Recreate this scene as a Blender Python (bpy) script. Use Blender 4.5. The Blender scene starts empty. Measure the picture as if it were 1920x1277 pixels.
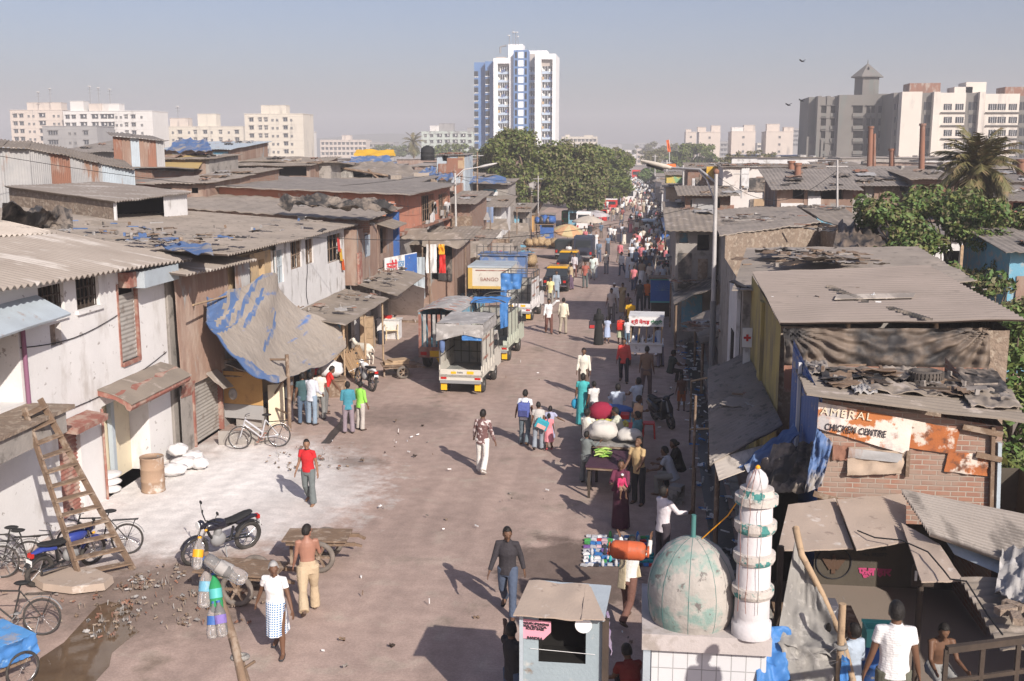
import bpy, bmesh, math, random
import numpy as np
from mathutils import Vector as V, Matrix, noise
R=math.radians; PI=math.pi
random.seed(7); rng=np.random.default_rng(7)
S=bpy.context.scene; COL=S.collection
# ---------- camera (1920x1277 pixel grid of the photograph, horizon at row 285, street vanishing at column 1200)
F=2000.;CX=960.;CY=638.5;HZ=285.;CH=8.3
PIT=math.atan((CY-HZ)/F); YAW=math.atan(240/F*math.cos(PIT))
cam=bpy.data.cameras.new('camera'); co=bpy.data.objects.new('camera',cam); COL.objects.link(co)
co.location=(0,0,CH); co.rotation_euler=(PI/2-PIT,0,YAW)
cam.sensor_width=36; cam.lens=36*F/1920; cam.clip_end=9000; cam.clip_start=.1
S.camera=co
# ---------- sky and sun
SUN_EL=31; SUN_AZ=146
W=bpy.data.worlds.new('World'); S.world=W; W.use_nodes=True
nt=W.node_tree; bg=nt.nodes['Background']; sky=nt.nodes.new('ShaderNodeTexSky')
sky.sky_type='NISHITA'; sky.sun_disc=False; sky.sun_elevation=R(SUN_EL); sky.sun_rotation=R(SUN_AZ)
sky.air_density=1.0; sky.dust_density=2.4; sky.ozone_density=3.2; sky.altitude=10
tm=nt.nodes.new('ShaderNodeVectorMath'); tm.operation='MULTIPLY'; tm.inputs[1].default_value=(.955,.87,.945); nt.links.new(sky.outputs[0],tm.inputs[0]); nt.links.new(tm.outputs[0],bg.inputs[0]); bg.inputs[1].default_value=.095
sl=bpy.data.lights.new('sun','SUN'); sl.energy=5; sl.angle=R(.53); sl.color=(1,.925,.845)
so=bpy.data.objects.new('sun',sl); COL.objects.link(so)
e,a=R(SUN_EL),R(SUN_AZ)
SD=V((math.sin(a)*math.cos(e),math.cos(a)*math.cos(e),math.sin(e)))
so.rotation_euler=SD.to_track_quat('Z','Y').to_euler(); so.location=(20,-30,40)
S.view_settings.view_transform='Standard'; S.view_settings.look='None'
S.view_settings.exposure=.35; S.view_settings.gamma=1
S.render.engine='CYCLES'
cy=S.cycles; cy.use_denoising=True; cy.max_bounces=5; cy.diffuse_bounces=3; cy.glossy_bounces=2; cy.transmission_bounces=4; cy.transparent_max_bounces=6; cy.volume_bounces=0
cy.caustics_reflective=False; cy.caustics_refractive=False
try: cy.use_light_tree=False
except Exception: pass
# ---------- pixel -> world helpers
_fw=V((-math.sin(YAW)*math.cos(PIT),math.cos(YAW)*math.cos(PIT),-math.sin(PIT))); _rt=V((math.cos(YAW),math.sin(YAW),0)); _up=_rt.cross(_fw)
CAMP=V((0,0,CH))
def ray(u,v): return _fw*F+_rt*(u-CX)-_up*(v-CY)
def PZ(u,v,z=0.): d=ray(u,v); return CAMP+d*((z-CH)/d.z)
def PX(u,v,X): d=ray(u,v); return CAMP+d*(X/d.x)
def PY(u,v,Y): d=ray(u,v); return CAMP+d*(Y/d.y)
def G(u,v): p=PZ(u,v,0); return V((p.x,p.y,0))
# ---------- mesh builder
def mixv(a,b,t): return V(a)*(1-t)+V(b)*t
def nz(x,y=0,z=0): return noise.noise(V((x,y,z)))
class MB:
    def __init__(s): s.v=[];s.f=[];s.m=[];s.s=[]
    def raw(s,vs,fs,mi=0,sm=False):
        o=len(s.v); s.v+=[tuple(p) for p in vs]
        for f in fs: s.f.append(tuple(i+o for i in f)); s.m.append(mi); s.s.append(sm)
        return s
    def face(s,pts,mi=0): return s.raw(pts,[tuple(range(len(pts)))],mi)
    def box(s,a,b,mi=0):
        x0,y0,z0=[min(p,q) for p,q in zip(a,b)]; x1,y1,z1=[max(p,q) for p,q in zip(a,b)]
        return s.raw([(x0,y0,z0),(x1,y0,z0),(x1,y1,z0),(x0,y1,z0),(x0,y0,z1),(x1,y0,z1),(x1,y1,z1),(x0,y1,z1)],
          [(0,3,2,1),(4,5,6,7),(0,1,5,4),(1,2,6,5),(2,3,7,6),(3,0,4,7)],mi)
    def cb(s,c,d,mi=0,rot=None):
        c=V(c); d=V(d)/2
        vs=[V((x*d.x,y*d.y,z*d.z)) for z in(-1,1) for x,y in((-1,-1),(1,-1),(1,1),(-1,1))]
        if rot is not None:
            q=rot if not isinstance(rot,(int,float)) else Matrix.Rotation(rot,3,'Z'); vs=[q@p for p in vs]
        return s.raw([p+c for p in vs],[(0,3,2,1),(4,5,6,7),(0,1,5,4),(1,2,6,5),(2,3,7,6),(3,0,4,7)],mi)
    def beam(s,p,q,w=.05,h=None,mi=0):
        p,q=V(p),V(q); h=h or w; d=(q-p); L=d.length; m=d.to_track_quat('X','Z').to_matrix()
        return s.cb((p+q)/2,(L,w,h),mi,m)
    def tube(s,pts,r=.02,n=6,mi=0,cap=True,sx=1.,sy=1.,sm=True,up=None):
        pts=[V(p) for p in pts]; k=len(pts); rs=r if isinstance(r,(list,tuple)) else [r]*k
        rings=[];u=None
        for i,p in enumerate(pts):
            d=(pts[min(i+1,k-1)]-pts[max(i-1,0)])
            if d.length<1e-9: d=V((0,0,1))
            d.normalize()
            if u is None:
                u=V(up) if up else (V((1,0,0)) if abs(d.x)<.8 else V((0,1,0)))
            u=(u-d*u.dot(d)); 
            if u.length<1e-6: u=d.orthogonal()
            u.normalize(); w=d.cross(u)
            rr=rs[i] if isinstance(rs[i],(tuple,list)) else (rs[i]*sx,rs[i]*sy)
            rings.append([p+u*(math.cos(2*PI*j/n)*rr[0])+w*(math.sin(2*PI*j/n)*rr[1]) for j in range(n)])
        return s.loft(rings,mi,cap,sm)
    def loft(s,rings,mi=0,cap=True,sm=True):
        n=len(rings[0]); vs=[p for r in rings for p in r]; fs=[]
        for i in range(len(rings)-1):
            for j in range(n):
                a=i*n+j;b=i*n+(j+1)%n; fs.append((a,b,b+n,a+n))
        s.raw(vs,fs,mi,sm)
        if cap:
            s.raw(rings[0],[tuple(reversed(range(n)))],mi); s.raw(rings[-1],[tuple(range(n))],mi)
        return s
    def lathe(s,prof,n=16,c=(0,0,0),mi=0,sm=True,cap=True,fn=None):
        c=V(c); rings=[[c+V((math.cos(2*PI*j/n)*(r*(fn(j/n,z) if fn else 1)),math.sin(2*PI*j/n)*(r*(fn(j/n,z) if fn else 1)),z)) for j in range(n)] for r,z in prof]
        return s.loft(rings,mi,cap,sm)
    def disc(s,c,ax,r,t,n=16,mi=0,sm=False):
        c=V(c); ax=V(ax).normalized(); return s.tube([c-ax*t/2,c+ax*t/2],r,n,mi,True,sm=sm)
    def torus(s,c,ax,R_,r,n=20,k=6,mi=0):
        c=V(c); q=V(ax).normalized().to_track_quat('Z','Y').to_matrix(); vs=[];fs=[]
        for i in range(n):
            A=2*PI*i/n
            for j in range(k):
                B=2*PI*j/k; rr=R_+r*math.cos(B); vs.append(c+q@V((rr*math.cos(A),rr*math.sin(A),r*math.sin(B))))
                fs.append((i*k+j,((i+1)%n)*k+j,((i+1)%n)*k+(j+1)%k,i*k+(j+1)%k))
        return s.raw(vs,fs,mi,True)
    def ball(s,c,r,n=10,k=7,mi=0,fn=None):
        c=V(c); r=r if isinstance(r,(tuple,list)) else (r,r,r); vs=[];fs=[]
        for i in range(k+1):
            t=PI*i/k
            for j in range(n):
                p=2*PI*j/n; q=V((math.sin(t)*math.cos(p),math.sin(t)*math.sin(p),math.cos(t))); f=fn(q) if fn else 1
                vs.append(c+V((q.x*r[0]*f,q.y*r[1]*f,q.z*r[2]*f)))
        for i in range(k):
            for j in range(n):
                a=i*n+j;b=i*n+(j+1)%n; fs.append((a,a+n,b+n,b))
        return s.raw(vs,fs,mi,True)
    def sheet(s,A,B,C,D,nx=8,ny=8,fn=None,t=.015,mi=0,sm=True,mfn=None):
        A,B,C,D=V(A),V(B),V(C),V(D); N=((B-A).cross(D-A)).normalized()
        if N.length<.5: N=V((0,0,1))
        vs=[]
        for j in range(ny+1):
            for i in range(nx+1):
                u,w=i/nx,j/ny; p=mixv(mixv(A,B,u),mixv(D,C,u),w)
                if fn:
                    o=fn(u,w); p=p+(N*o if not isinstance(o,V) else o)
                vs.append(p)
        n=nx+1; fs=[(j*n+i,j*n+i+1,(j+1)*n+i+1,(j+1)*n+i) for j in range(ny) for i in range(nx)]
        if mfn: 
            o=len(s.v); s.v+=[tuple(p) for p in vs]
            for k,f in enumerate(fs): s.f.append(tuple(i+o for i in f)); s.m.append(mfn((k%nx+.5)/nx,(k//nx+.5)/ny)); s.s.append(sm)
        else: s.raw(vs,fs,mi,sm)
        if t:
            vb=[p-N*t for p in vs]; s.raw(vb,[tuple(reversed(f)) for f in fs],mi,sm)
            per=[i for i in range(nx)]+[nx+n*j for j in range(ny)]+[ny*n+nx-i for i in range(nx)]+[n*(ny-j) for j in range(ny)]
            m=len(per); s.raw([vs[i] for i in per]+[vb[i] for i in per],[(i,i+m,(i+1)%m+m,(i+1)%m) for i in range(m)],mi)
        return s
    def corr(s,A,B,C,D,pitch=.2,amp=.03,ny=3,t=.012,mi=0,seg=6,sag=.03,seed=0):
        L=(V(B)-V(A)).length; w=max(2,round(L/pitch)); nx=w*seg
        return s.sheet(A,B,C,D,nx,ny,lambda u,v: amp*math.cos(2*PI*w*u)+sag*nz(u*3+seed,v*3+seed*.7,seed),t,mi,True)
    def facade(s,P,dr,L,z0,z1,holes=(),dep=.25,mi=0,rmi=None,dark=1,zt=None):
        """wall sheet from P along unit dr (left to right as seen from outside) with holes (a0,a1,h0,h1) cut through it; reveals and dark backs behind them"""
        P=V((P[0],P[1],0)); dr=V((dr[0],dr[1],0)).normalized(); nrm=dr.cross(V((0,0,1))); rmi=mi if rmi is None else rmi
        us=sorted({0,L,*[min(max(h[i],0),L) for h in holes for i in(0,1)]}); zs=sorted({z0,z1,*[min(max(h[i],z0),z1) for h in holes for i in(2,3)]})
        q=lambda a,z,d=0: P+dr*a+V((0,0,z))-nrm*d
        for a,b in zip(us,us[1:]):
            for c,d in zip(zs,zs[1:]):
                ca,cz=(a+b)/2,(c+d)/2
                if not any(h[0]<ca<h[1] and h[2]<cz<h[3] for h in holes): s.face([q(a,c),q(b,c),q(b,d),q(a,d)],mi)
        for h in holes:
            a,b,c,d=max(h[0],0),min(h[1],L),max(h[2],z0),min(h[3],z1); de=h[4] if len(h)>4 else dep
            s.face([q(a,c),q(a,c,de),q(b,c,de),q(b,c)],rmi); s.face([q(a,d),q(b,d),q(b,d,de),q(a,d,de)],rmi)
            s.face([q(a,c),q(a,d),q(a,d,de),q(a,c,de)],rmi); s.face([q(b,c),q(b,c,de),q(b,d,de),q(b,d)],rmi)
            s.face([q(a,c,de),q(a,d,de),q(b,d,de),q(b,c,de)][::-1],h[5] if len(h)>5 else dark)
        return s
    def mesh(s,name,mats,uv=True,off=None):
        me=bpy.data.meshes.new(name)
        vs=s.v if off is None else [(x-off[0],y-off[1],z-off[2]) for x,y,z in s.v]
        me.from_pydata(vs,[],s.f)
        for m in (mats if isinstance(mats,(list,tuple)) else [mats]): me.materials.append(m)
        me.polygons.foreach_set('material_index',s.m); me.polygons.foreach_set('use_smooth',s.s)
        if uv:
            n=len(me.polygons); nr=np.empty(n*3); me.polygons.foreach_get('normal',nr); nr=np.abs(nr.reshape(n,3))
            nl=len(me.loops); vi=np.empty(nl,int); me.loops.foreach_get('vertex_index',vi); tot=np.empty(n,int); me.polygons.foreach_get('loop_total',tot)
            ax=np.argmax(nr*np.array([1,1,.9]),1); la=np.repeat(ax,tot); P=np.array(s.v)[vi]
            U=np.where(la==0,P[:,1],P[:,0]); Vv=np.where(la==2,P[:,1],P[:,2]); l=me.uv_layers.new(name='uv'); l.data.foreach_set('uv',np.stack([U,Vv],1).ravel())
        me.update(); return me
def mark(o,label=None,cat=None,group=None,kind=None):
    if label: o['label']=label
    if cat: o['category']=cat
    if group: o['group']=group
    if kind: o['kind']=kind
    return o
def T(name,label,cat,loc=(0,0,0),rz=0,group=None):
    o=bpy.data.objects.new(name,None); COL.objects.link(o); o.location=loc; o.rotation_euler=(0,0,rz); o.empty_display_size=.3
    return mark(o,label,cat,group)
def P(mb,name,mats,par=None,wld=False,label=None,loc=(0,0,0)):
    """part: mesh under par; wld = vertices are world coordinates (unrotated parents only)"""
    if isinstance(mb,MB): me=mb.mesh(name,mats,off=(tuple(WL(par)) if (wld and par) else None))
    else: me=mb
    o=bpy.data.objects.new(name,me); COL.objects.link(o)
    if par is not None: o.parent=par
    if not wld: o.location=loc
    if label: o['label']=label
    return o
def WL(o):
    p=V(o.location)
    while o.parent: o=o.parent; p=p+V(o.location)
    return p
def one(mb,name,mats,label,cat,loc=(0,0,0),rz=0,group=None,kind=None,wld=False):
    """single-mesh thing; wld: vertices given in world space, origin set at loc"""
    me=mb.mesh(name,mats,off=(loc if wld else None)); o=bpy.data.objects.new(name,me); COL.objects.link(o); o.location=loc; o.rotation_euler=(0,0,rz)
    return mark(o,label,cat,group,kind)
def copy_tree(o,par=None,mats=None):
    c=o.copy(); COL.objects.link(c)
    if par is not None: c.parent=par
    for ch in KIDS(o): copy_tree(ch,c)
    return c
def KIDS(o): return list(o.children)
# ---------- materials
MATS={}
def col(c): return (*c,1) if len(c)==3 else c
def mat(name,c1,c2=None,s=2.,c3=None,s3=5.,t3=(.52,.6),rough=.88,bump=.12,bs=25.,co='Object',st=(1,1,1),st3=None,spec=.25,metal=0.,rnd=0.,c4=None,s4=9.,t4=(.56,.6),det=6,bd=.02):
    if name in MATS: return MATS[name]
    m=bpy.data.materials.new(name); m.use_nodes=True; MATS[name]=m; n=m.node_tree.nodes; l=m.node_tree.links; b=n['Principled BSDF']
    b.inputs['Roughness'].default_value=rough; b.inputs['Specular IOR Level'].default_value=spec; b.inputs['Metallic'].default_value=metal
    tc=n.new('ShaderNodeTexCoord')
    def vec(stt):
        mp=n.new('ShaderNodeMapping'); l.new(tc.outputs[co],mp.inputs[0]); mp.inputs['Scale'].default_value=stt
        if rnd:
            oi=n.new('ShaderNodeObjectInfo'); mu=n.new('ShaderNodeMath'); mu.operation='MULTIPLY'; mu.inputs[1].default_value=57.; l.new(oi.outputs['Random'],mu.inputs[0]); l.new(mu.outputs[0],mp.inputs['Location'])
        return mp.outputs[0]
    v=vec(st)
    def nzt(sc,vv,d=det):
        t=n.new('ShaderNodeTexNoise'); t.inputs['Scale'].default_value=sc; t.inputs['Detail'].default_value=d; t.inputs['Roughness'].default_value=.62; l.new(vv,t.inputs['Vector']); return t.outputs[0]
    def rmp(x,a,bb):
        r=n.new('ShaderNodeMapRange'); r.inputs[1].default_value=a; r.inputs[2].default_value=bb; l.new(x,r.inputs[0]); return r.outputs[0]
    def mix(f,a,bb):
        x=n.new('ShaderNodeMix'); x.data_type='RGBA'
        for sck,val in((0,f),(6,a),(7,bb)):
            if isinstance(val,(tuple,list)): x.inputs[sck].default_value=col(val)
            elif isinstance(val,(int,float)): x.inputs[sck].default_value=val
            else: l.new(val,x.inputs[sck])
        return x.outputs[2]
    c=None
    if c2 is not None: c=mix(rmp(nzt(s,v),.33,.67),c1,c2)
    if c3 is not None: c=mix(rmp(nzt(s3,vec(st3 or st)),*t3),c if c is not None else c1,c3)
    if c4 is not None: c=mix(rmp(nzt(s4,v),*t4),c if c is not None else c1,c4)
    if rnd:
        oi=n.new('ShaderNodeObjectInfo'); h=n.new('ShaderNodeHueSaturation'); l.new(rmp(oi.outputs['Random'],0,1),h.inputs['Value']); h.inputs['Value'].links[0].from_node.inputs[3].default_value=1-rnd; h.inputs['Value'].links[0].from_node.inputs[4].default_value=1+rnd
        if c is None: h.inputs['Color'].default_value=col(c1)
        else: l.new(c,h.inputs['Color'])
        c=h.outputs[0]
    if c is None: b.inputs['Base Color'].default_value=col(c1)
    else: l.new(c,b.inputs['Base Color'])
    if bump:
        bp=n.new('ShaderNodeBump'); bp.inputs['Strength'].default_value=min(1,bump*3); bp.inputs['Distance'].default_value=bd; l.new(nzt(bs,v,4),bp.inputs['Height']); l.new(bp.outputs[0],b.inputs['Normal'])
    return m
def brickmat(name,c1,c2,mortar,c3=None,t3=(.5,.62),sc=1.):
    if name in MATS: return MATS[name]
    m=mat(name,c1); n=m.node_tree.nodes; l=m.node_tree.links; b=n['Principled BSDF']
    for x in [x for x in n if x.type in('BUMP','TEX_NOISE')]: n.remove(x)
    tc=n.new('ShaderNodeTexCoord'); t=n.new('ShaderNodeTexBrick'); l.new(tc.outputs['UV'],t.inputs['Vector'])
    t.inputs['Color1'].default_value=col(c1); t.inputs['Color2'].default_value=col(c2); t.inputs['Mortar'].default_value=col(mortar)
    t.inputs['Scale'].default_value=1; t.inputs['Mortar Size'].default_value=.012*sc; t.inputs['Brick Width'].default_value=.25*sc; t.inputs['Row Height'].default_value=.09*sc; t.inputs['Bias'].default_value=-.2; t.inputs['Mortar Smooth'].default_value=.3
    nn=n.new('ShaderNodeTexNoise'); nn.inputs['Scale'].default_value=2.2; nn.inputs['Detail'].default_value=8; l.new(tc.outputs['UV'],nn.inputs['Vector'])
    r=n.new('ShaderNodeMapRange'); r.inputs[1].default_value=t3[0]; r.inputs[2].default_value=t3[1]; l.new(nn.outputs[0],r.inputs[0])
    x=n.new('ShaderNodeMix'); x.data_type='RGBA'; l.new(t.outputs['Color'],x.inputs[6]); x.inputs[7].default_value=col(c3 or mortar)
    mu=n.new('ShaderNodeMath'); mu.operation='MULTIPLY'; mu.inputs[1].default_value=.75; l.new(r.outputs[0],mu.inputs[0]); l.new(mu.outputs[0],x.inputs[0]); l.new(x.outputs[2],b.inputs['Base Color'])
    bp=n.new('ShaderNodeBump'); bp.inputs['Strength'].default_value=.7; bp.inputs['Distance'].default_value=.015; bp.invert=True; l.new(t.outputs['Fac'],bp.inputs['Height']); l.new(bp.outputs[0],b.inputs['Normal'])
    b.inputs['Roughness'].default_value=.92
    return m
def wavebump(m,pitch,axis='X',strength=.6,dist=.03,co='UV'):
    """corrugation ridges as relief for sheets too far away to need modelled waves"""
    n=m.node_tree.nodes; l=m.node_tree.links; b=n['Principled BSDF']; tc=n.new('ShaderNodeTexCoord'); w=n.new('ShaderNodeTexWave'); w.wave_type='BANDS'; w.bands_direction=axis; w.wave_profile='SIN'; w.inputs['Scale'].default_value=.314/pitch; w.inputs['Distortion'].default_value=0
    l.new(tc.outputs[co],w.inputs['Vector']); bp=n.new('ShaderNodeBump'); bp.inputs['Strength'].default_value=strength; bp.inputs['Distance'].default_value=dist; l.new(w.outputs[1],bp.inputs['Height'])
    old=b.inputs['Normal'].links
    if old: l.new(old[0].from_socket,bp.inputs['Normal'])
    l.new(bp.outputs[0],b.inputs['Normal']); return m
def flat(name,c,rough=.6,**k): return mat(name,c,rough=rough,bump=k.pop('bump',0),**k)
DUST=(.30,.255,.21)
M=dict(
 roof=mat('roof_dusty',(.335,.285,.24),(.25,.215,.18),.8,c3=(.19,.165,.14),s3=3,t3=(.56,.66),st=(1,1,1),bump=.1),
 roof2=mat('roof_brown',(.28,.235,.19),(.20,.17,.14),.7,c3=(.36,.31,.27),s3=2.2,t3=(.55,.66),bump=.1),
 roof3=mat('roof_grey',(.285,.25,.22),(.20,.178,.158),.9,c3=(.15,.135,.12),s3=4,t3=(.55,.64),bump=.1),
 roofpale=mat('roof_pale',(.52,.46,.395),(.42,.365,.31),.5,c3=(.28,.245,.21),s3=1.1,t3=(.5,.56),st3=(1,.22,1),bump=.08),
 roofmid=mat('roof_mid',(.335,.29,.25),(.275,.235,.20),.7,c3=(.45,.41,.37),s3=1.4,t3=(.54,.62),st3=(.25,1,1),bump=.08),
 white=mat('limewash',(.70,.685,.67),(.63,.615,.60),.9,c3=(.48,.45,.42),s3=1.1,t3=(.56,.70),st3=(1,1,.45),c4=(.34,.31,.29),s4=4,t4=(.63,.67),bump=.12,bs=12),
 whitedirt=mat('limewash_stained',(.64,.63,.62),(.55,.54,.53),1.2,c3=(.33,.31,.29),s3=1.5,t3=(.55,.66),bump=.12,bs=12,st3=(1,1.4,.6)),
 cream=mat('cream_paint',(.70,.62,.45),(.62,.54,.40),1.5,c3=(.45,.38,.28),s3=2,t3=(.6,.7)),
 tan=mat('tan_plaster',(.52,.38,.22),(.45,.33,.20),1.2,c3=(.30,.24,.18),s3=2.4,t3=(.56,.66)),
 pink=mat('salmon_plaster',(.50,.215,.14),(.42,.18,.12),1.,c3=(.29,.17,.13),s3=1.3,t3=(.52,.66),c4=(.48,.33,.26),s4=3,t4=(.6,.68)),
 plaster=mat('grey_plaster',(.34,.31,.28),(.25,.23,.21),1.4,c3=(.17,.155,.14),s3=2.2,t3=(.55,.65),bump=.25,bs=9),
 concrete=mat('concrete',(.36,.34,.31),(.28,.265,.245),.6,c3=(.19,.18,.17),s3=.8,t3=(.54,.66),st3=(1,1,.25),bump=.1),
 concpale=mat('concrete_pale',(.60,.55,.50),(.52,.47,.42),.25,c3=(.33,.31,.29),s3=.3,t3=(.54,.68),st3=(1,1,.2),bump=.05),
 brick=brickmat('brick_red',(.31,.165,.115),(.25,.14,.105),(.37,.31,.255),(.30,.235,.19),(.40,.58)),
 brickd=brickmat('brick_dusty',(.26,.14,.10),(.21,.12,.09),(.25,.21,.17),(.24,.19,.155)),
 mud=mat('rough_render',(.27,.205,.155),(.20,.155,.12),2,c3=(.34,.28,.22),s3=6,t3=(.52,.6),bump=.6,bs=8,bd=.05),
 rust=mat('rusted_sheet',(.27,.13,.085),(.20,.11,.08),1.5,c3=(.33,.27,.23),s3=1.4,t3=(.52,.62),st=(1,1,.35),rough=.8),
 rustbright=mat('rust_orange',(.42,.14,.045),(.30,.10,.04),3,c3=(.60,.52,.44),s3=2.3,t3=(.52,.58),c4=(.16,.07,.04),s4=6,t4=(.55,.66),rough=.8),
 signrust=mat('rusting_sign_paint',(.72,.64,.56),(.66,.57,.50),2,c3=(.42,.15,.05),s3=1.9,t3=(.50,.55),c4=(.40,.38,.37),s4=1.1,t4=(.56,.63),rough=.7),
 tin=mat('weathered_tin',(.38,.37,.36),(.30,.30,.30),1.2,c3=(.27,.16,.11),s3=1.2,t3=(.55,.64),st3=(1,1,.3),rough=.65),
 tinblue=mat('tin_bluegrey',(.42,.48,.52),(.34,.38,.41),1.2,c3=(.30,.20,.15),s3=1.6,t3=(.6,.68),st3=(1,1,.3),rough=.6),
 brownsheet=mat('brown_corrugated',(.275,.18,.135),(.21,.14,.11),1.3,c3=(.31,.235,.19),s3=1.5,t3=(.48,.62),st=(1,1,.3),c4=(.25,.255,.25),s4=1.1,t4=(.6,.66)),
 shutter=mat('shutter_steel',(.36,.34,.31),(.28,.26,.235),1.5,c3=(.22,.19,.165),s3=3,t3=(.55,.66),rough=.6),
 redpaint=mat('oxide_red_paint',(.30,.125,.095),(.24,.105,.08),2,c3=(.36,.26,.21),s3=3,t3=(.47,.60)),
 wood=mat('old_wood',(.22,.15,.10),(.15,.105,.075),3,c3=(.30,.235,.18),s3=5,t3=(.52,.62),st=(1,1,1),bump=.2,bs=18),
 woodpale=mat('bare_wood',(.42,.30,.19),(.33,.235,.15),3,c3=(.25,.18,.12),s3=6,t3=(.56,.65),bump=.2),
 ply=mat('plywood_orange',(.52,.31,.12),(.45,.265,.10),1.5,c3=(.36,.21,.09),s3=3,t3=(.58,.68)),
 dark=flat('dark_interior',(.012,.011,.010),.95),  # near-black colour stands in for the shade inside openings
 darkwood=mat('dark_wood',(.075,.055,.042),(.05,.038,.03),3,rough=.8),
 tarpblue=mat('blue_tarpaulin',(.10,.17,.33),(.08,.135,.27),1.3,c3=(.30,.275,.25),s3=1.5,t3=(.50,.62),rough=.55,bump=.15,bs=6),
 tarpdust=mat('dusty_tarpaulin',(.325,.285,.245),(.29,.25,.21),1.2,c3=(.10,.18,.38),s3=1.5,t3=(.60,.70),st3=(1.6,.28,2.0),rough=.8,bump=.33,bs=2.2,bd=.09),
 tarpblack=mat('black_tarpaulin',(.055,.052,.05),(.035,.033,.032),1.5,c3=(.24,.20,.165),s3=1.6,t3=(.46,.6),rough=.6,bump=.15,bs=7),
 tarpgrey=mat('grey_tarpaulin',(.36,.345,.33),(.28,.265,.25),1.6,c3=(.45,.43,.41),s3=3,t3=(.54,.62),rough=.75),
 sack=mat('sacking',(.30,.285,.26),(.22,.21,.195),2,c3=(.38,.36,.33),s3=5,t3=(.54,.62),bump=.25,bs=60),
 yellow=mat('mustard_wall',(.39,.31,.11),(.32,.26,.10),1.2,c3=(.22,.185,.11),s3=1.6,t3=(.47,.62),st3=(1,1,.4)),
 teal=flat('teal_paint',(.09,.40,.38),.5), blue=mat('blue_paint',(.05,.13,.36),(.04,.10,.29),2,c3=(.3,.28,.26),s3=4,t3=(.6,.66),rough=.5),
 skyblue=mat('sky_blue_paint',(.16,.38,.50),(.14,.32,.43),2,c3=(.38,.36,.33),s3=3,t3=(.50,.64),rough=.5),
 steel=mat('galvanised_pole',(.50,.48,.46),(.40,.385,.37),2,rough=.5,metal=.2),
 black=flat('black_rubber',(.02,.02,.021),.75), chrome=flat('chrome',(.6,.6,.6),.22,metal=1.), grey=flat('grey_metal',(.25,.25,.25),.5),
 glass=flat('dark_glass',(.03,.035,.04),.1,spec=.5), card=mat('cardboard',(.42,.30,.19),(.36,.255,.16),3,c3=(.30,.21,.13),s3=5,t3=(.56,.64)),
 cardedge=mat('cardboard_edges',(.45,.30,.17),(.30,.19,.11),6,st=(14,14,.6)),
 paper=flat('white_plastic',(.75,.75,.74),.6), powder=mat('white_sacking',(.70,.68,.67),(.60,.58,.57),4,bump=.2,bs=10), red=flat('red_paint',(.52,.03,.025),.45),
 green=flat('green_paint',(.03,.20,.09),.5), amber=flat('amber',(.75,.33,.02),.4), bark=mat('bark',(.17,.125,.09),(.12,.09,.065),4,bump=.4,bs=15),
 orange=mat('orange_cylinder',(.55,.12,.045),(.46,.10,.04),3,c3=(.32,.12,.07),s3=5,t3=(.58,.66),rough=.5),
)
def leafmat(name,a,b,c):
    m=mat(name,a,b,.35,c3=c,s3=2.2,t3=(.48,.6),rough=.6,bump=0,spec=.3); return m
LEAF=leafmat('leaf_green',(.065,.10,.02),(.10,.13,.03),(.155,.16,.045)); LEAF2=leafmat('leaf_dry',(.14,.13,.06),(.105,.115,.045),(.19,.155,.085)); LEAF3=leafmat('leaf_fresh',(.085,.15,.035),(.06,.11,.03),(.17,.21,.07)); LEAFP=leafmat('palm_leaf',(.15,.135,.055),(.11,.11,.045),(.21,.155,.08))
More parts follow.
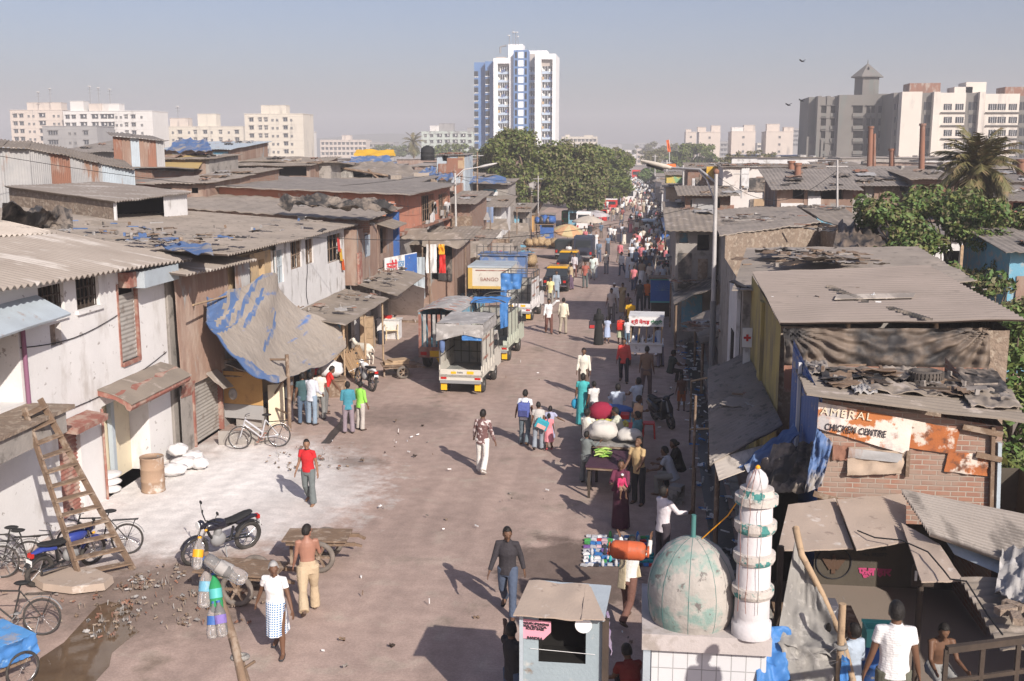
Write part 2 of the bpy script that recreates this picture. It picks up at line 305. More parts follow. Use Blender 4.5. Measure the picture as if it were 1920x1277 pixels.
# ---------- ground, street, gutter
def groundmat():
    m=mat('street_dust',(.40,.298,.25),(.36,.268,.225),.35,c3=(.41,.335,.275),s3=1.1,t3=(.55,.7),c4=(.22,.165,.13),s4=.55,t4=(.60,.72),bump=.12,bs=14,co='Object'); 
    n=m.node_tree.nodes; l=m.node_tree.links; b=n['Principled BSDF']; tc=n.new('ShaderNodeTexCoord')
    src=b.inputs['Base Color'].links[0].from_socket
    def blot(src,c,loc,rad,soft,colr,amt,nsc=.9,st=(1,1,1)):
        mp=n.new('ShaderNodeMapping'); mp.vector_type='POINT'; l.new(tc.outputs['Object'],mp.inputs[0]); mp.inputs['Location'].default_value=(-loc[0]*st[0],-loc[1]*st[1],0); mp.inputs['Scale'].default_value=st
        ln=n.new('ShaderNodeVectorMath'); ln.operation='LENGTH'; l.new(mp.outputs[0],ln.inputs[0])
        nn=n.new('ShaderNodeTexNoise'); nn.inputs['Scale'].default_value=nsc; nn.inputs['Detail'].default_value=9; nn.inputs['Roughness'].default_value=.68; l.new(tc.outputs['Object'],nn.inputs['Vector'])
        mu=n.new('ShaderNodeMath'); mu.operation='MULTIPLY_ADD'; mu.inputs[1].default_value=-rad*1.9; l.new(nn.outputs[0],mu.inputs[0]); l.new(ln.outputs['Value'],mu.inputs[2])
        r=n.new('ShaderNodeMapRange'); r.inputs[1].default_value=rad*.05+soft; r.inputs[2].default_value=rad*.05-soft; r.inputs[3].default_value=0; r.inputs[4].default_value=amt; l.new(mu.outputs[0],r.inputs[0])
        x=n.new('ShaderNodeMix'); x.data_type='RGBA'; l.new(r.outputs[0],x.inputs[0]); l.new(src,x.inputs[6]); x.inputs[7].default_value=col(colr); return x.outputs[2]
    s=src
    s=blot(s,0,(-10.9,24.6),3.3,1.3,(.74,.71,.68),.95,.8,(1.1,.8,1)); s=blot(s,0,(-9.4,24.4),3.0,.6,(.70,.67,.64),.6,2.2,(1,.8,1))
    s=blot(s,0,(-8.6,22.6),1.4,.9,(.60,.56,.53),.6,1.6)
    s=blot(s,0,(-1.2,20.3),1.5,.25,(.105,.075,.06),.8,1.3,(1,.8,1))
    s=blot(s,0,(-8.8,18.2),1.9,.5,(.17,.13,.105),.7,1.8)
    s=blot(s,0,(-7.2,32.5),1.6,.4,(.16,.12,.10),.5,1.9)
    s=blot(s,0,(-7.4,27.3),.7,.2,(.17,.125,.10),.6,2.5,(1,1.5,1))
    for lx,ly,rd,sx,am in((-3.2,31,1.,.6,.4),(-1.2,44,1.6,1,.45),(-6,45,1.2,1.5,.4),(-4.6,22,1.3,.5,.3),(-2.6,60,1.8,1,.4),(-7,26,.8,1.6,.35),(-5.2,37,.9,1,.55),(.6,28,1.5,1,.45),(-4,19,1.1,2,.3)): s=blot(s,0,(lx,ly),rd,.35,(.22,.165,.14),am*.7,1.7,(sx,.8,1))
    for sc,st,a,bb in((22.,(1,1,1),.9,1.08),(3.,(1,1,1),.9,1.1),(1.3,(1.,.07,1),.88,1.12),(55.,(1,1,1),.9,1.08)):
        mp=n.new('ShaderNodeMapping'); l.new(tc.outputs['Object'],mp.inputs[0]); mp.inputs['Scale'].default_value=st; nn=n.new('ShaderNodeTexNoise'); nn.inputs['Scale'].default_value=sc; nn.inputs['Detail'].default_value=6; l.new(mp.outputs[0],nn.inputs['Vector']); r=n.new('ShaderNodeMapRange'); r.inputs[1].default_value=.35; r.inputs[2].default_value=.65; r.inputs[3].default_value=a; r.inputs[4].default_value=bb; l.new(nn.outputs[0],r.inputs[0]); x=n.new('ShaderNodeVectorMath'); x.operation='SCALE'; l.new(s,x.inputs[0]); l.new(r.outputs[0],x.inputs['Scale']); s=x.outputs[0]
    l.new(s,b.inputs['Base Color']); return m
GM=groundmat()
mb=MB().face([(-1400,-40,-.03),(1400,-40,-.03),(1400,2000,-.03),(-1400,2000,-.03)])
one(mb,'ground',mat('earth',(.27,.22,.18),(.22,.18,.15),.1,c3=(.19,.17,.12),s3=.03),None,None,kind='structure')
mb=MB(); ys=[-30,5,15,20,25,30,35,40,50,60,80,100,140,200,280,420,600]
LX=lambda y: -13.2 if y<60 else -11.6
for a,b in zip(ys,ys[1:]): mb.face([(LX(a)-2,a,0),(3.2,a,0),(3.2,b,0),(LX(b)-2,b,0)])
one(mb,'street',GM,None,None,kind='structure')
# sunken-looking drain strips: black silt with a crumbling lip
silt=mat('drain_silt',(.022,.02,.019),(.04,.035,.03),3,c3=(.10,.085,.07),s3=7,t3=(.6,.68),rough=.35,spec=.5)
def strip(name,pts,w,m,z=.004,jag=.12,seed=0,n=6):
    mb=MB(); P_=[]
    for a,b in zip(pts,pts[1:]):
        for k in range(n): P_.append(mixv(a,b,k/n))
    P_.append(V(pts[-1])); L=[];Rr=[]
    for i,p in enumerate(P_):
        d=(P_[min(i+1,len(P_)-1)]-P_[max(i-1,0)]).normalized(); s=V((d.y,-d.x,0)); ww=w if not callable(w) else w(i/(len(P_)-1))
        L.append(p-s*(ww/2+jag*nz(i*.7,seed)) ); Rr.append(p+s*(ww/2+jag*nz(i*.7,seed+9)))
    vs=[V((p.x,p.y,z)) for p in L+Rr]; k=len(P_)
    mb.raw(vs,[(i,i+k,i+k+1,i+1) for i in range(k-1)]); return one(mb,name,m,None,None,kind='structure')
strip('drain',[(1.75,12,0),(1.95,22,0),(2.1,34,0),(2.35,46,0),(2.5,60,0),(2.75,90,0)],.55,silt,n=9)
strip('drain',[G(790,668),G(770,680),G(720,700)],.35,silt,seed=4,n=5)
strip('drain',[G(668,760),G(650,785),G(610,832)],.28,silt,seed=5,n=5)
kerb=MB()
for y in np.arange(12,60,1.6): 
    x=2.25+.013*(y-12); kerb.cb((x+.1,y+.8,.03+.02*nz(y)),(.22,1.5+.05*nz(y,3),.1+.03*nz(y,1)),0,.02*nz(y,5))
one(kerb,'kerb',M['concrete'],None,None,kind='structure')
pm=mat('puddle_water',(.10,.065,.04),(.14,.095,.06),1.5,rough=.06,spec=.6,bump=.02,bs=3)
pp=[(62,1277),(75,1235),(120,1205),(170,1150),(185,1135),(205,1128),(250,1140),(245,1150),(232,1165),(262,1185),(240,1200),(210,1225),(205,1250),(180,1277),(150,1330),(80,1330)]
mb=MB(); c=G(150,1215); vs=[V((*G(u,v).xy,.006)) for u,v in pp]; mb.raw([V((c.x,c.y,.006))]+vs,[(0,i+1,(i+1)%len(vs)+1) for i in range(len(vs))]); one(mb,'puddle',pm,None,None,kind='structure')
# ---------- haze (air) round everything; sky outside
mb=MB().box((-1420,-60,-1.2),(1420,2020,76)); hz=one(mb,'haze',None or flat('haze_air',(1,1,1)),None,None,kind='stuff')
hm=MATS['haze_air']; n=hm.node_tree.nodes; n.remove(n['Principled BSDF']); pv=n.new('ShaderNodeVolumePrincipled'); pv.inputs['Color'].default_value=(.98,.96,.98,1); pv.inputs['Density'].default_value=.00085; pv.inputs['Anisotropy'].default_value=.0
hm.node_tree.links.new(pv.outputs[0],n['Material Output'].inputs['Volume'])
# ---------- distant hill
mb=MB()
def hill(u,v): return V((0,0,max(0,(26+22*nz(u*3,1)+9*nz(u*13,4))*math.sin(PI*v))))
mb.sheet((-700,1500,-2),(900,1500,-2),(900,1900,-2),(-700,1900,-2),60,8,hill,0); one(mb,'hills',mat('far_hill',(.09,.10,.06),(.12,.115,.08),.02),None,None,kind='structure')
# ---------- distant blocks
WM=[M['concrete'],flat('window_dark',(.035,.038,.045),.3),M['white'],flat('window_shade',(.13,.12,.115),.7)]
def winmesh(w,h,shade=True,grille=False,rnd=0):
    mb=MB(); mb.box((-w/2,-.05,0),(w/2,.05,h),1)
    for a in(-w/2-.1,w/2): mb.box((a,-.12,-.1),(a+.1,.06,h+.1),0)
    mb.box((-w/2,-.12,-.1),(w/2,.06,0),0); mb.box((-w/2,-.12,h),(w/2,.06,h+.1),0)
    mb.box((-.03,-.09,0),(.03,-.055,h),2)
    if shade: mb.box((-w/2-.25,-.55,h+.12),(w/2+.25,.04,h+.2),0)
    if rnd:
        r=random.Random(rnd)
        for k in range(3):
            x=r.uniform(-w/2,w/2-.4); z=r.uniform(0,h*.6); mb.box((x,-.2,z),(x+r.uniform(.25,.6),-.13,z+r.uniform(.3,.7)),r.choice([2,3,0]))
    return mb
WMESH=[winmesh(1.5,1.3).mesh('window',WM),winmesh(1.1,1.3,True,rnd=3).mesh('window',WM),winmesh(2.4,1.5,True,rnd=5).mesh('window',WM),winmesh(.7,.8,False).mesh('window',WM),winmesh(2.0,1.7,False).mesh('window',WM)]
def win(par,kind,x,y,z,rz=0):
    o=bpy.data.objects.new('window',WMESH[kind]); COL.objects.link(o); o.parent=par; o.location=(x,y,z); o.rotation_euler=(0,0,rz); return o
def block(label,u0,u1,vt,Y,depth,wm,rows=None,kinds=None,boxes=(),storey=3.,z0=0.,parapet=.9,tanks=True,bands=True,name='apartment_block',side=True):
    a=PY(u0,vt,Y);b=PY(u1,vt,Y); zt=a.z; x0,x1=a.x,b.x; w=x1-x0
    t=T(name,label,'building',(x0,Y,0)); mb=MB(); mb.box((0,0,-1),(w,depth,zt-.25))
    mb.box((-.15,-.15,zt-.25),(w+.15,depth+.15,zt-.02))
    for s in range(1,12):
        z=zt-parapet-storey*s
        if z<z0+2 or not bands: break
        mb.box((-.06,-.06,z+2.75),(w+.06,.0,z+2.95))
    P(mb,'wall',wm,t)
    for (bu0,bu1,bv,dy,bm) in boxes:
        p=PY(bu0,bv,Y+dy);q=PY(bu1,bv,Y+dy); m2=MB(); m2.box((p.x-x0,dy,zt-.02),(q.x-x0,dy+4.5,p.z)); m2.box((p.x-x0-.12,dy-.12,p.z),(q.x-x0+.12,dy+4.6,p.z+.15)); P(m2,'roof_tank',bm or wm,t)
    if kinds:
        n=0
        for r in range(rows):
            z=zt-parapet-storey*(r+1)+1.0
            if z<z0: break
            for (fx,k) in kinds:
                if n>=96: break
                win(t,k,fx*w,-.02,z); n+=1
    return t
K=lambda *a: list(a)
cr=mat('cream_block',(.62,.565,.475),(.56,.51,.43),.2,c3=(.34,.31,.27),s3=.35,t3=(.56,.70),st3=(1,1,.2),bump=0); pk=mat('beige_block',(.60,.52,.45),(.54,.47,.41),.2,c3=(.36,.32,.29),s3=.35,t3=(.56,.70),st3=(1,1,.2),bump=0); wh=mat('white_block',(.66,.64,.61),(.60,.575,.545),.2,c3=(.42,.39,.36),s3=.3,t3=(.57,.70),st3=(1,1,.2),bump=0); gy_=mat('grey_block',(.33,.32,.31),(.28,.27,.265),.2,c3=(.20,.195,.19),s3=.3,t3=(.56,.70),st3=(1,1,.2),bump=0)
block('pink-beige apartment block at the far left skyline with a flat top storey',18,116,206,405,14,pk,6,K((.1,0),(.22,0),(.36,3),(.45,3),(.62,2),(.84,3),(.93,3)),[(50,114,193,1,None)])
block('white apartment block with water tank rooms on its roof beside the beige one',118,285,208,400,14,wh,6,K((.05,0),(.12,0),(.23,2),(.36,2),(.46,2),(.54,2),(.60,3),(.65,3),(.71,1),(.79,0),(.88,3)),[(131,156,190,1,None),(166,189,195,1,pk),(190,223,195,2,None)])
block('small grey block standing in front of the white apartments',79,181,236,335,12,gy_,3,K((.15,0),(.24,0),(.5,3),(.6,3),(.8,0)))
block('low row of cream apartments with two roof tank rooms',287,456,237,425,14,cr,4,K((.05,3),(.13,1),(.22,3),(.3,0),(.4,3),(.47,1),(.58,0),(.65,3),(.75,1),(.84,3),(.93,0)),[(318,352,222,2,pk),(370,405,214,2,None)])
block('tallest cream apartment block of the left skyline with square tower room',458,568,213,402,13,cr,7,K((.12,0),(.27,1),(.37,1),(.48,3),(.56,3),(.70,0),(.8,3)),[(489,536,198,1,None)])
block('pale narrow wing behind the tallest cream block',562,576,246,415,12,wh,3,K((.5,3)),bands=False)
block('faint pale apartments in the haze left of the palm',600,686,262,640,14,pk,3,K(*[(i/11+.06,0) for i in range(11)]),[(641,657,254,2,None)])
block('faint grey low building beside the pale hazy apartments',684,738,266,650,14,gy_,2,K(*[(i/7+.08,0) for i in range(7)]))
gt=mat('greenish_block',(.47,.53,.47),(.42,.46,.42),.2,c3=(.27,.27,.26),s3=.3,bump=0)
block('greenish grey building with balconies left of the blue tower',790,888,246,545,15,gt,5,K((.08,1),(.2,0),(.35,2),(.5,2),(.65,2),(.8,2),(.93,0)),[(806,823,236,1,wh),(823,850,232,1,gy_),(876,888,240,1,gy_)])
block('cream apartments peeping over the street trees',1053,1119,256,640,14,cr,3,K(*[(i/9+.06,0) for i in range(9)]),[(1060,1068,253,1,None),(1095,1112,254,1,None)])
for (u0,u1,vt,Y,m,l) in [(1168,1192,281,700,wh,'tiny white house in the haze at the street end'),(1194,1216,279,720,pk,'tiny pinkish house in the haze at the street end'),(1216,1262,269,1150,gy_,'long grey towers on the hazy horizon'),(1190,1212,268,1180,gy_,'faint grey tower on the hazy horizon behind the flag'),(1487,1504,240,760,gy_,'faint tall tower behind the paired pale blocks'),(1420,1436,268,720,cr,'small cream house between the paired pale blocks'),(1350,1371,265,700,gy_,'grey low building between the paired pale blocks'),(1120,1166,270,1250,gy_,'pale long block in the haze above the trees'),(735,760,276,1000,gy_,'dim low block in the haze beside the palm'),(1504,1514,248,820,gy_,'faintest tower close to the concrete building')]: block(l,u0,u1,vt,Y,14,m,4,K((.2,0),(.5,0),(.8,0)),bands=False)
for (u0,u1,vt,bx,l) in [(1311,1351,247,[(1308,1324,239,1,None),(1334,1351,236,1,None)],'pale slab block with stairwell windows nearest the flag'),(1372,1417,246,[(1372,1394,239,1,wh),(1395,1416,235,1,None)],'pale slab block with stairwell windows in the middle of three'),(1437,1488,246,[(1438,1462,233,1,None),(1470,1488,239,1,None)],'pale slab block with stairwell windows nearest the concrete building')]:
    block(l,u0,u1,vt,470,18,pk,6,K((.5,3)),bx,bands=False)
block('thin pale slab block farther back beside the flag',1286,1306,247,540,16,pk,3,K((.5,3)),[(1286,1296,243,1,None)],bands=False)
# ---------- blue and white tower
def tower():
    Y=390; t=T('apartment_tower','tall blue and white apartment tower with dishes on its roof','tower',(*PY(965,285,Y).xy,0)); o=WL(t)
    bl=mat('tower_blue',(.115,.215,.41),(.10,.185,.365),.2,c3=(.2,.27,.42),s3=.3,t3=(.6,.72),st3=(1,1,.2),bump=0); bw=mat('tower_white',(.80,.80,.79),(.74,.74,.73),.2,bump=0); sp=mat('tower_spandrel',(.42,.50,.60),bump=0); rec=mat('tower_recess',(.42,.37,.33),bump=0)
    def seg(u0,u1,vt,dy,dep,m,nm='wall'):
        p=PY(u0,vt,Y+dy);q=PY(u1,vt,Y+dy); mb=MB(); mb.box((p.x,Y+dy,-1 if nm!='parapet' else p.z-1.9),(q.x,Y+dy+dep,p.z)); P(mb,nm,m,t,True); return p,q
    seg(889,910,117,7,14,bl);seg(909.5,926,115,4,16,bl);seg(925,933,113,0,18,bw);seg(955,964,113,0,18,bw);seg(933,955,119,1.6,16,rec);seg(925,964,109,-.05,18.3,bw,'parapet')
    seg(963,990,94,-2,20,bl,'stair_shaft');seg(989,1004,101,4,14,rec);seg(1003,1015,105,0,18,bw);seg(1036,1042,105,0,18,bw);seg(1015,1037,108,1.6,16,rec);seg(1003,1042,101,-.05,18.3,bw,'parapet')
    seg(953,980,83,4,8,bw,'roof_room');seg(990,1026,95,5,8,bw,'roof_room');seg(930,948,107,3,5,rec,'roof_tank')
    cl=[flat('washing_%d'%i,c,.8) for i,c in enumerate([(.45,.10,.08),(.7,.68,.62),(.12,.16,.3),(.5,.35,.2)])]
    ms=[M['dark'],sp,bw,*cl,WM[1]]
    def bal(w,seed,kind):
        r=random.Random(seed); mb=MB(); mb.box((-w/2,-.3,0),(w/2,0,.95),1); mb.box((-w/2,.0,.95),(w/2,.05,2.7),7)
        for k in range(int(w/1.0)+1): 
            x=-w/2+k*w/(int(w/1.0)+1); mb.box((x,-.08,.95),(x+.12,.0,2.7),2)
        for k in range(int(w*1.2)):
            x=r.uniform(-w/2,w/2-.5); mb.box((x,-.42,.5+r.uniform(0,.5)),(x+r.uniform(.25,.6),-.31,1.3+r.uniform(0,.8)),r.choice([2,3,4,4,5,6]))
        return mb.mesh('balcony',ms,False)
    zs=[PY(960,130+15.4*k,Y).z for k in range(14)]
    for (uc,wpx,dy,nm) in [(944,22,1.6,'balcony'),(1026,21,1.6,'balcony'),(996.5,13,4,'balcony')]:
        B=[bal(wpx/5.13-.1,k,0) for k in(1,2,3)]
        for i,z in enumerate(zs):
            if z<1: continue
            p=PY(uc,285,Y+dy); ob=bpy.data.objects.new('balcony',B[(i*7+int(uc))%3]); COL.objects.link(ob); ob.parent=t; ob.location=(p.x-o.x,p.y-.02-o.y,z-1.6)
    sw=MB(); sw.box((-.95,-.1,0),(.95,0,2.1),2); sw.box((-1.0,-.16,-.15),(1.0,0,0),1)
    for s in(-1,1): sw.box((s*1.75-.35,-.06,0),(s*1.75+.35,0,2.1),0)
    swm=sw.mesh('window',ms,False); ssm=MB().box((-.75,-.06,0),(.75,0,1.9),7).box((-.8,-.25,-.25),(.8,0,0),2).mesh('window',ms,False)
    for i in range(-2,14):
        z=PY(960,132+15.4*i,Y).z-1.6
        if z<1: continue
        for (uc,dy,me,vt) in [(976.5,-2,swm,98),(893.5,7,ssm,125),(914.5,4,ssm,122)]:
            p=PY(uc,285,Y+dy)
            if 132+15.4*i<vt: continue
            ob=bpy.data.objects.new('window',me); COL.objects.link(ob); ob.parent=t; ob.location=(p.x-o.x,p.y-.01-o.y,z)
    for (u0,v0,u1,v1,r) in [(955,84,955,66,.12),(967,84,967,62,.12),(962,84,962,56,.1),(972,84,970,64,.08),(938,100,938,88,.35),(938,88,950,85,.3)]:
        P(MB().tube([PY(u0,v0,394),PY(u1,v1,394)],r,5),'mast',M['grey'],t,True)
    for (u,v,r) in [(963,62,.75),(969,62,.6),(954,68,.6),(971,70,.5)]:
        P(MB().lathe([(.05,0),(r*.7,.1),(r,.35),(r*.97,.37),(r*.6,.13),(.04,.04)],12),'dish',bw,t,loc=PY(u,v,393.5)-o)
tower()
# ---------- unfinished concrete block with roof turret, pale wing to its right
def concrete_block():
    Y=255; t=T('apartment_block','unfinished grey concrete block with a pyramid-roofed turret','building',(*PY(1600,285,Y).xy,0)); o=WL(t); cc=mat('raw_concrete',(.19,.175,.16),(.15,.142,.13),.15,c3=(.14,.165,.155),s3=.3,t3=(.54,.7),st3=(1,1,.25),bump=0)
    def seg(u0,u1,vt,dy,dep,m=cc,nm='wall',par=t):
        p=PY(u0,vt,Y+dy);q=PY(u1,vt,Y+dy); P(MB().box((p.x,Y+dy,-1),(q.x,Y+dy+dep,p.z)),nm,m,par,True)
    seg(1517,1534,182,4,14);seg(1534,1541,180,1,17);seg(1541,1551,181.5,1.3,17);seg(1551,1558,180,1,17);seg(1558,1568,181.5,1.3,17);seg(1568,1574,180,1,17);seg(1574,1597,178,-.4,18);seg(1597,1620,178,1.2,17);seg(1620,1644,177,5,13);seg(1644,1676,176,6.5,13);seg(1513,1541,256,3,14);seg(1540,1544,262,.7,1)
    ov=MB().box((-.95,-.02,0),(.95,.35,1.55),0).box((-1.05,-.3,-.25),(1.05,-.02,-.05),1).box((-1.15,-.5,1.6),(1.15,-.02,1.72),1); om=[M['dark'],cc]
    ws={k:MB().box((-w/2,-.03,0),(w/2,.3,1.6),0).box((-w/2-.1,-.28,-.85),(w/2+.1,-.04,-.08),1).box((-w/2-.2,-.5,1.65),(w/2+.2,-.04,1.78),1).mesh('window_opening',om,False) for k,w in {1:1.6,2:1.25,3:2.1,4:3.4,5:.8}.items()}
    for i in range(5):
        v=205+23.6*i
        for (u,k,dy) in [(1546,1,1.3),(1563,2,1.3),(1608.5,3,1.2),(1628,5,5),(1637,5,5),(1661,4,6.5)]:
            p=PY(u,v,Y+dy); ob=bpy.data.objects.new('window_opening',ws[k]); COL.objects.link(ob); ob.parent=t; ob.location=p-o-V((0,.0,.8))
    # turret
    tp=T('roof_turret',None,None); tp.parent=t; c=PY(1624,178,Y+8); tp.location=c-o; rr=21/7.6
    ring=lambda r,z: (r,z)
    P(MB().lathe([(rr,-1),(rr,4.1)],6,sm=False),'turret_wall',cc,tp); P(MB().lathe([(rr*1.32,3.9),(rr*1.34,4.1),(.12,7.1),(.05,8)],6,sm=False),'turret_roof',cc,tp); P(MB().lathe([(.55,-.9),(.1,.9)],3,sm=False,c=(-.1,-1.55,5.4)),'dormer',M['dark'],tp)
    cp=mat('pale_wing',(.66,.60,.53),(.58,.53,.47),.15,c3=(.33,.30,.28),s3=.25,t3=(.54,.70),st3=(1,1,.2),bump=0)
    t2=T('apartment_block','long pale stained apartment wing behind the palm tree','building',(*PY(1800,285,250).xy,0)); o2=WL(t2); Y=247
    def sg(u0,u1,vt,dy,dep,m=cp,nm='wall'):
        p=PY(u0,vt,Y+dy);q=PY(u1,vt,Y+dy); P(MB().box((p.x,Y+dy,-1),(q.x,Y+dy+dep,p.z)),nm,m,t2,True)
    sg(1676,1692,174,3,14,cc);sg(1692,1730,172,0,18);sg(1730,1752,174,1.2,16,cc);sg(1752,1764,172,-.5,17);sg(1764,1812,174,0,16);sg(1812,1838,174,1.,16,cc);sg(1838,1848,172,-.3,16);sg(1848,1913,176,0,16);sg(1913,1990,180,1,16,cc)
    for a,b,vt,m in [(1706,1764,156,M['rust']),(1790,1824,163,cp),(1812,1850,154,cp),(1885,1945,163,M['rust'])]: sg(a,b,vt,5,6,m,'roof_tank')
    wm=[WM[1],M['white'],cc]
    W1=MB().box((-.85,-.04,0),(.85,.1,1.3),0).box((-.04,-.08,0),(.04,-.045,1.3),1).box((-.45,-.08,0),(-.39,-.045,1.3),1).box((.39,-.08,0),(.45,-.045,1.3),1).mesh('window',wm,False)
    W2=MB().box((-1.15,-.04,-.3),(1.15,.1,1.7),0).box((-1.1,-.1,-.9),(1.1,-.045,-.05),2).box((-.5,-.08,-.3),(-.42,-.045,1.7),2).box((.2,-.08,-.3),(.28,-.045,1.7),2).mesh('window',wm,False)
    for i in range(5):
        v=200+24.4*i
        for (u,me,dy) in [(1777,W1,0),(1799,W1,0),(1861,W1,0),(1878,W1,0),(1899,W1,0),(1742,W2,1.2),(1826,W2,1.),(1684,W1,3),(1921,W2,1)]:
            ob=bpy.data.objects.new('window',me); COL.objects.link(ob); ob.parent=t2; ob.location=PY(u,v,Y+dy)-o2-V((0,.0,.7))
        for (u0,u1) in [(1764,1812),(1848,1913)]:
            p=PY(u0,v+12,Y);q=PY(u1,v+12,Y); P(MB().box((p.x,Y-.45,p.z),(q.x,Y-.002,p.z+.22)),'sunshade',cc,t2,True)
concrete_block()
# roof masts and dishes of the left blocks
for (u,v0,v1,l) in [(73,193,172,'thin aerial mast with small dishes on the beige block roof'),(95,193,165,'lattice aerial mast on the beige block roof'),(170,196,160,'tall aerial mast on the white block roof'),(186,196,163,'second tall mast on the white block roof'),(207,195,166,'mast with cross arms at the end of the white block roof'),(334,222,199,'lone mast with a white dish above the cream row')]:
    t=T('aerial_mast',l,'mast',PY(u,v0,402)); h=PY(u,v1,402).z-PY(u,v0,402).z
    mb=MB(); mb.tube([(0,0,0),(0,0,h)],.13,5)
    for k in(.6,.8): mb.beam((-.9,0,h*k),(.9,0,h*k),.12)
    P(mb,'pole',M['grey'],t); P(MB().lathe([(.05,0),(.6,.15),(.75,.4),(.7,.4),(.05,.08)],10),'dish',M['white'],t,loc=(.1,-.3,h*.9))
# ---------- trees
def leaves(name,mats,clumps,n,size,par,seed=1,flat_=.5,droop=0.):
    r=np.random.default_rng(seed); cl=np.array([c for c,_ in clumps],float); rd=np.array([q if isinstance(q,(tuple,list)) else (q,q,q*.8) for _,q in clumps],float)
    vol=rd.prod(1)**(2/3); k=r.choice(len(cl),n,p=vol/vol.sum()); d=r.normal(size=(n,3)); d/=np.linalg.norm(d,axis=1)[:,None]
    rad=r.uniform(.35,1.02,n)**.6; c=cl[k]+d*rd[k]*rad[:,None]+r.normal(size=(n,3))*.04
    nrm=d*.7+r.normal(size=(n,3))*.55+np.array([0,0,flat_]); nrm/=np.linalg.norm(nrm,axis=1)[:,None]
    a=np.cross(nrm,r.normal(size=(n,3))); a/=np.linalg.norm(a,axis=1)[:,None]; b=np.cross(nrm,a); s=size*r.uniform(.55,1.25,n)[:,None]
    a=a*s;b=b*s*.5; dn=nrm*s*.18
    v=np.stack([c-a,c+b-dn,c+a-dn*1.5,c-b-dn],1).reshape(-1,3); me=bpy.data.meshes.new(name)
    me.vertices.add(4*n); me.vertices.foreach_set('co',v.ravel()); me.loops.add(4*n); me.loops.foreach_set('vertex_index',np.arange(4*n)); me.polygons.add(n); me.polygons.foreach_set('loop_start',np.arange(n)*4); me.polygons.foreach_set('loop_total',np.full(n,4))
    for m in mats: me.materials.append(m)
    me.polygons.foreach_set('material_index',r.integers(0,len(mats),n)); me.update(); me.validate()
    o=bpy.data.objects.new(name,me); COL.objects.link(o); o.parent=par; return o
def subclumps(c,rd,n,rs,seed):
    r=random.Random(seed); out=[]
    for i in range(n):
        z=r.uniform(-.75,1); p=r.uniform(0,2*PI); q=math.sqrt(max(0,1-z*z)); k=r.uniform(.62,.98)
        s=rs*r.uniform(.6,1.35); out.append(((c[0]+rd[0]*q*math.cos(p)*k,c[1]+rd[1]*q*math.sin(p)*k,c[2]+rd[2]*z*k),(s,s,s*.72)))
    return out
def tree(name,label,base,blobs,n,size,mats,nsub=26,rs=.9,tr=.35,seed=1,cat='tree',group=None,trunk=True):
    """blobs: crown lobes ((x,y,z),(rx,ry,rz)) in world space"""
    t=T(name,label,cat,base,group=group); cl=[]
    for i,(c,rd) in enumerate(blobs): cl+=subclumps(V(c)-V(base),rd,nsub,rs,seed*31+i)
    leaves('crown',mats,cl,n,size,t,seed)
    if trunk:
        mb=MB(); r=random.Random(seed); zc=min(c[2] for c,_ in blobs)-base[2]; fork=V((.1,.1,max(.8,zc*.55)))
        mb.tube([(0,0,-.2),(.05,0,fork.z*.5),fork],[tr*1.3,tr,tr*.85],9)
        for i in range(0,len(cl),max(1,len(cl)//14)):
            e=V(cl[i][0]); m=(fork*.5+e*.5)+V((r.uniform(-.3,.3),r.uniform(-.3,.3),.2)); mb.tube([fork-V((0,0,.15)),fork*.8+m*.2+V((0,0,.15)),m,e],[tr*.55,tr*.45,tr*.28,tr*.08],6)
        P(mb,'trunk',M['bark'],t)
    return t
def at(u,v,Y): return tuple(PY(u,v,Y))
b=G(1000,432)
tree('shade_tree','large dense street tree with a broad dark trunk nearest the market',tuple(b),[(at(960,300,116),(3.4,4,2.6)),(at(1005,300,118),(3.6,4,2.9)),(at(985,345,114),(3.8,3.5,2.6)),(at(925,312,118),(1.9,2.5,1.3)),(at(965,385,115),(1.6,1.6,1.3)),(at(962,270,118),(2.4,3,1.5))],34000,.21,[LEAF,LEAF2,LEAF],34,1.0,.55,3)
tree('shade_tree','broad street tree with olive crown between its two neighbours',tuple(G(1075,418)),[(at(1075,318,122),(3.6,4,3.2)),(at(1085,360,120),(3.2,3.5,2.2)),(at(1050,345,119),(2.5,3,2.1)),(at(1105,340,122),(1.9,2.6,2.2))],30000,.21,[LEAF,LEAF2],34,1.0,.5,5)
tree('shade_tree','rounded street tree farthest along the kerb beside the crowd',tuple(G(1140,390)),[(at(1140,315,158),(3.2,5,3.4)),(at(1120,300,160),(2.8,4,2.4)),(at(1150,345,156),(2.4,3,2.0))],20000,.25,[LEAF],34,1.1,.45,7)
tree('far_tree','brownish bare-looking tree just behind the rounded street trees',tuple(PY(1158,310,235)[:2])+(0,),[(at(1152,300,235),(3.6,4,2.4)),(at(1172,305,238),(2,3,1.6))],3500,.34,[LEAF2],16,1.0,.3,9)
tree('far_tree','broad dull green tree rising behind the orange flag',tuple(PY(1305,310,300)[:2])+(0,),[(at(1305,292,300),(6.5,6,2.9)),(at(1275,296,300),(3.6,4,2.2))],6000,.42,[LEAF],20,1.3,.4,11)
tree('far_tree','small grey green tree on the hazy street end',tuple(PY(1215,310,330)[:2])+(0,),[(at(1240,295,330),(5.5,5,2.2)),(at(1220,300,320),(3,4,1.5))],3000,.4,[LEAF2],16,1.2,.3,13)
tree('far_tree','sparse dry tree with brown leaves in front of the slab blocks',tuple(PY(1412,320,175)[:2])+(0,),[(at(1405,298,175),(4.2,3,1.3)),(at(1375,300,177),(2.2,3,.8)),(at(1440,297,175),(1.8,2.5,.9))],2600,.22,[LEAF2],22,.6,.2,15)
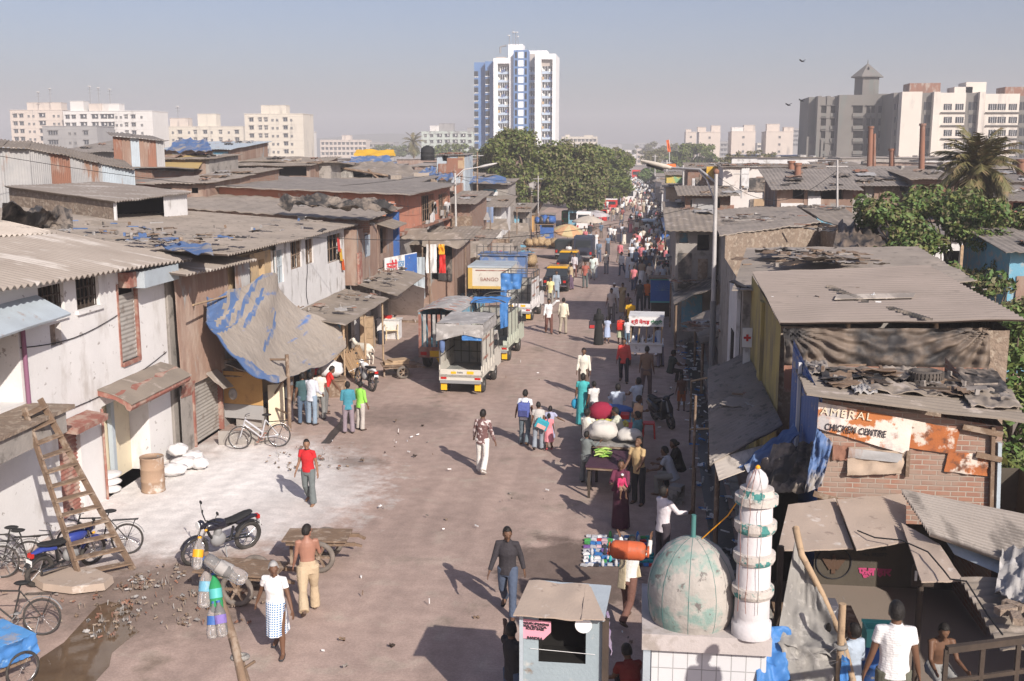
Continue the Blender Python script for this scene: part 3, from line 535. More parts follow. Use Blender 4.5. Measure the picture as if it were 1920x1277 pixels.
tree('far_tree','leafy tree by the far red truck on the street',tuple(PY(1220,345,250)[:2])+(0,),[(at(1222,330,250),(3.5,4,1.7))],3200,.35,[LEAF3],16,1.,.3,17)
tree('far_tree','rounded hedge-like trees beside the black water tank',tuple(PY(845,300,330)[:2])+(0,),[(at(835,283,330),(4.5,5,2.2)),(at(868,284,335),(5,5,2.2)),(at(812,288,330),(2.5,4,1.5))],4500,.42,[LEAF],18,1.2,.3,19)
tree('far_tree','dim band of trees below the hazy pale apartments',tuple(PY(720,300,500)[:2])+(0,),[(at(720,283,500),(11,6,2.6)),(at(760,284,500),(7,6,2.4))],3500,.6,[LEAF],20,1.6,.3,21)
tree('far_tree','dim trees under the flag in the hazy distance',tuple(PY(1275,300,520)[:2])+(0,),[(at(1230,281,620),(16,6,4)),(at(1265,282,520),(9,6,3.2))],3500,.7,[LEAF2],20,1.8,.3,23)
def palm(label,base,zc,nf,L,seed,lw=.05,n=34):
    t=T('palm_tree',label,'palm',base); r=random.Random(seed); h=zc-base[2]; mb=MB(); mb.tube([(0,0,0),(.1,0,h*.5),(0,0,h)],[.28,.2,.24],9); P(mb,'trunk',M['bark'],t)
    cr=MB()
    for f in range(nf):
        az=2*PI*f/nf*2.39996*.9+r.uniform(-.2,.2); el=R(r.choice([78,60,45,30,12,-10,-32,-55,-72])+r.uniform(-9,9)); l=L*r.uniform(.8,1.05); pts=[]; p=V((0,0,h)); d=el
        for k in range(9):
            pts.append(p.copy()); p=p+V((math.cos(az)*math.cos(d),math.sin(az)*math.cos(d),math.sin(d)))*(l/8); d-=R(7+4*math.cos(el))
        cr.tube(pts,[.035*(1-k/10) for k in range(9)],4,0)
        for k in range(n):
            q=k/n*7.6+.4; i=int(q); c=pts[i].lerp(pts[min(i+1,8)],q-i); dr=(pts[min(i+1,8)]-pts[i]).normalized(); sd=dr.cross(V((0,0,1))); 
            if sd.length<.1: sd=V((1,0,0))
            sd.normalize(); ll=L*.20*math.sin(PI*(.12+.8*k/n))+.12
            for s in(-1,1):
                e=c+(sd*s*.8+dr*.75+V((0,0,-.3+r.uniform(-.25,.2))))*ll; w=dr*lw
                cr.raw([c-w,c+w,e+w*.2,e-w*.2],[(0,1,2,3)],0)
    P(cr,'crown',LEAFP,t); return t
p=PY(1834,318,52); palm('shaggy date palm with drooping brown fronds on the right',(p.x,p.y,0),p.z,84,2.35,3,.04)
p=PY(775,272,300); palm('small hazy palm far behind the slum roofs',(p.x,p.y,0),p.z+.6,26,4.2,5,.1,16)
# frangipani-like tree beside the big right roof
b0=PY(1795,560,39); b0=(b0.x,b0.y,0)
t=tree('roadside_tree','sprawling big-leaved tree with pale bare branches behind the right roofs',b0,[(at(1660,405,41),(1.1,1.5,.75)),(at(1690,450,40),(.9,1.2,.75)),(at(1740,415,41),(1.2,1.5,.8)),(at(1735,450,40),(.8,1,.5)),(at(1850,400,40),(1.6,1.6,.95)),(at(1890,440,40),(1.3,1.5,.9)),(at(1810,395,42),(1.0,1.5,.6)),(at(1895,520,38),(.7,1,.9)),(at(1860,530,38),(.5,.8,.5)),(at(1640,410,40),(.7,.9,.5)),(at(1760,380,43),(.9,1.2,.6)),(at(1830,440,40),(.9,1.2,.6))],16000,.11,[LEAF3,LEAF3,LEAF,LEAF2],9,.46,.16,31,cat='tree')
tree('roadside_shrub','dense green creeper and shrub thicket beside the brick shop',tuple(PY(1890,800,27)[:2])+(0,),[(at(1915,650,28),(1.1,1.5,.9)),(at(1900,720,27),(1.0,1.4,.9)),(at(1910,800,26),(1.2,1.5,.9)),(at(1920,880,25),(1.2,1.5,1.0)),(at(1905,940,25),(1.0,1.2,.8)),(at(1880,655,29),(.55,.9,.5))],9000,.11,[LEAF3,LEAF,LEAF3],12,.4,.12,37,cat='shrub')
tree('roadside_shrub','low shrub with dry leaves under the pale bare branches',tuple(PY(1850,600,34)[:2])+(0,),[(at(1870,560,34),(.9,1.2,.7)),(at(1900,600,33),(.8,1.2,.6)),(at(1800,530,36),(.7,1,.5))],3200,.11,[LEAF3,LEAF2],12,.36,.1,41,cat='shrub')
# ---------- building helpers
def junk(name,label,pts,seed,mats=None,s=.35,kind='stuff',cat=None):
    """scatter of boards, rags and stones lying on given spots; pts: [(point,normal-ish spread radius,count)]"""
    r=random.Random(seed); mb=MB()
    for p,rad,n in pts:
        p=V(p)
        for k in range(n):
            a=r.uniform(0,2*PI); d=rad*math.sqrt(r.random()); q=p+V((math.cos(a)*d,math.sin(a)*d*1.2,0)); q.z+=(rad and r.uniform(0,.06)); z=r.random(); m=r.randrange(6)
            rot=Matrix.Rotation(r.uniform(0,PI),3,'Z')@Matrix.Rotation(r.uniform(-.25,.25),3,'X')
            if z<.45: mb.cb(q+V((0,0,.04)),(s*r.uniform(.8,3),s*r.uniform(.08,.3),.03),m,rot)
            elif z<.8:
                w,h=s*r.uniform(.5,1.6),s*r.uniform(.4,1.2); mb.sheet(*[q+rot@V(c) for c in((-w,-h,.03),(w,-h,.02),(w,h,.03),(-w,h,.04))],4,4,lambda u,v,k=k: .07*nz(u*3+k,v*3,seed),.01,m)
            else: mb.cb(q+V((0,0,.05)),(s*.4*r.uniform(.5,1),s*.35,.1),m,rot)
    o=one(mb,name,mats or [M['wood'],M['tarpblack'],M['roof3'],M['tarpgrey'],M['rust'],M['plaster']],label,cat,kind=kind); return o
def cloth(A,B,C,D,nx=24,ny=20,amp=.08,fr=5,seed=0,t=.012,sagv=0.,fold=0.,mb=None,mi=0,mfn=None,rag=0.):
    mb=mb or MB()
    def f(u,v):
        o=amp*(noise.noise(V((u*fr+seed,v*fr*.7,seed)))+.5*noise.noise(V((u*fr*2.3,v*fr*2,seed+3))))-sagv*math.sin(PI*u)*math.sin(PI*v)
        if fold: o+=fold*abs(math.sin(PI*(u*7+1.5*nz(v*2,seed)+seed)))*(.3+.7*v)
        return o
    mb.sheet(A,B,C,D,nx,ny,f,t,mi,True,mfn); return mb
def sealed(A,B,z0,z1,t=.12): pass
def grille(mb,X,y0,y1,z0,z1,n=5,m=2,mi=0,r=.012,dx=-.02):
    for i in range(n+1):
        y=y0+(y1-y0)*i/n; mb.beam((X+dx,y,z0),(X+dx,y,z1),r*2,mi=mi)
    for j in range(m+1):
        z=z0+(z1-z0)*j/m; mb.beam((X+dx,y0,z),(X+dx,y1,z),r*2.4,mi=mi)
def slats(y0,y1,z0,z1,X,pitch=.09,dx=.02,mi=0,mb=None,nx=1,ax='y'):
    """rolled steel shutter: horizontal ribs"""
    mb=mb or MB(); n=max(4,int((z1-z0)/pitch)); prof=[]
    for i in range(n*4+1): prof.append((z0+(z1-z0)*i/(n*4),dx*.5*math.sin(2*PI*i/4)+dx*.5))
    vs=[];fs=[]
    for y in(y0,y1):
        for z,d in prof: vs.append((X+d,y,z) if ax=='y' else (y,X-d,z))
    k=len(prof); fs=[(i,i+k,i+k+1,i+1) if ax=='y' else (i,i+1,i+k+1,i+k) for i in range(k-1)]
    if ax!='y': fs=[tuple(reversed(f)) for f in fs]
    return mb.raw(vs,fs,mi,True)
def yz(X,u0,v0,u1,v1):
    a=PX(u0,v0,X);b=PX(u1,v1,X); return min(a.y,b.y),max(a.y,b.y),min(a.z,b.z),max(a.z,b.z)
# ---------- white two-storey house, lower left
def white_house():
    X=-12.7; Y0=12.; t=T('limewashed_house','white limewashed two-storey house with a grey corrugated roof and purple door pipe','house',(X,20,0))
    H=lambda a: (a[0]-Y0,a[1]-Y0,a[2],a[3])
    door=(17.2,20.4,3.15,5.0); w1=(21.25,22.28,4.74,5.44); w2=(22.8,23.85,4.72,5.44); sm=(21.6,22.05,4.08,4.58); us=(24.7,25.72,3.12,5.1); lo=(23.58,26.0,0,2.28); rw=yz(X,108,815,160,955)
    L=27.35-Y0
    mb=MB(); mb.facade((X,Y0),(0,1),L,-.05,5.45,[H(door)+(1.0,1),H(w1)+(.3,1),H(w2)+(.3,1),H(sm)+(.14,3),H(us)+(.12,1),H(lo)+(.55,2),H(rw)+(.16,1)],mi=0,rmi=4)
    mb.face([(X,Y0,5.45),(X,27.35,5.45),(X,27.35,5.47),(X,Y0,6.03)],0); mb.face([(X,27.35,-.05),(X-9,27.35,-.05),(X-9,27.35,6.6),(X,27.35,5.5)],0); mb.face([(X,Y0,-.05),(X,Y0,5.5),(X-9,Y0,6.6),(X-9,Y0,-.05)],0); mb.face([(X-9,27.35,-.05),(X-9,Y0,-.05),(X-9,Y0,6.6),(X-9,27.35,6.6)],0)
    P(mb,'wall',[M['white'],M['dark'],M['cream'],M['mud'],M['white']],t,True)
    A,B=V((-12.15,Y0,5.97)),V((-12.15,28.0,5.39)); sl=.185
    def up(p,x): return V((x,p.y,p.z+(p.x-x)*sl))
    r=MB(); r.corr(A,B,up(B,-16.4),up(A,-16.4),.235,.042,5,.018,0,6,.05,1); P(r,'roof',M['roofmid'],t,True)
    r=MB(); A2=up(A,-15.75)+V((0,0,.08)); B2=up(B,-15.75)+V((0,-.5,.08)); r.corr(A2,B2,up(B2,-22.5),up(A2,-22.5),.235,.042,5,.018,0,6,.05,2); P(r,'roof',M['roofpale'],t,True)
    pur=flat('purple_trim',(.22,.10,.16),.5)
    for q,dk in((w1,1),(w2,1)):
        m=MB(); m.box((X-.2,q[0],q[2]),(X-.14,q[0]+.07,q[3]));m.box((X-.2,q[1]-.07,q[2]),(X-.14,q[1],q[3]));m.box((X-.2,q[0]+.07,q[2]),(X-.14,q[1]-.07,q[2]+.07)); grille(m,X,q[0],q[1],q[2],q[3],6,3,0,.014,-.1)
        wo=P(m,'window',M['darkwood'],t,True); P(MB().box((X-.02,q[0]-.06,q[2]-.09),(X+.07,q[1]+.06,q[2]-.005)),'sill',M['white'],wo,True)
    m=slats(us[0]+.05,us[1]-.05,us[2],us[3]-.3,X-.08,.11,.03); so_=P(m,'shutter',M['shutter'],t,True)
    m=MB(); m.box((X-.06,us[0]-.03,us[2]-.08),(X+.03,us[0]+.03,us[3]));m.box((X-.06,us[1]-.03,us[2]-.08),(X+.03,us[1]+.03,us[3]));m.box((X-.06,us[0]+.05,us[2]-.1),(X+.06,us[1]-.05,us[2])); P(m,'shutter_frame',M['redpaint'],so_,True)
    m=MB(); m.box((X+.003,us[0]+.1,5.0),(X+.3,us[0]+.48,5.37),0).box((X+.003,us[0]+.5,4.95),(X+.5,27.2,5.36),1); P(m,'shutter_housing',[M['redpaint'],M['tinblue']],t,True)
    # door canopy and pipe
    m=MB(); m.sheet((X+.85,16.2,4.85),(X+.75,21.2,4.92),(X,21.2,5.3),(X,16.2,5.25),8,3,lambda u,v:.03*nz(u*5,v*3),.05); P(m,'canopy',M['tinblue'],t,True)
    m=MB().tube([(X+.06,20.5,3.0),(X+.06,20.48,5.0)],.05,8); P(m,'door_pipe',pur,t,True)
    m=MB(); m.box((X-1.0,17.3,3.16),(X-.35,18.7,3.95),0).box((X-.6,18.9,3.16),(X-.5,19.5,4.0),0); P(m,'inside_counter',M['redpaint'],t,True)
    # lower shop awning
    a0,a1=23.45,26.85; m=MB(); pr=[(0,2.72),(.45,2.62),(.80,2.42),(.84,2.30),(.78,2.22),(.70,2.26),(.66,2.36),(.40,2.5),(0,2.58)]
    m.loft([[V((X+p,y,z)) for p,z in pr] for y in (a0,a0+.6,(a0+a1)/2,a1)],0,True,False); P(m,'awning',[M['redpaint']],t,True)
    m=MB(); m.sheet((X+.86,a0-.02,2.40),(X+.86,a1+.02,2.40),(X,a1+.02,2.74),(X,a0-.02,2.74),10,4,lambda u,v:.02*nz(u*8,v*4)+.05*math.sin(PI*v),.02); P(m,'awning_top',M['roof2'],t,True)
    m=MB(); m.box((X-.5,24.75,0),(X-.38,24.9,2.26),0); P(m,'shop_post',M['tinblue'],t,True)
    m=MB().tube([(X+.05,23.5,0),(X+.05,23.5,2.25)],.035,6); P(m,'rusty_pipe',M['redpaint'],t,True)
    # barred red window and its ledge behind the ladder
    m=slats(rw[0],rw[1],rw[2],rw[3],X-.12,.1,.04); P(m,'red_shutter',M['redpaint'],t,True)
    m=MB(); m.sheet((X,rw[0]-.2,rw[3]+.12),(X,rw[1]+.35,rw[3]+.12),(X+.55,rw[1]+.3,rw[3]+.05),(X+.55,rw[0]-.15,rw[3]+.05),6,4,lambda u,v:.015*nz(u*4,v*4),.14); P(m,'ledge',M['redpaint'],t,True)
    # landing block in front of the upper door
    m=MB(); m.box((X+.003,15,2.55),(X+.95,20.35,3.02),0); m.box((X+.003,14.9,3.022),(X+1.05,20.55,3.1),1); P(m,'landing',[M['plaster'],M['mud']],t,True)
    for (y0,z0,y1,z1) in [(21.5,2.6,27.2,2.05+.9),(20.4,4.3,24.6,4.35)]:
        m=MB().tube([mixv((X+.03,y0,z0),(X+.03,y1,z1),k/8)-V((0,0,.18*math.sin(PI*k/8))) for k in range(9)],.012,4); P(m,'wall_cable',M['black'],t,True)
white_house()
# ladder
def ladder():
    a=V((-10.75,18.7,0)); b=V((-9.98,19.35,0)); tA=PX(45,765,-11.95); tB=PX(75,748,-11.85); t=T('wooden_ladder','long wooden plank ladder leaning from the dusty ground up to the white house landing','ladder',tuple((a+b)/2))
    for p,q in((a,tA),(b,tB)): P(MB().beam(p,q,.05,.12),'rail',M['wood'],t,True)
    n=12
    for k in range(n):
        f=(k+.45)/n; p=mixv(a,tA,f);q=mixv(b,tB,f); d=(q-p).normalized(); P(MB().raw(*_plank(p-d*.02,q+d*.02,.2,.03)),'rung',M['wood'],t,True)
def _plank(p,q,w,h):
    d=(q-p).normalized(); s=d.cross(V((0,0,1))).normalized(); return [p-s*w/2,q-s*w/2,q+s*w/2,p+s*w/2,p-s*w/2+V((0,0,h)),q-s*w/2+V((0,0,h)),q+s*w/2+V((0,0,h)),p+s*w/2+V((0,0,h))],[(0,3,2,1),(4,5,6,7),(0,1,5,4),(1,2,6,5),(2,3,7,6),(3,0,4,7)]
ladder()
# ---------- brown corrugated house
def brown_house():
    X=-12.45; t=T('corrugated_house','brown corrugated metal house with a rolled shutter between the white house and the blue tarp','house',(X,29.5,0))
    m=MB(); m.corr((X+.08,31.2,1.85),(X+.08,27.42,1.85),(X,27.42,4.95),(X,31.2,4.95),.085,.014,6,.008,0,5,.05,3); P(m,'upper_wall',M['brownsheet'],t,True)
    m=MB(); m.facade((X,27.4),(0,1),3.9,-.05,1.9,[(.85,2.85,0,1.78,.15,1)],mi=0); m.box((X-8,27.42,0),(X-.2,31.25,5.0),0); P(m,'lower_wall',[M['plaster'],M['dark']],t,True)
    s=P(slats(28.28,30.22,.02,1.8,X-.1,.1,.03),'shutter',M['shutter'],t,True); m=MB()
    for y in(28.2,30.22): m.box((X-.12,y,0),(X+.05,y+.09,1.85))
    P(m,'shutter_frame',M['redpaint'],s,True)
    P(MB().sheet((X+.02,27.45,1.6),(X+.02,28.2,1.55),(X+.14,28.15,1.95),(X+.12,27.4,2.0),3,2,None,.03),'rusty_strip',M['redpaint'],t,True)
    m=MB(); m.corr((-11.75,26.6,5.12),(-11.75,31.9,4.98),(-14.2,31.9,5.35),(-14.2,26.6,5.4),.22,.035,3,.015,0,6,.03,5); P(m,'roof',M['roofmid'],t,True)
    for A,B,C,D in [((-12.2,30.1,2.05),(-12.15,31.4,2.0),(-11.3,31.2,1.85),(-11.35,30.0,1.8)),((-12.35,29.0,2.0),(-12.3,29.7,1.98),(-11.85,29.8,1.45),(-11.9,29.2,1.5))]:
        P(MB().sheet(D,C,B,A,5,4,lambda u,v:.05*nz(u*3,v*3,A[1]),.03),'awning_flap',M['roofmid'],t,True)
brown_house()
# ---------- tan and grey house under the big tarpaulin
def tan_house():
    X=-12.2; t=T('patched_house','house with an ochre upper wall and tin panel behind the big blue tarp','house',(X,33,0))
    m=MB(); m.facade((X,32.5),(0,1),2,-.05,5.1,[(.75,1.3,4.3,4.85,.2)],mi=0); m.box((X-8,31.3,0),(X-.25,34.5,5.1),0); P(m,'wall',[M['tan'],M['dark']],t,True)
    m=MB(); m.corr((X,32.5,2),(X,31.25,2),(X-.02,31.25,5.0),(X-.02,32.5,5.0),.09,.014,4,.008,0,5,.03,6); P(m,'tin_panel',M['tin'],t,True)
    # plywood stall below the tarp
    s=T('tarp_stall','stall of orange plywood and sticks under the big blue tarp','stall',(-11,30.6,0)); a=G(412,800);b=G(548,812)
    A=PX(412,700,a.x); m=MB(); pA=G(418,800);pB=G(495,806)
    q=lambda p,z:V((p.x,p.y,z))
    m.sheet(q(pA,.75),q(pB,.75),q(pB,1.75),q(pA,1.75),4,3,lambda u,v:.02*nz(u*3,v*3),.02); P(m,'plywood_panel',M['ply'],s,True)
    m=MB(); m.sheet(q(pA,.3),q(pB,.3),q(pB,.74),q(pA,.74),4,3,lambda u,v:.02*nz(u*3,v*3,2),.02); P(m,'tin_panel',M['tin'],s,True)
    m=MB(); pC=G(410,835); pD=G(505,832); m.sheet(q(pC,0.),q(pD,0.),q(pD,.38),q(pC,.42),6,3,lambda u,v:.03*nz(u*4,v*3,4),.05); P(m,'concrete_skirt',M['plaster'],s,True)
    pE=G(543,808); pF=G(500,790); pL=G(413,800)
    for p,h,r_,nm in [(pE,2.35,.06,'post'),(pL,2.3,.07,'post'),(G(470,800),2.2,.05,'post')]: P(MB().tube([q(p,0),q(p,h*.5)+V((.03,0,0)),q(p,h)],r_,7),nm,M['wood'],s,True)
    for (p,z0,p2,z1) in [(pA,1.6,pE,1.62),(pF,.45,pE,1.75),(pF,.55,pE,.52),(pA,2.1,pE,2.2)]: P(MB().tube([q(p,z0),q(p2,z1)],.035,6),'pole',M['wood'],s,True)
    m=MB(); pG=G(505,800);pH=G(535,795); m.sheet(q(pG,.0),q(pH,.0),q(pH,1.3),q(pG,1.3),2,2,None,.03); P(m,'pale_board',M['cream'],s,True)
    m=MB(); m.box((-12.1,30.5,.02),(-11.3,33.8,.5)); P(m,'plinth',M['plaster'],s,True)
    one(MB().ball((0,0,0),(.14,.12,.18),8,6,0),'stone_weight',M['plaster'],'dark stone weight hanging from the plywood stall','weight',tuple(q(G(440,812),1.2)))
    # tarpaulin
    tp=MB(); n=64
    top=[PX(388,564,-12.1),PX(450,541,-12.05),PX(514,512,-12.0),PX(527,548,-11.9),PX(570,583,-11.3),PX(623,605,-10.5),PX(648,636,-10.05)]
    bot=[PX(386,605,-11.9),PX(413,642,-11.45),PX(450,685,-10.9),PX(507,718,-10.45),PX(560,702,-10.25),PX(607,686,-10.1),PX(649,652,-10.0)]; E1=top[1]
    def poly(pts,u):
        x=u*(len(pts)-1); i=min(int(x),len(pts)-2); f=x-i
        p0=pts[max(i-1,0)];p1=pts[i];p2=pts[i+1];p3=pts[min(i+2,len(pts)-1)]
        return .5*((2*p1)+(p2-p0)*f+(2*p0-5*p1+4*p2-p3)*f*f+(-p0+3*p1-3*p2+p3)*f**3)
    vs=[]
    for j in range(n+1):
        for i in range(n+1):
            u,v=i/n,j/n; p=poly(top,u)*(1-v)+poly(bot,u)*v; p.z-=.30*math.sin(PI*v)*(1-u)**.5; w=abs(math.sin(PI*(u*6+v*2.2+.8*nz(u*2,v*2))))
            p.z+=.05*nz(u*6,v*5,1)+.13*(1-w)*(1-u*.75); p.x+=.04*nz(u*5,v*6,4); vs.append(p)
    N=n+1; fs=[(j*N+i,(j+1)*N+i,(j+1)*N+i+1,j*N+i+1) for j in range(n) for i in range(n)]
    o=len(tp.v); tp.v+=[tuple(p) for p in vs]
    for k,f in enumerate(fs):
        u=(k%n+.5)/n;v=(k//n+.5)/n; edge=.10+.06*nz(v*5,u*4,9)
        tp.f.append(f); tp.s.append(True); tp.m.append(1 if (u<edge*.8 or (u<.5 and nz(u*22+v*3,v*1.7,3)>u*1.35-.17) or (v>.94+.08*nz(u*6,2) and u<.55) or nz(u*9+v*7,u*1.2-v,8)>.62) else 0)
    vb=[p-V((.012,0,.014)) for p in vs]; tp.raw(vb,[tuple(reversed(f)) for f in fs],1,True)
    one(tp,'tarpaulin',[M['tarpdust'],M['tarpblue']],'big sagging dusty blue tarpaulin hung from the ochre wall over a stall','tarp',tuple(E1),wld=True)
    for a,b in [((380,565),(420,560)),((370,555),(395,575))]: pass
    one(MB().tube([PX(362,572,-11.8),PX(425,555,-12.0)],.03,5),'bamboo_stick',M['woodpale'],'short bamboo stick poking from the tarp corner','stick',tuple(PX(362,572,-11.8)),wld=True)
tan_house()
# ---------- white upper storey with lean-to shops
def white_upper():
    X=-12.0; t=T('white_upper_house','stained white house with four street windows above a lean-to shop roof','house',(X,38.5,0)); Y0=34.4;L=42.75-Y0
    hs=[yz(X,518,470,533,528),yz(X,544,455,566,500),yz(X,572,450,588,492),yz(X,613,443,640,486)]
    m=MB(); m.facade((X,Y0),(0,1),L,2.35,5.25,[(a-Y0,b-Y0,c,d,.22) for a,b,c,d in hs],mi=0); m.box((X-9,Y0,0),(X-.3,42.75,5.3),0); P(m,'wall',[M['whitedirt'],M['dark']],t,True)
    m=MB(); m.facade((X+.06,Y0),(0,1),L,-.05,2.35,[(1.2,2.4,0,2.1,.2),(2.9,4.6,0,2.0,.15),(5.0,6.6,0,2.0,.15),(6.9,8.1,0,2.1,.3)],mi=0); P(m,'lower_wall',[M['tan'],M['dark']],t,True)
    for a,b in((2.95,4.55),(5.05,6.55)): P(slats(Y0+a,Y0+b,.02,1.98,X-.03,.1,.03),'shutter',M['brownsheet'],t,True)
    P(MB().box((X+.1,Y0+2.6,0),(X+.2,Y0+2.75,2.2)).box((X+.1,Y0+6.68,0),(X+.2,Y0+6.8,2.2)),'door_post',M['skyblue'],t,True)
    for i,(a,b,c,d) in enumerate(hs):
        m=MB(); m.box((X-.12,a,c),(X-.06,a+.06,d));m.box((X-.12,b-.06,c),(X-.06,b,d)); grille(m,X,a,b,c,d,4,2,0,.014,-.07); P(m,'window',M['tinblue'] if i==0 else M['wood'],t,True)
    a,b,c,d=hs[3]
    for k,cc in enumerate([(.55,.06,.05),(.6,.35,.04),(.55,.09,.02)]): P(MB().sheet((X+.05,a+1.2+k*.28,d-.15-k*.45),(X+.05,a+1.5+k*.28,d-.2-k*.45),(X+.09,a+1.5+k*.28,d-.75-k*.4),(X+.09,a+1.2+k*.28,d-.7-k*.4),3,4,lambda u,v:.03*nz(u*4,v*4,k),.02),'washing',flat('washing_bright_%d'%k,cc,.8),t,True)
    m=MB(); m.corr((-11.55,29.0,5.42),(-11.55,43.4,5.34),(-24.5,43.8,6.15),(-24.5,29.0,6.15),.22,.032,6,.015,0,5,.08,7); P(m,'roof',M['roof'],t,True)
    q=[PX(555,590,-11.98),PX(648,542,-11.98),PX(742,545,-10.0),PX(655,615,-10.0)]
    q=[V((-11.97,35.3,2.75)),V((-11.97,42.6,2.75)),V((-9.9,41.6,2.52)),V((-9.9,35.2,2.46))]
    m=MB(); m.sheet(q[3],q[2],q[1],q[0],20,8,lambda u,v:.035*nz(u*7,v*4,3),.03); P(m,'lean_to_roof',M['roof2'],t,True)
    for y in(35.6,38.5,41.3): P(MB().tube([(-10.1,y,0),(-10.1,y,2.45)],.04,6),'lean_to_post',M['woodpale'],t,True)
    P(MB().tube([(X+.03,37.6+.25*math.sin(k*.9)*k/8,4.9-k*.3) for k in range(8)],.012,4),'wall_cable',M['black'],t,True)
white_upper()
def brick_boxes():
    X=-11.85; t=T('boarded_house','brown boarded upper rooms with shuttered windows beside the pink building','house',(X,46,0))
    P(MB().box((X-9,42.9,0),(X-.3,50,5.3)),'wall',M['whitedirt'],t,True)
    m=MB(); a=yz(X,645,435,690,508); m.facade((X+.35,42.85),(0,1),3.5,2.95,5.15,[(1.3,2.2,3.9,4.85,.15)],mi=0); m.box((X-.3,42.85,2.95),(X+.1,46.35,5.15),0); m.face([(X+.1,42.85,2.95),(X+.35,42.85,2.95),(X+.35,42.85,5.15),(X+.1,42.85,5.15)],0); m.box((X-.3,42.85,2.85),(X+.37,46.35,2.948),0); P(m,'boarded_room',[M['brownsheet'],M['dark']],t,True)
    m=MB(); m.facade((X+.25,46.9),(0,1),3.0,3.1,5.3,[(.4,1.5,3.7,4.9,.15)],mi=0); m.box((X-.3,46.9,3.1),(X+.05,49.9,5.3),0); m.face([(X+.05,46.9,3.1),(X+.25,46.9,3.1),(X+.25,46.9,5.3),(X+.05,46.9,5.3)],0); P(m,'boarded_room',[M['brownsheet'],M['dark']],t,True)
    P(MB().box((X+.02,46.4,2.3),(X+.2,46.85,5.2)),'white_pier',M['whitedirt'],t,True); P(MB().box((X+.36,42.8,2.9),(X+.45,43.3,4.2)),'red_board',M['redpaint'],t,True)
    P(MB().sheet((X+.36,44.2,3.9),(X+.36,45.0,3.9),(X+.38,45.0,4.8),(X+.38,44.2,4.8),1,1,None,.03),'window_shutter',M['tinblue'],t,True)
    P(MB().box((X-.1,49.95,3.0),(X+.5,50.2,5.5)),'blue_panel',M['blue'],t,True)
    q=[PZ(345,388,5.75),PZ(676,417,5.55),PZ(724,402,5.6),PZ(735,388,5.95),PZ(345,371,6.2)]
    m=MB(); A,B,C,D=V((-21.5,45.6,5.95)),V((-11.2,43.6,5.5)),V((-11.2,50.4,5.7)),V((-21.5,52,6.3)); m.sheet(A,B,C,D,40,14,lambda u,v:.04*nz(u*9,v*7,2)+.03*math.sin(u*160),.04); P(m,'roof',M['roof'],t,True)
    P(MB().face([A-V((0,-.3,.05)),B-V((0,-.3,.05)),B-V((0,-.3,.55)),A-V((0,-.3,.8))][::-1]),'brick_strip',M['brickd'],t,True)
    m=MB(); m.sheet((X+1.1,46.6,4.95),(X+1.0,49.6,5.0),(X,49.7,5.25),(X,46.6,5.25),4,3,None,.04); P(m,'window_awning',M['roof2'],t,True)
    m=MB(); m.sheet((-9.7,42.3,2.55),(-9.8,48.6,2.65),(-11.8,48.8,3.1),(-11.8,42.9,3.0),14,6,lambda u,v:.06*nz(u*6,v*4,8),.04); P(m,'lean_to_roof',M['roof2'],t,True)
    m=MB(); m.facade((X+.04,42.8),(0,1),7.2,-.05,2.9,[(.5,2.6,0,2.3,.4),(3.2,4.6,0,2.3,.4),(5.0,6.7,0,2.3,.4)],mi=0); P(m,'lower_wall',[M['plaster'],M['dark']],t,True)
brick_boxes()
def pink_building():
    X=-11.9; t=T('pink_building','salmon pink plastered building with two messy barred windows and a flat grey roof','building',(X,59,0))
    h1=yz(X,790,368,813,412); h2=yz(X,822,365,838,402); Y0=51.6; L=67.2-Y0
    m=MB(); m.facade((X,Y0),(0,1),L,4.35,6.25,[(h1[0]-Y0,h1[1]-Y0,h1[2],h1[3],.3),(h2[0]-Y0,h2[1]-Y0,h2[2],h2[3],.3)],mi=0)
    m.face([(X-14,Y0,3.2),(X,Y0,4.35),(X,Y0,6.25),(X-14,Y0,6.85)][::1],0); m.face([(X-14,L+Y0,3),(X-14,L+Y0,6.8),(X,L+Y0,6.25),(X,L+Y0,3)],0); P(m,'upper_wall',[M['pink'],M['dark']],t,True)
    m=MB(); m.box((X-.05,Y0+.02,4.2),(X+.25,L+Y0,4.34)); P(m,'floor_edge',M['rust'],t,True)
    m=MB(); m.facade((X-.4,Y0),(0,1),L,-.05,4.3,[(1,4,0,2.2,.4),(5,8,0,2.2,.4),(9,12,0,2.4,.4)],mi=0); m.face([(X-14,Y0+.03,0),(X-.4,Y0+.03,0),(X-.4,Y0+.03,4.3),(X-14,Y0+.03,4.3)],0); P(m,'lower_wall',[M['plaster'],M['dark']],t,True)
    m=MB(); m.sheet((X-14.5,Y0-.6,6.85),(X+.9,Y0-.5,6.3),(X+.6,L+Y0+.4,6.35),(X-14.5,L+Y0,6.9),44,16,lambda u,v:.04*nz(u*8,v*8)+.02*math.sin(u*200),.06); P(m,'roof',M['roof3'],t,True)
    for h in(h1,h2):
        m=MB(); grille(m,X,h[0],h[1],h[2],h[3],6,2,0,.015,.04); w=P(m,'window',M['wood'],t,True); r=random.Random(int(h[0]*9)); m=MB()
        for k in range(9): 
            y=r.uniform(h[0]-.1,h[1]-.5); z=r.uniform(h[2]-.2,h[3]-.6); m.cb((X+.15,y+.3,z),(.16,r.uniform(.3,.8),r.uniform(.2,.6)),r.randrange(4),Matrix.Rotation(r.uniform(-.5,.5),3,'X'))
        P(m,'window_clutter',[M['tarpblack'],M['tarpgrey'],M['whitedirt'],M['wood']],w,True)
    P(MB().tube([(X-3,Y0-.04,6.2-k*.2+.04*math.sin(k)) for k in range(9)],.02,4),'wall_cable',M['black'],t,True)
pink_building()
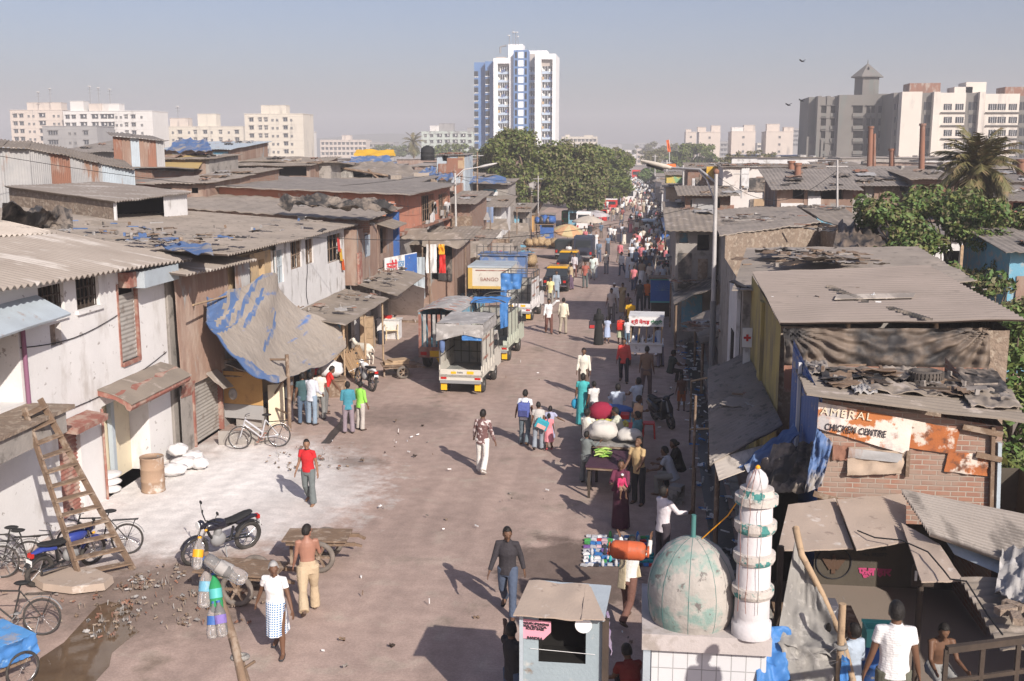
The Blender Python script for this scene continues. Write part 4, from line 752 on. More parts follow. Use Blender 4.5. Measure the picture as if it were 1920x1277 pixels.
# ---------- penthouse and rooftop things on the left
def loft():
    A=PY(215,379,37.0);B=PY(350,361,41.6);C=PY(190,342,46.5);D=PY(16,349,40.5); t=T('rooftop_loft','low rough-rendered loft with an open dark front on the left roofs','loft',tuple(V((A.x,A.y,5.9)))); z0=5.75
    r=MB(); r.sheet(A+V((.15,-.3,.02)),B+V((.25,-.1,.02)),C,D+V((0,-.3,0)),60,10,lambda u,v:.035*math.cos(u*2*PI*30)+.03*nz(u*5,v*5),.02); P(r,'roof',M['roofmid'],t,True)
    a,b,c,d=[V((p.x,p.y,0)) for p in(A,B,C,D)]
    m=MB(); m.face([d+V((0,0,z0)),a+V((0,0,z0)),a+V((0,0,A.z-.03)),d+V((0,0,D.z-.03))],0); m.face([b+V((0,0,z0)),c+V((0,0,z0)),c+V((0,0,C.z-.03)),b+V((0,0,B.z-.03))],0); m.face([c+V((0,0,z0)),d+V((0,0,z0)),d+V((0,0,D.z-.03)),c+V((0,0,C.z-.03))],0)
    e=a*.35+b*.65; m.face([e+V((0,0,z0)),b+V((0,0,z0)),b+V((0,0,B.z-.04)),e+V((0,0,B.z-.06))],1)
    i=(d-a)*.35; m.face([a+i+V((0,0,z0)),b+i*.6+V((0,0,z0)),b+i*.6+V((0,0,B.z)),a+i+V((0,0,A.z))],2); m.box(a+V((-.05,-.02,z0)),a+V((.04,.06,A.z-.02)),1); P(m,'wall',[M['mud'],M['whitedirt'],M['dark']],t,True)
loft()
def rusthouse(label,pts,base,side,roofm,seq,pw_=1.05,pitch=.11):
    """pts: top line points (px,Y) left to right; patched corrugated panels hang from it down to z=base"""
    t=T('rusty_house',label,'house',tuple(V((*PY(pts[0][0],pts[0][1],pts[0][2]).xy,base)))); tops=[PY(*p) for p in pts]; mm=[M['rust'],M['tin'],M['brownsheet'],M['tinblue'],M['tin']]; r=random.Random(side)
    m=MB(); k=0
    for a,b in zip(tops,tops[1:]):
        n=max(1,int((b-a).length/pw_))
        for i in range(n):
            p=mixv(a,b,i/n);q=mixv(a,b,(i+1)/n); off=V((0,-.02*(i%2),0)); m.corr(V((p.x,p.y,base))+off,V((q.x,q.y,base))+off,q+off-V((0,0,.05)),p+off-V((0,0,.05)),pitch,.016,2,.006,seq[k%len(seq)],4,.02,k); k+=1
    P(m,'panel_wall',mm,t,True); a,b=tops[0],tops[-1]; bk=V((-4.,7.,0))
    m=MB(); m.face([V((b.x,b.y,base)),V((b.x,b.y,base))+bk,b+bk,b-V((0,0,.05))],0); P(m,'side_wall',M['brownsheet'],t,True)
    m=MB()
    for a,b in zip(tops,tops[1:]): m.corr(a+V((0,-.35,.0)),b+V((.2,-.35,.0)),b+bk+V((0,0,.35)),a+bk+V((0,0,.35)),.2,.03,2,.02,0,5,.03,2)
    P(m,'roof',roofm,t,True); return t
rusthouse('patchwork house of rusted and grey tin sheets at the left edge',[(-70,268,43),(5,275,43.5),(55,277,44),(130,291,46),(190,305,48),(252,317,50)],5.9,2,M['roof2'],[1,1,1,0,1,3,3,0,2,0,4,3,2])
rusthouse('tall narrow tin house with rusty stripes before the white blocks',[(211,254,60),(260,258,61),(307,263,62)],7.0,5,M['roof3'],[0,2,3,2,0,1,2,3],.42)
# ---------- generic hut by pixel extents on plane Y
def hut(label,u0,u1,vt,Y,D,wm,rm,z0=-.05,rise=.25,over=.45,holes=(),name='shanty_house',cat='shanty',side=1,tilt=0.,roofpts=None,grp=None,wv=.17,tdark=None):
    a=PY(u0,vt,Y);b=PY(u1,vt,Y); x0,x1,z1=a.x,b.x,a.z; w=x1-x0; t=T(name,label,cat,(x0,Y,max(z0,0)),0,grp); m=MB(); hs=[]
    for h in holes:
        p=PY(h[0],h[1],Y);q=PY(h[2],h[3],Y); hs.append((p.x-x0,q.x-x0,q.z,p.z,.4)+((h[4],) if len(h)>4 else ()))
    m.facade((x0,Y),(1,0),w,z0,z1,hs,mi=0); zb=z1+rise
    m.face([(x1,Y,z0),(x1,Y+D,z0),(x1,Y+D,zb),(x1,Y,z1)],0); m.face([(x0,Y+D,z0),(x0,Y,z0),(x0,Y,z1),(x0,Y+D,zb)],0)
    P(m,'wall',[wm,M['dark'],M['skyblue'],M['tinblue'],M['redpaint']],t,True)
    m=MB(); s=(zb-z1)/D; m.sheet((x0-over*.6,Y-over,z1-s*over+.04+tilt),(x1+over*.6,Y-over,z1-s*over+.04-tilt),(x1+over*.6,Y+D+.2,zb+.04-tilt),(x0-over*.6,Y+D+.2,zb+.04+tilt),max(4,int(w/wv)*4),6,lambda u,v:.016*math.sin(u*2*PI*int(w/wv))+.07*nz(u*4+x0,v*4,Y),.03); P(m,'roof',rm,t,True)
    r=random.Random(int(u0*3+vt)); pm=[M['tin'],M['rust'],M['tarpgrey'],M['wood'],M['brownsheet'],M['whitedirt'],M['tarpblack'],M['skyblue'],M['card']]
    for k in range(max(3,int(w*2.2))):
        a=r.uniform(.4,1.5); b=r.uniform(.5,1.6); x=r.uniform(x0,max(x0+.1,x1-a)); z=r.uniform(max(z0,0),max(z1-b,.1)); y=Y-.03-.012*k; P(MB().sheet((x,y-.05,z),(x+a,y-.05,z+r.uniform(-.1,.1)),(x+a,y,z+b),(x,y,z+b),4,4,lambda u,v:.06*nz(u*4+k,v*4),.015),'wall_patch',pm[r.randrange(9)],t,True)
    for k in range(max(2,int(w*1.4))):
        x=r.uniform(x0,x1-.3); f=r.uniform(0,.8); z=z1+rise*f+.12; l=r.uniform(.4,1.2); P(MB().sheet((x,Y+D*f,z),(x+l,Y+D*f,z+r.uniform(-.03,.06)),(x+l,Y+D*f+l*.8,z+s*l*.8+.03),(x-.1,Y+D*f+l*.7,z+s*l*.7),5,5,lambda u,v:.13*nz(u*4+k,v*4,x),.02),'roof_patch',pm[r.choice([0,1,2,6,6,3,4])],t,True)
    return t
hut('brick house with one small dark window beside the pink building',388,452,328,56,6,M['brickd'],M['roof2'],holes=[(421,350,433,366)])
hut('small shack with a mustard awning and white pillars on the far left roofs',297,392,298,66,5,M['plaster'],M['roof2'],4.,holes=[(318,318,330,336),(333,312,342,332)])
one(MB().sheet(PY(293,314,64.6),PY(372,315,64.6),PY(388,291,67.5),PY(312,290,67.5),8,4,lambda u,v:.04*nz(u*4,v*4),.05),'shop_awning',mat('mustard_cloth',(.40,.29,.12),(.36,.27,.13),2),'mustard brown sloping awning on the far left roofs','awning',tuple(PY(293,314,64.6)),wld=True)
hut('shack with a torn dark front below the grey roof left of the brick house',290,386,343,50,6,M['brownsheet'],M['roof'],4.8,holes=[(300,352,372,368)])
hut('grey hipped-roof shack in front of the white apartments',112,212,284,78,9,M['plaster'],M['roof3'],4.,.9,.6)
hut('dark roofed shack draped with blue sheets behind the tin house',306,430,280,74,8,M['brownsheet'],M['tinblue'],4.,.6,.5)
hut('long low shack with a red railing and dark front',430,580,310,72,7,M['brownsheet'],M['roof2'],3.5,.5,.5,holes=[(440,313,500,330),(520,313,575,330)])
hut('small white and blue tin cabin on a yellow base above the street',819,872,291,86,4,M['tinblue'],M['roof3'],5.0,.1,.25,holes=[(829,291,840,302)])
hut('old stained concrete front with faded painted letters beside the tree',872,952,345,92,6,M['plaster'],M['roof2'],2,.3,.6)
hut('white panel shack with striped blue cloth strips hanging beside it',876,940,385,84,6,M['whitedirt'],M['roof2'],-.05,.5,1.1,holes=[(880,440,905,480)])
hut('rag-covered shack right before the tree with an open dark front',935,985,395,97,6,M['plaster'],M['roof2'],-.05,.4,1.0,holes=[(940,415,952,440),(957,410,980,452)])
hut('narrow brick and tin house behind the tall street lamp',846,882,380,74,8,M['brickd'],M['roof2'],-.05,.5,.9,holes=[(850,400,858,440)])
hut('low patched shop with white and yellow cloths in its open front',715,850,452,58,6,M['brownsheet'],M['roof2'],-.05,.4,1.3,holes=[(792,456,848,525),(735,480,770,520)])
hut('open dark shop behind the leaning lamp with hanging goods',850,900,455,70,6,M['brownsheet'],M['roof2'],-.05,.4,1.2,holes=[(853,470,892,520)])
hut('tin shop with brown sloping flap right of the lamp',900,960,455,82,6,M['plaster'],M['roof2'],-.05,.4,1.2,holes=[(906,470,930,498),(934,468,955,490)])
# torn tarpaulin shed on the roofs
def tornshed():
    Y=78; t=T('tarp_shed','long torn brown tarpaulin shed with a black open side over the left roofs','shed',(*PY(690,340,Y).xy,5)); 
    m=MB(); cloth(PY(640,314,Y),PY(792,341,Y),PY(770,312,Y+9),PY(700,302,Y+10),26,12,.25,5,3,.03,mb=m); cloth(PY(575,330,Y),PY(642,314,Y),PY(700,302,Y+10),PY(620,311,Y+9),14,10,.2,5,8,.03,mb=m); P(m,'cover',M['roof2'],t,True)
    m=MB(); m.face([PY(590,345,Y+1.5),PY(800,350,Y+1.5),PY(795,339,Y+1.5),PY(650,316,Y+1.5),PY(595,330,Y+1.5)][::1]); P(m,'dark_inside',M['dark'],t,True)
    m=MB()
    for (u0,u1,vt,vb,k) in [(582,645,322,346,1),(640,664,316,345,2),(762,798,333,350,3),(696,706,325,348,4),(738,746,332,348,5)]: cloth(PY(u0,vb,Y),PY(u1,vb,Y),PY(u1-3,vt,Y),PY(u0+3,vt,Y),8,6,.15,4,k,.02,mb=m)
    P(m,'torn_flap',M['sack'],t,True)
    m=MB()
    for (u0,v0,u1,v1) in [(690,318,722,346),(720,346,735,331),(640,315,795,341),(575,331,642,315)]: m.tube([PY(u0,v0,Y-.1),PY(u1,v1,Y-.1)],.09,5)
    P(m,'frame_pole',M['wood'],t,True)
tornshed()
one(MB().lathe([(1.0,0),(1.02,.1),(1.0,.55),(1.04,.6),(1.0,.65),(1.0,1.1),(1.04,1.15),(.98,1.2),(.96,1.7),(.55,2.0),(.3,2.05),(.3,2.15),(.02,2.17)],18),'water_tank',M['black'],'black ribbed plastic water tank on the roofs beside the hazy trees','tank',tuple(PY(802,301,92))).scale=(.6,.6,.6)
m=MB(); cloth(PY(663,291,105),PY(742,292,105),PY(738,281,107),PY(668,280,107),12,5,.15,4,2,.05,mb=m); one(m,'tarpaulin',flat('yellow_tarp',(.62,.36,.03),.7),'bright yellow tarp strip over the far left roofs','tarp',tuple(PY(663,291,105)),wld=True)
for (q,seed,lab) in [([(311,283,68),(398,283,66),(388,262,70),(330,262,71)],3,'crumpled blue tarp slung over the dark roof before the cream blocks'),([(784,324,82),(815,332,80),(818,313,83),(800,316,84)],5,'small bunched blue tarp beside the tin cabin'),([(808,335,80),(850,336,79),(850,324,82),(815,325,82)],6,'flat blue tarp below the tin cabin'),([(868,342,88),(950,342,88),(948,331,91),(870,330,91)],7,'long blue tarp tied along the shack roof by the tree'),([(722,437,50.6),(742,442,50.6),(735,415,51.2),(722,414,51.2)],8,'blue cloth bunched at the pink building corner'),([(655,304,100),(735,304,100),(730,292,102),(660,293,102)],9,'blue sheet over the roof below the yellow strip')]:
    m=MB(); cloth(*[PY(*p) for p in q],14,8,.22,5,seed,.03,mb=m); one(m,'tarpaulin',M['tarpblue'],lab,'tarp',tuple(PY(*q[0])),wld=True)
m=MB(); cloth(PZ(0,437,5.95),PZ(138,432,5.95),PZ(135,395,6.5),PZ(5,385,6.9),30,18,.28,5,4,.02,mb=m); one(m,'tarpaulin',M['tarpblack'],'crumpled black tarp dumped against the low loft','tarp',tuple(PZ(70,432,5.9)),wld=True)
m=MB(); cloth(PZ(520,383,6.15),PZ(745,392,6.1),PZ(720,375,6.35),PZ(540,366,6.5),34,12,.45,7,5,.02,mb=m); one(m,'tarpaulin',M['tarpblack'],'rumpled grey black tarp heap lying along the roof before the pink wall','tarp',tuple(PZ(620,385,6.1)),wld=True)
m=MB(); cloth(PZ(290,462,5.72),PZ(400,478,5.72),PZ(395,455,5.8),PZ(325,455,5.8),16,8,.1,5,6,.02,mb=m); one(m,'tarpaulin',M['tarpblue'],'torn blue tarp lying on the big grey roof','tarp',tuple(PZ(340,466,5.7)),wld=True)
RS=lambda u,v,z: PZ(u,v,z)
junk('roof_litter','rags and broken sheets on the near left roof',[(RS(250,440,5.9),1.6,26),(RS(330,448,5.85),1.5,30),(RS(400,452,5.75),1.2,16),(RS(180,425,6.0),1.8,22),(RS(480,430,5.7),1.6,12),(RS(560,415,5.7),1.2,6)],3,[M['tarpblue'],M['tarpblack'],M['roof3'],M['tarpgrey'],M['wood'],M['roof2']],.2)
junk('roof_litter','scraps on the left lean-to roofs',[((-11,37,2.72),.9,12),((-11,40.5,2.72),.9,14),((-10.8,44,2.95),.9,14),((-10.9,47,3.0),.9,14),(RS(640,385,6.1),2.,10),((-12.1,36.2,2.8),.5,6)],5,s=.16)
# ---------- hotel sign, white lean-to and counter goods
def textmesh(body,size,font=None,bold=0.,ext=.004,sx=1.,spacing=1.):
    c=bpy.data.curves.new('t','FONT'); c.body=body; c.size=size; c.extrude=ext; c.offset=bold; c.align_x='CENTER'; c.align_y='CENTER'; c.space_character=spacing; c.resolution_u=3
    o=bpy.data.objects.new('t',c); COL.objects.link(o); dg=bpy.context.evaluated_depsgraph_get(); me=bpy.data.meshes.new_from_object(o.evaluated_get(dg)); bpy.data.objects.remove(o); bpy.data.curves.remove(c); me.materials.clear(); return me
def put_text(par,name,body,size,m,org,dx,dz,bold=0.,fit=None,sp=1.,fith=None):
    """lettering on a plane: org = centre (world), dx = reading direction, dz = up"""
    me=textmesh(body,size,bold=bold,spacing=sp); xs=[v.co.x for v in me.vertices]; ys=[v.co.y for v in me.vertices]; cx_,cy_=(min(xs)+max(xs))/2,(min(ys)+max(ys))/2; s=fit/(max(xs)-min(xs)) if fit else 1.; s2=fith/(max(ys)-min(ys)) if fith else s
    dx=V(dx).normalized(); n=dx.cross(V(dz)).normalized(); dz=n.cross(dx); o=V(org)-(WL(par) if par else V())
    for v in me.vertices: v.co=o+dx*((v.co.x-cx_)*s)+dz*((v.co.y-cy_)*s2)+n*v.co.z
    me.materials.append(m); ob=bpy.data.objects.new(name,me); COL.objects.link(ob); ob.parent=par; return ob
INKR=flat('ink_red',(.5,.03,.04),.6); INKB=flat('ink_blue',(.12,.25,.42),.6); INKK=flat('ink_black',(.03,.03,.035),.7)
def hotelsign():
    A=V(PY(722,522,47.6)); B=V(PY(782,514,49.2)); h=V((0,0,.92)); t=T('shop_sign','white hand-painted board with red and blue Hindi letters above the lean-to','sign',tuple(A)); d=(B-A).normalized(); n=d.cross(V((0,0,1)))
    P(MB().sheet(A,B,B+h*1.12,A+h,2,2,None,.06),'board',M['whitedirt'],t,True); P(MB().sheet(A+d*1.22+n*.01,B+n*.01,B+h*1.08+n*.01,A+d*1.22+h*1.04+n*.01,1,1,None,.006),'blue_panel',M['blue'],t,True)
    put_text(t,'lettering','कसौनी',.5,INKR,A+d*.42+h*.62+n*.02,d,h,.01,fit=.66,fith=.5); put_text(t,'lettering','होटल',.4,INKB,A+d*.98+h*.66+n*.02,d,h,.01,fit=.38,fith=.42)
hotelsign()
def leanwhite():
    q=[PZ(700,590,.35),PZ(793,592,.35),PZ(797,540,2.1),PZ(752,528,2.3)]; t=T('whitewashed_sheet','white corrugated sheet leaning against the shop beside the red truck','sheet',tuple(q[0])); P(MB().sheet(q[0],q[1],q[2],q[3],40,8,lambda u,v:.02*math.sin(v*90)+.03*nz(u*4,v*4),.02),'sheet',M['white'],t,True); P(MB().beam(q[0]-V((0,0,.3)),q[1]-V((0,0,.3)),.1),'base_beam',M['wood'],t,True)
leanwhite()
# ---------- random roofscape behind
FARB=mat('blue_sheet_roof',(.06,.17,.40),(.05,.14,.34),1.3,c3=(.28,.25,.22),s3=.6,t3=(.45,.55))
def shanties(side,n,seed,xr,yr,grp,avoid):
    r=random.Random(seed); wm=[M['plaster'],M['brickd'],M['brownsheet'],M['tin'],M['rust'],M['whitedirt'],M['tinblue'],M['mud']]; wn=['grey plaster','brick','brown sheet','tin','rusty sheet','stained white','blue grey tin','mud-rendered']; rm=[M['roof'],M['roof2'],M['roof3'],FARB,M['roofmid'],M['roofpale']]; rn=['dusty','brown','grey','blue plastic covered','dust-pale','bleached']
    y=yr[0]; k=0
    while y<yr[1]:
        s=6.6+(y-60)*.05; x=xr[0](y)
        while x<xr[1](y):
            w=s*r.uniform(.8,1.6); d=s*r.uniform(.8,1.25); h=r.uniform(4.3,6.7) if r.random()<.85 else r.uniform(6.7,7.4); h=r.uniform(2.6,3.3) if side>0 and x<9 else h; cx=side*(x+w/2); cy_=y+r.uniform(-.25,.25)*s
            if not avoid(cx,cy_):
                i=r.randrange(8); j=r.choice([0,0,1,1,2,2,3,4,4,5]); t=T('shanty_house','%s-walled shanty house under a %s sheet roof in the crowded roofscape'%(wn[i],rn[j]),'shanty',(cx,cy_,0),r.uniform(-.12,.12),'shanty houses of the roofscape')
                m=MB(); rs=r.uniform(-.5,.5); z=lambda xx,yy: h+rs*(yy/d)
                c=[(-w/2,-d/2),(w/2,-d/2),(w/2,d/2),(-w/2,d/2)]; 
                for a,b in zip(c,c[1:]+c[:1]): m.face([(*a,-.1),(*b,-.1),(*b,z(*b)),(*a,z(*a))],0)
                if r.random()<.6: m.box((-w*.2,-d/2-.03,h-1.5),(w*.05,-d/2+.05,h-.6),1)
                P(m,'wall',[wm[i],M['dark']],t); o=.4; m=MB(); np_=r.choice([2,3,4]); 
                for q in range(np_):
                    x0=-w/2-o+q*(w+2*o)/np_; x1=x0+(w+2*o)/np_+.15; dz=r.uniform(0,.12); a=[(x0,-d/2-o*r.uniform(.6,1.3)),(x1,-d/2-o*r.uniform(.6,1.3)),(x1,d/2+o),(x0,d/2+o)]
                    m.sheet(*[V((*p,z(*p)+.05+dz)) for p in a],4,4,lambda u,v:.09*nz(u*3+cx,v*3,cy_+q),.06,r.choice([0,0,0,1]))
                for q in range(r.randrange(2,7)):
                    x1,y1=r.uniform(-w/2,w/2),r.uniform(-d/2,d/2); m.cb((x1,y1,z(x1,y1)+.25),(r.uniform(.4,1.8),r.uniform(.2,.7),r.uniform(.1,.45)),r.choice([1,2,2]),Matrix.Rotation(r.uniform(0,PI),3,'Z')@Matrix.Rotation(r.uniform(-.3,.3),3,'X'))
                P(m,'roof',[rm[j],r.choice(rm[:3]),r.choice([M['tarpblack'],M['tarpgrey'],M['wood'],M['tin']])],t); k+=1
            x+=w+r.uniform(.1,.5)
        y+=s*1.12
    return k
rwv=lambda Y,u: PY(u,290,Y).x
PYU=lambda x,y: CX+F*(V((x,y,5))-CAMP).dot(_rt)/(V((x,y,5))-CAMP).dot(_fw)
shanties(-1,0,5,(lambda y: 19 if y<74 else 15.5,lambda y: y*.66+4),(62,330),'x',lambda x,y: (y<76 and x>-27) or (y<75 and -45<x<-19 and False))
# ragged awnings and hanging cloths of the left shops
for (u0,u1,vt,vb,Y,mm,l) in [(795,868,436,462,57.5,'roof2','widest brown rag awning of the left shops, beside the hotel sign'),(850,912,452,482,69,'roof2','brown flap awning just right of the left lamp post'),(872,915,398,412,82,'tarpgrey','grey flap above the white panel shack'),(908,950,410,430,83,'roof2','brown flap beside the striped blue cloth'),(936,990,418,440,95,'roof2','ragged flap nearest the tree trunk'),(880,965,372,388,88,'roof3','long ragged roof flap below the faded letters'),(918,962,456,476,80,'tarpdust','pale sloping flap over the middle left shops'),(955,990,392,408,99,'roof','small dusty flap under the tree crown'),(728,800,428,448,54,'roof2','rag covered flap at the foot of the pink building')]:
    a,b=PY(u0,vt,Y),PY(u1,vt,Y); c,d=PY(u1+4,vb,Y-1.7),PY(u0-4,vb,Y-1.7); t=T('shop_awning',l,'awning',tuple(a)); m=MB(); m.sheet(d,c,b,a,16,8,lambda u,v:.16*nz(u*5+u0,v*3,Y)*(1.2-v),.025); P(m,'sheet',M[mm],t,True)
    for p in(c,d): P(MB().tube([V((p.x,p.y+.1,0)),p-V((0,-.1,.05))],.045,5),'post',M['wood'],t,True)
ST=mat('striped_cloth',(.10,.17,.34),(.30,.33,.38),7,st=(3.,1,.12))
for (u0,u1,v0,v1,Y,mm,l) in [(798,819,458,512,55.6,'white','long white cloth hanging before the left shop'),(823,836,478,512,55.8,'red','red cloth hanging inside the left shop front'),(822,834,458,477,55.8,'amber','yellow cloth above the red one at the left shop'),(902,926,388,462,82.4,ST,'striped blue cloth strips hanging from the shack roof'),(776,797,482,560,55.,'tinblue','pale sheet wrapped round the shop corner beside the hotel sign'),(934,942,470,496,78.8,'red','red cloth at the middle left shops'),(946,958,440,458,90,'green','green cloth at the far left shops')]:
    m=MB(); cloth(PY(u0,v1,Y),PY(u1,v1,Y),PY(u1-1,v0,Y),PY(u0+1,v0,Y),14,10,.12,3,int(u0),.02,fold=.05,mb=m); one(m,'hanging_cloth',ST if mm is ST else M[mm],l,'cloth',tuple(PY(u0,v1,Y)),wld=True)
junk('goods_clutter','goods, baskets and rags heaped before the left shops',[((-9.6,y,.15),1.0,12) for y in np.arange(53,108,3.4)]+[((-9.,y,.5),.7,6) for y in np.arange(56,108,5)],51,[M['card'],M['tarpgrey'],M['skyblue'],M['sack'],M['redpaint'],M['wood']],.33)
M['tarpblack2']=mat('black_tarp_dusty',(.19,.145,.11),(.12,.095,.075),1.2,c3=(.035,.033,.033),s3=.8,t3=(.44,.58),rough=.6,bump=.15,bs=7)
M['roofmid2']=mat('roof_big',(.265,.222,.195),(.225,.19,.165),.6,c3=(.17,.145,.125),s3=2.6,t3=(.6,.7),st3=(.3,1,1),bump=.08)
M['tarpdust2']=mat('brown_sheet',(.42,.33,.25),(.36,.28,.215),2)
# ---------- brick chicken shop (upper storey over the front shack)
def pw(p,Y): return PY(p[0],p[1],Y)
def panel(mb,pts,Y,t=.02,mi=0,nx=8,ny=5,amp=.015,seed=0):
    a,b,c,d=[pw(p,Y) for p in pts]; mb.sheet(a,b,c,d,nx,ny,lambda u,v: amp*nz(u*5+seed,v*5,seed)*2,t,mi); return mb
def chicken_shop():
    Y=18.2; t=T('brick_shop','brick shop with a rusted chicken centre signboard under a tarp-strewn roof','shop',(4.5,Y,0)); L=pw((1532,940),Y);Rr=pw((1868,962),Y); x0,x1=L.x,Rr.x; zl=pw((1525,748),Y).z; zr=pw((1878,800),Y).z; zb=2.0
    m=MB(); m.face([(x0,Y,zb),(x1,Y,zb),(x1,Y,zr),(x0,Y,zl)],0); m.face([(x1,Y,0),(x1,Y+3.6,0),(x1,Y+3.6,zr+.5),(x1,Y,zr)],0); m.face([(x0,Y+3.6,0),(x0,Y,0),(x0,Y,zl),(x0,Y+3.6,zl+.4)],1); P(m,'wall',[M['brick'],M['blue']],t,True)
    # roof
    A=pw((1513,738),Y-.35);B=pw((1930,792),Y-.35); Cc=PY(1862,700,21.9);D=PY(1488,683,21.9)
    m=MB(); m.sheet(A,B,Cc,D,8,110,lambda u,v:.022*math.sin(v*2*PI*17+.0)+.04*nz(u*4,v*4,2),.03); P(m,'roof',M['roof2'],t,True)
    rq=lambda u,v: A*(1-u)*(1-v)+B*u*(1-v)+Cc*u*v+D*(1-u)*v
    for k,(u0,u1,v0,v1,mm) in enumerate([(.12,.42,.35,.95,'tarpblack'),(.30,.62,.15,.6,'roof2'),(.02,.2,.5,.98,'roof3'),(.5,.8,.3,.9,'tarpblack'),(.72,.97,.08,.55,'roof2'),(.8,.99,.4,.95,'tarpblack'),(.42,.58,.55,.98,'roof'),(.2,.34,.1,.4,'tarpgrey')]):
        j=lambda a: a+.04*math.sin(k*7+a*50); e=[rq(j(u0),j(v0)),rq(j(u1),j(v0)+.08),rq(j(u1),j(v1)),rq(j(u0),j(v1)-.06)]; m=MB(); cloth(*[x+V((0,0,.06+.02*(k%3))) for x in e],30,16,.07,4,k*3+1,.02,mb=m,fold=.012); P(m,'roof_tarp',M[mm],t,True)
    junk('roof_litter','sticks and scraps on the chicken shop roof',[(rq(f,.5)+V((0,0,.1)),.8,16) for f in(.2,.5,.8)],41,[M['wood'],M['darkwood'],M['roof3'],M['tarpblack'],M['wood'],M['plaster']],.2)
    # sign panels
    m=MB(); panel(m,[(1532,803),(1703,853),(1712,788),(1535,754)],Y-.06,.02,0,10,5); o=P(m,'signboard',M['signrust'],t,True)
    c=pw((1597,802),Y-.10); d=pw((1640,806),Y)-pw((1555,795),Y); d.y=0
    put_text(t,'lettering','CHICKEN CENTRE',.2,INKK,pw((1604,807),Y-.086),d,(0,0,1),.003,fit=1.02,fith=.12,sp=1.1)
    put_text(t,'faded_lettering','AMERAL',.2,flat('ink_faded',(.63,.54,.40),.7),pw((1587,776),Y-.086),d,(0,0,1),.0,fit=.86,fith=.13,sp=1.2)
    m=MB(); panel(m,[(1704,840),(1790,852),(1800,806),(1711,788)],Y-.05,.02,0,8,4,.02,2); P(m,'rust_panel',M['rustbright'],t,True)
    m=MB(); panel(m,[(1770,884),(1852,893),(1856,852),(1778,848)],Y-.05,.02,0,8,4,.03,3); P(m,'rust_panel',M['rustbright'],t,True)
    m=MB(); panel(m,[(1560,862),(1592,864),(1594,838),(1562,834)],Y-.05,.02,0,8,4,.03,4); P(m,'rust_panel',M['rust'],t,True)
    m=MB(); cloth(pw((1588,892),Y-.12),pw((1690,888),Y-.12),pw((1700,848),Y-.04),pw((1590,838),Y-.04),12,8,.08,5,2,.02,mb=m); P(m,'hanging_sheet',M["tarpdust2"],t,True)
    m=MB(); panel(m,[(1590,858),(1690,868),(1692,852),(1592,840)],Y-.1,.02,0,8,3,.02,5); P(m,'tin_strip',M['tin'],t,True)
    for (a,b,mm,nm) in [((1703,845),(1700,893),'wood','post'),((1862,800),(1858,955),'wood','post'),((1874,830),(1870,958),'tinblue','post')]: P(MB().beam(pw(a,Y-.06),pw(b,Y-.06),.08,.06),nm,M[mm],t,True)
    for (a,b) in [((1805,800),(1880,815)),((1830,852),(1878,862)),((1525,925),(1570,938))]: P(MB().beam(pw(a,Y-.1),pw(b,Y-.1),.05,.09),'batten',M['wood'],t,True)
    m=MB(); m.sheet((x0-.02,Y+3.5,2.4),(x0-.02,Y+.1,2.4),(x0-.02,Y+.1,zl-.05),(x0-.02,Y+3.5,zl+.3),30,3,lambda u,v:.015*math.sin(u*120),.02); P(m,'side_sheet',M['blue'],t,True)
    P(MB().beam((x0-.06,Y+2.2,2.2),(x0-.06,Y+2.2,zl+.2),.09,.06),'door_post',M['whitedirt'],t,True)
    # blue tarp tied on the corner
    m=MB(); cloth(pw((1508,925),Y-.15),pw((1540,912),Y-.2),pw((1562,830),Y-.1),pw((1530,802),Y-.1),14,18,.16,6,5,.015,fold=.06,mb=m); one(m,'tarpaulin',M['tarpblue'],'crumpled blue tarp hanging at the corner of the brick chicken shop','tarp',tuple(pw((1515,900),Y)),wld=True)
    m=MB(); cloth(PY(1385,875,19.5),PY(1415,890,19.2),PY(1500,815,19.6),PY(1488,795,20.2),14,10,.2,6,7,.015,mb=m); one(m,'tarpaulin',M['tarpblue'],'twisted blue tarp slung under the big shaded awning','tarp',tuple(PY(1385,875,19.5)),wld=True)
    m=MB(); cloth(PY(1400,925,18.9),PY(1508,925,18.6),PY(1525,830,18.8),PY(1450,835,19.5),20,16,.2,6,9,.015,fold=.05,mb=m); one(m,'tarpaulin',M['tarpblack'],'dusty dark tarp draped behind the minaret beside the brick shop','tarp',tuple(PY(1450,900,18.8)),wld=True)
    # tyre on roof
    c=PY(1736,712,20.0); z=c.z; m=MB().torus((0,0,.1),(0,0,1),.21,.09,28,8); 
    for k in range(28):
        a=2*PI*k/28; m.cb((.295*math.cos(a),.295*math.sin(a),.1),(.03,.035,.13),0,Matrix.Rotation(a,3,'Z'))
    one(m,'tyre',mat('dusty_rubber',(.075,.068,.06),(.12,.10,.085),4),'dusty car tyre lying on the chicken shop roof','tyre',(c.x,c.y,z))
chicken_shop()
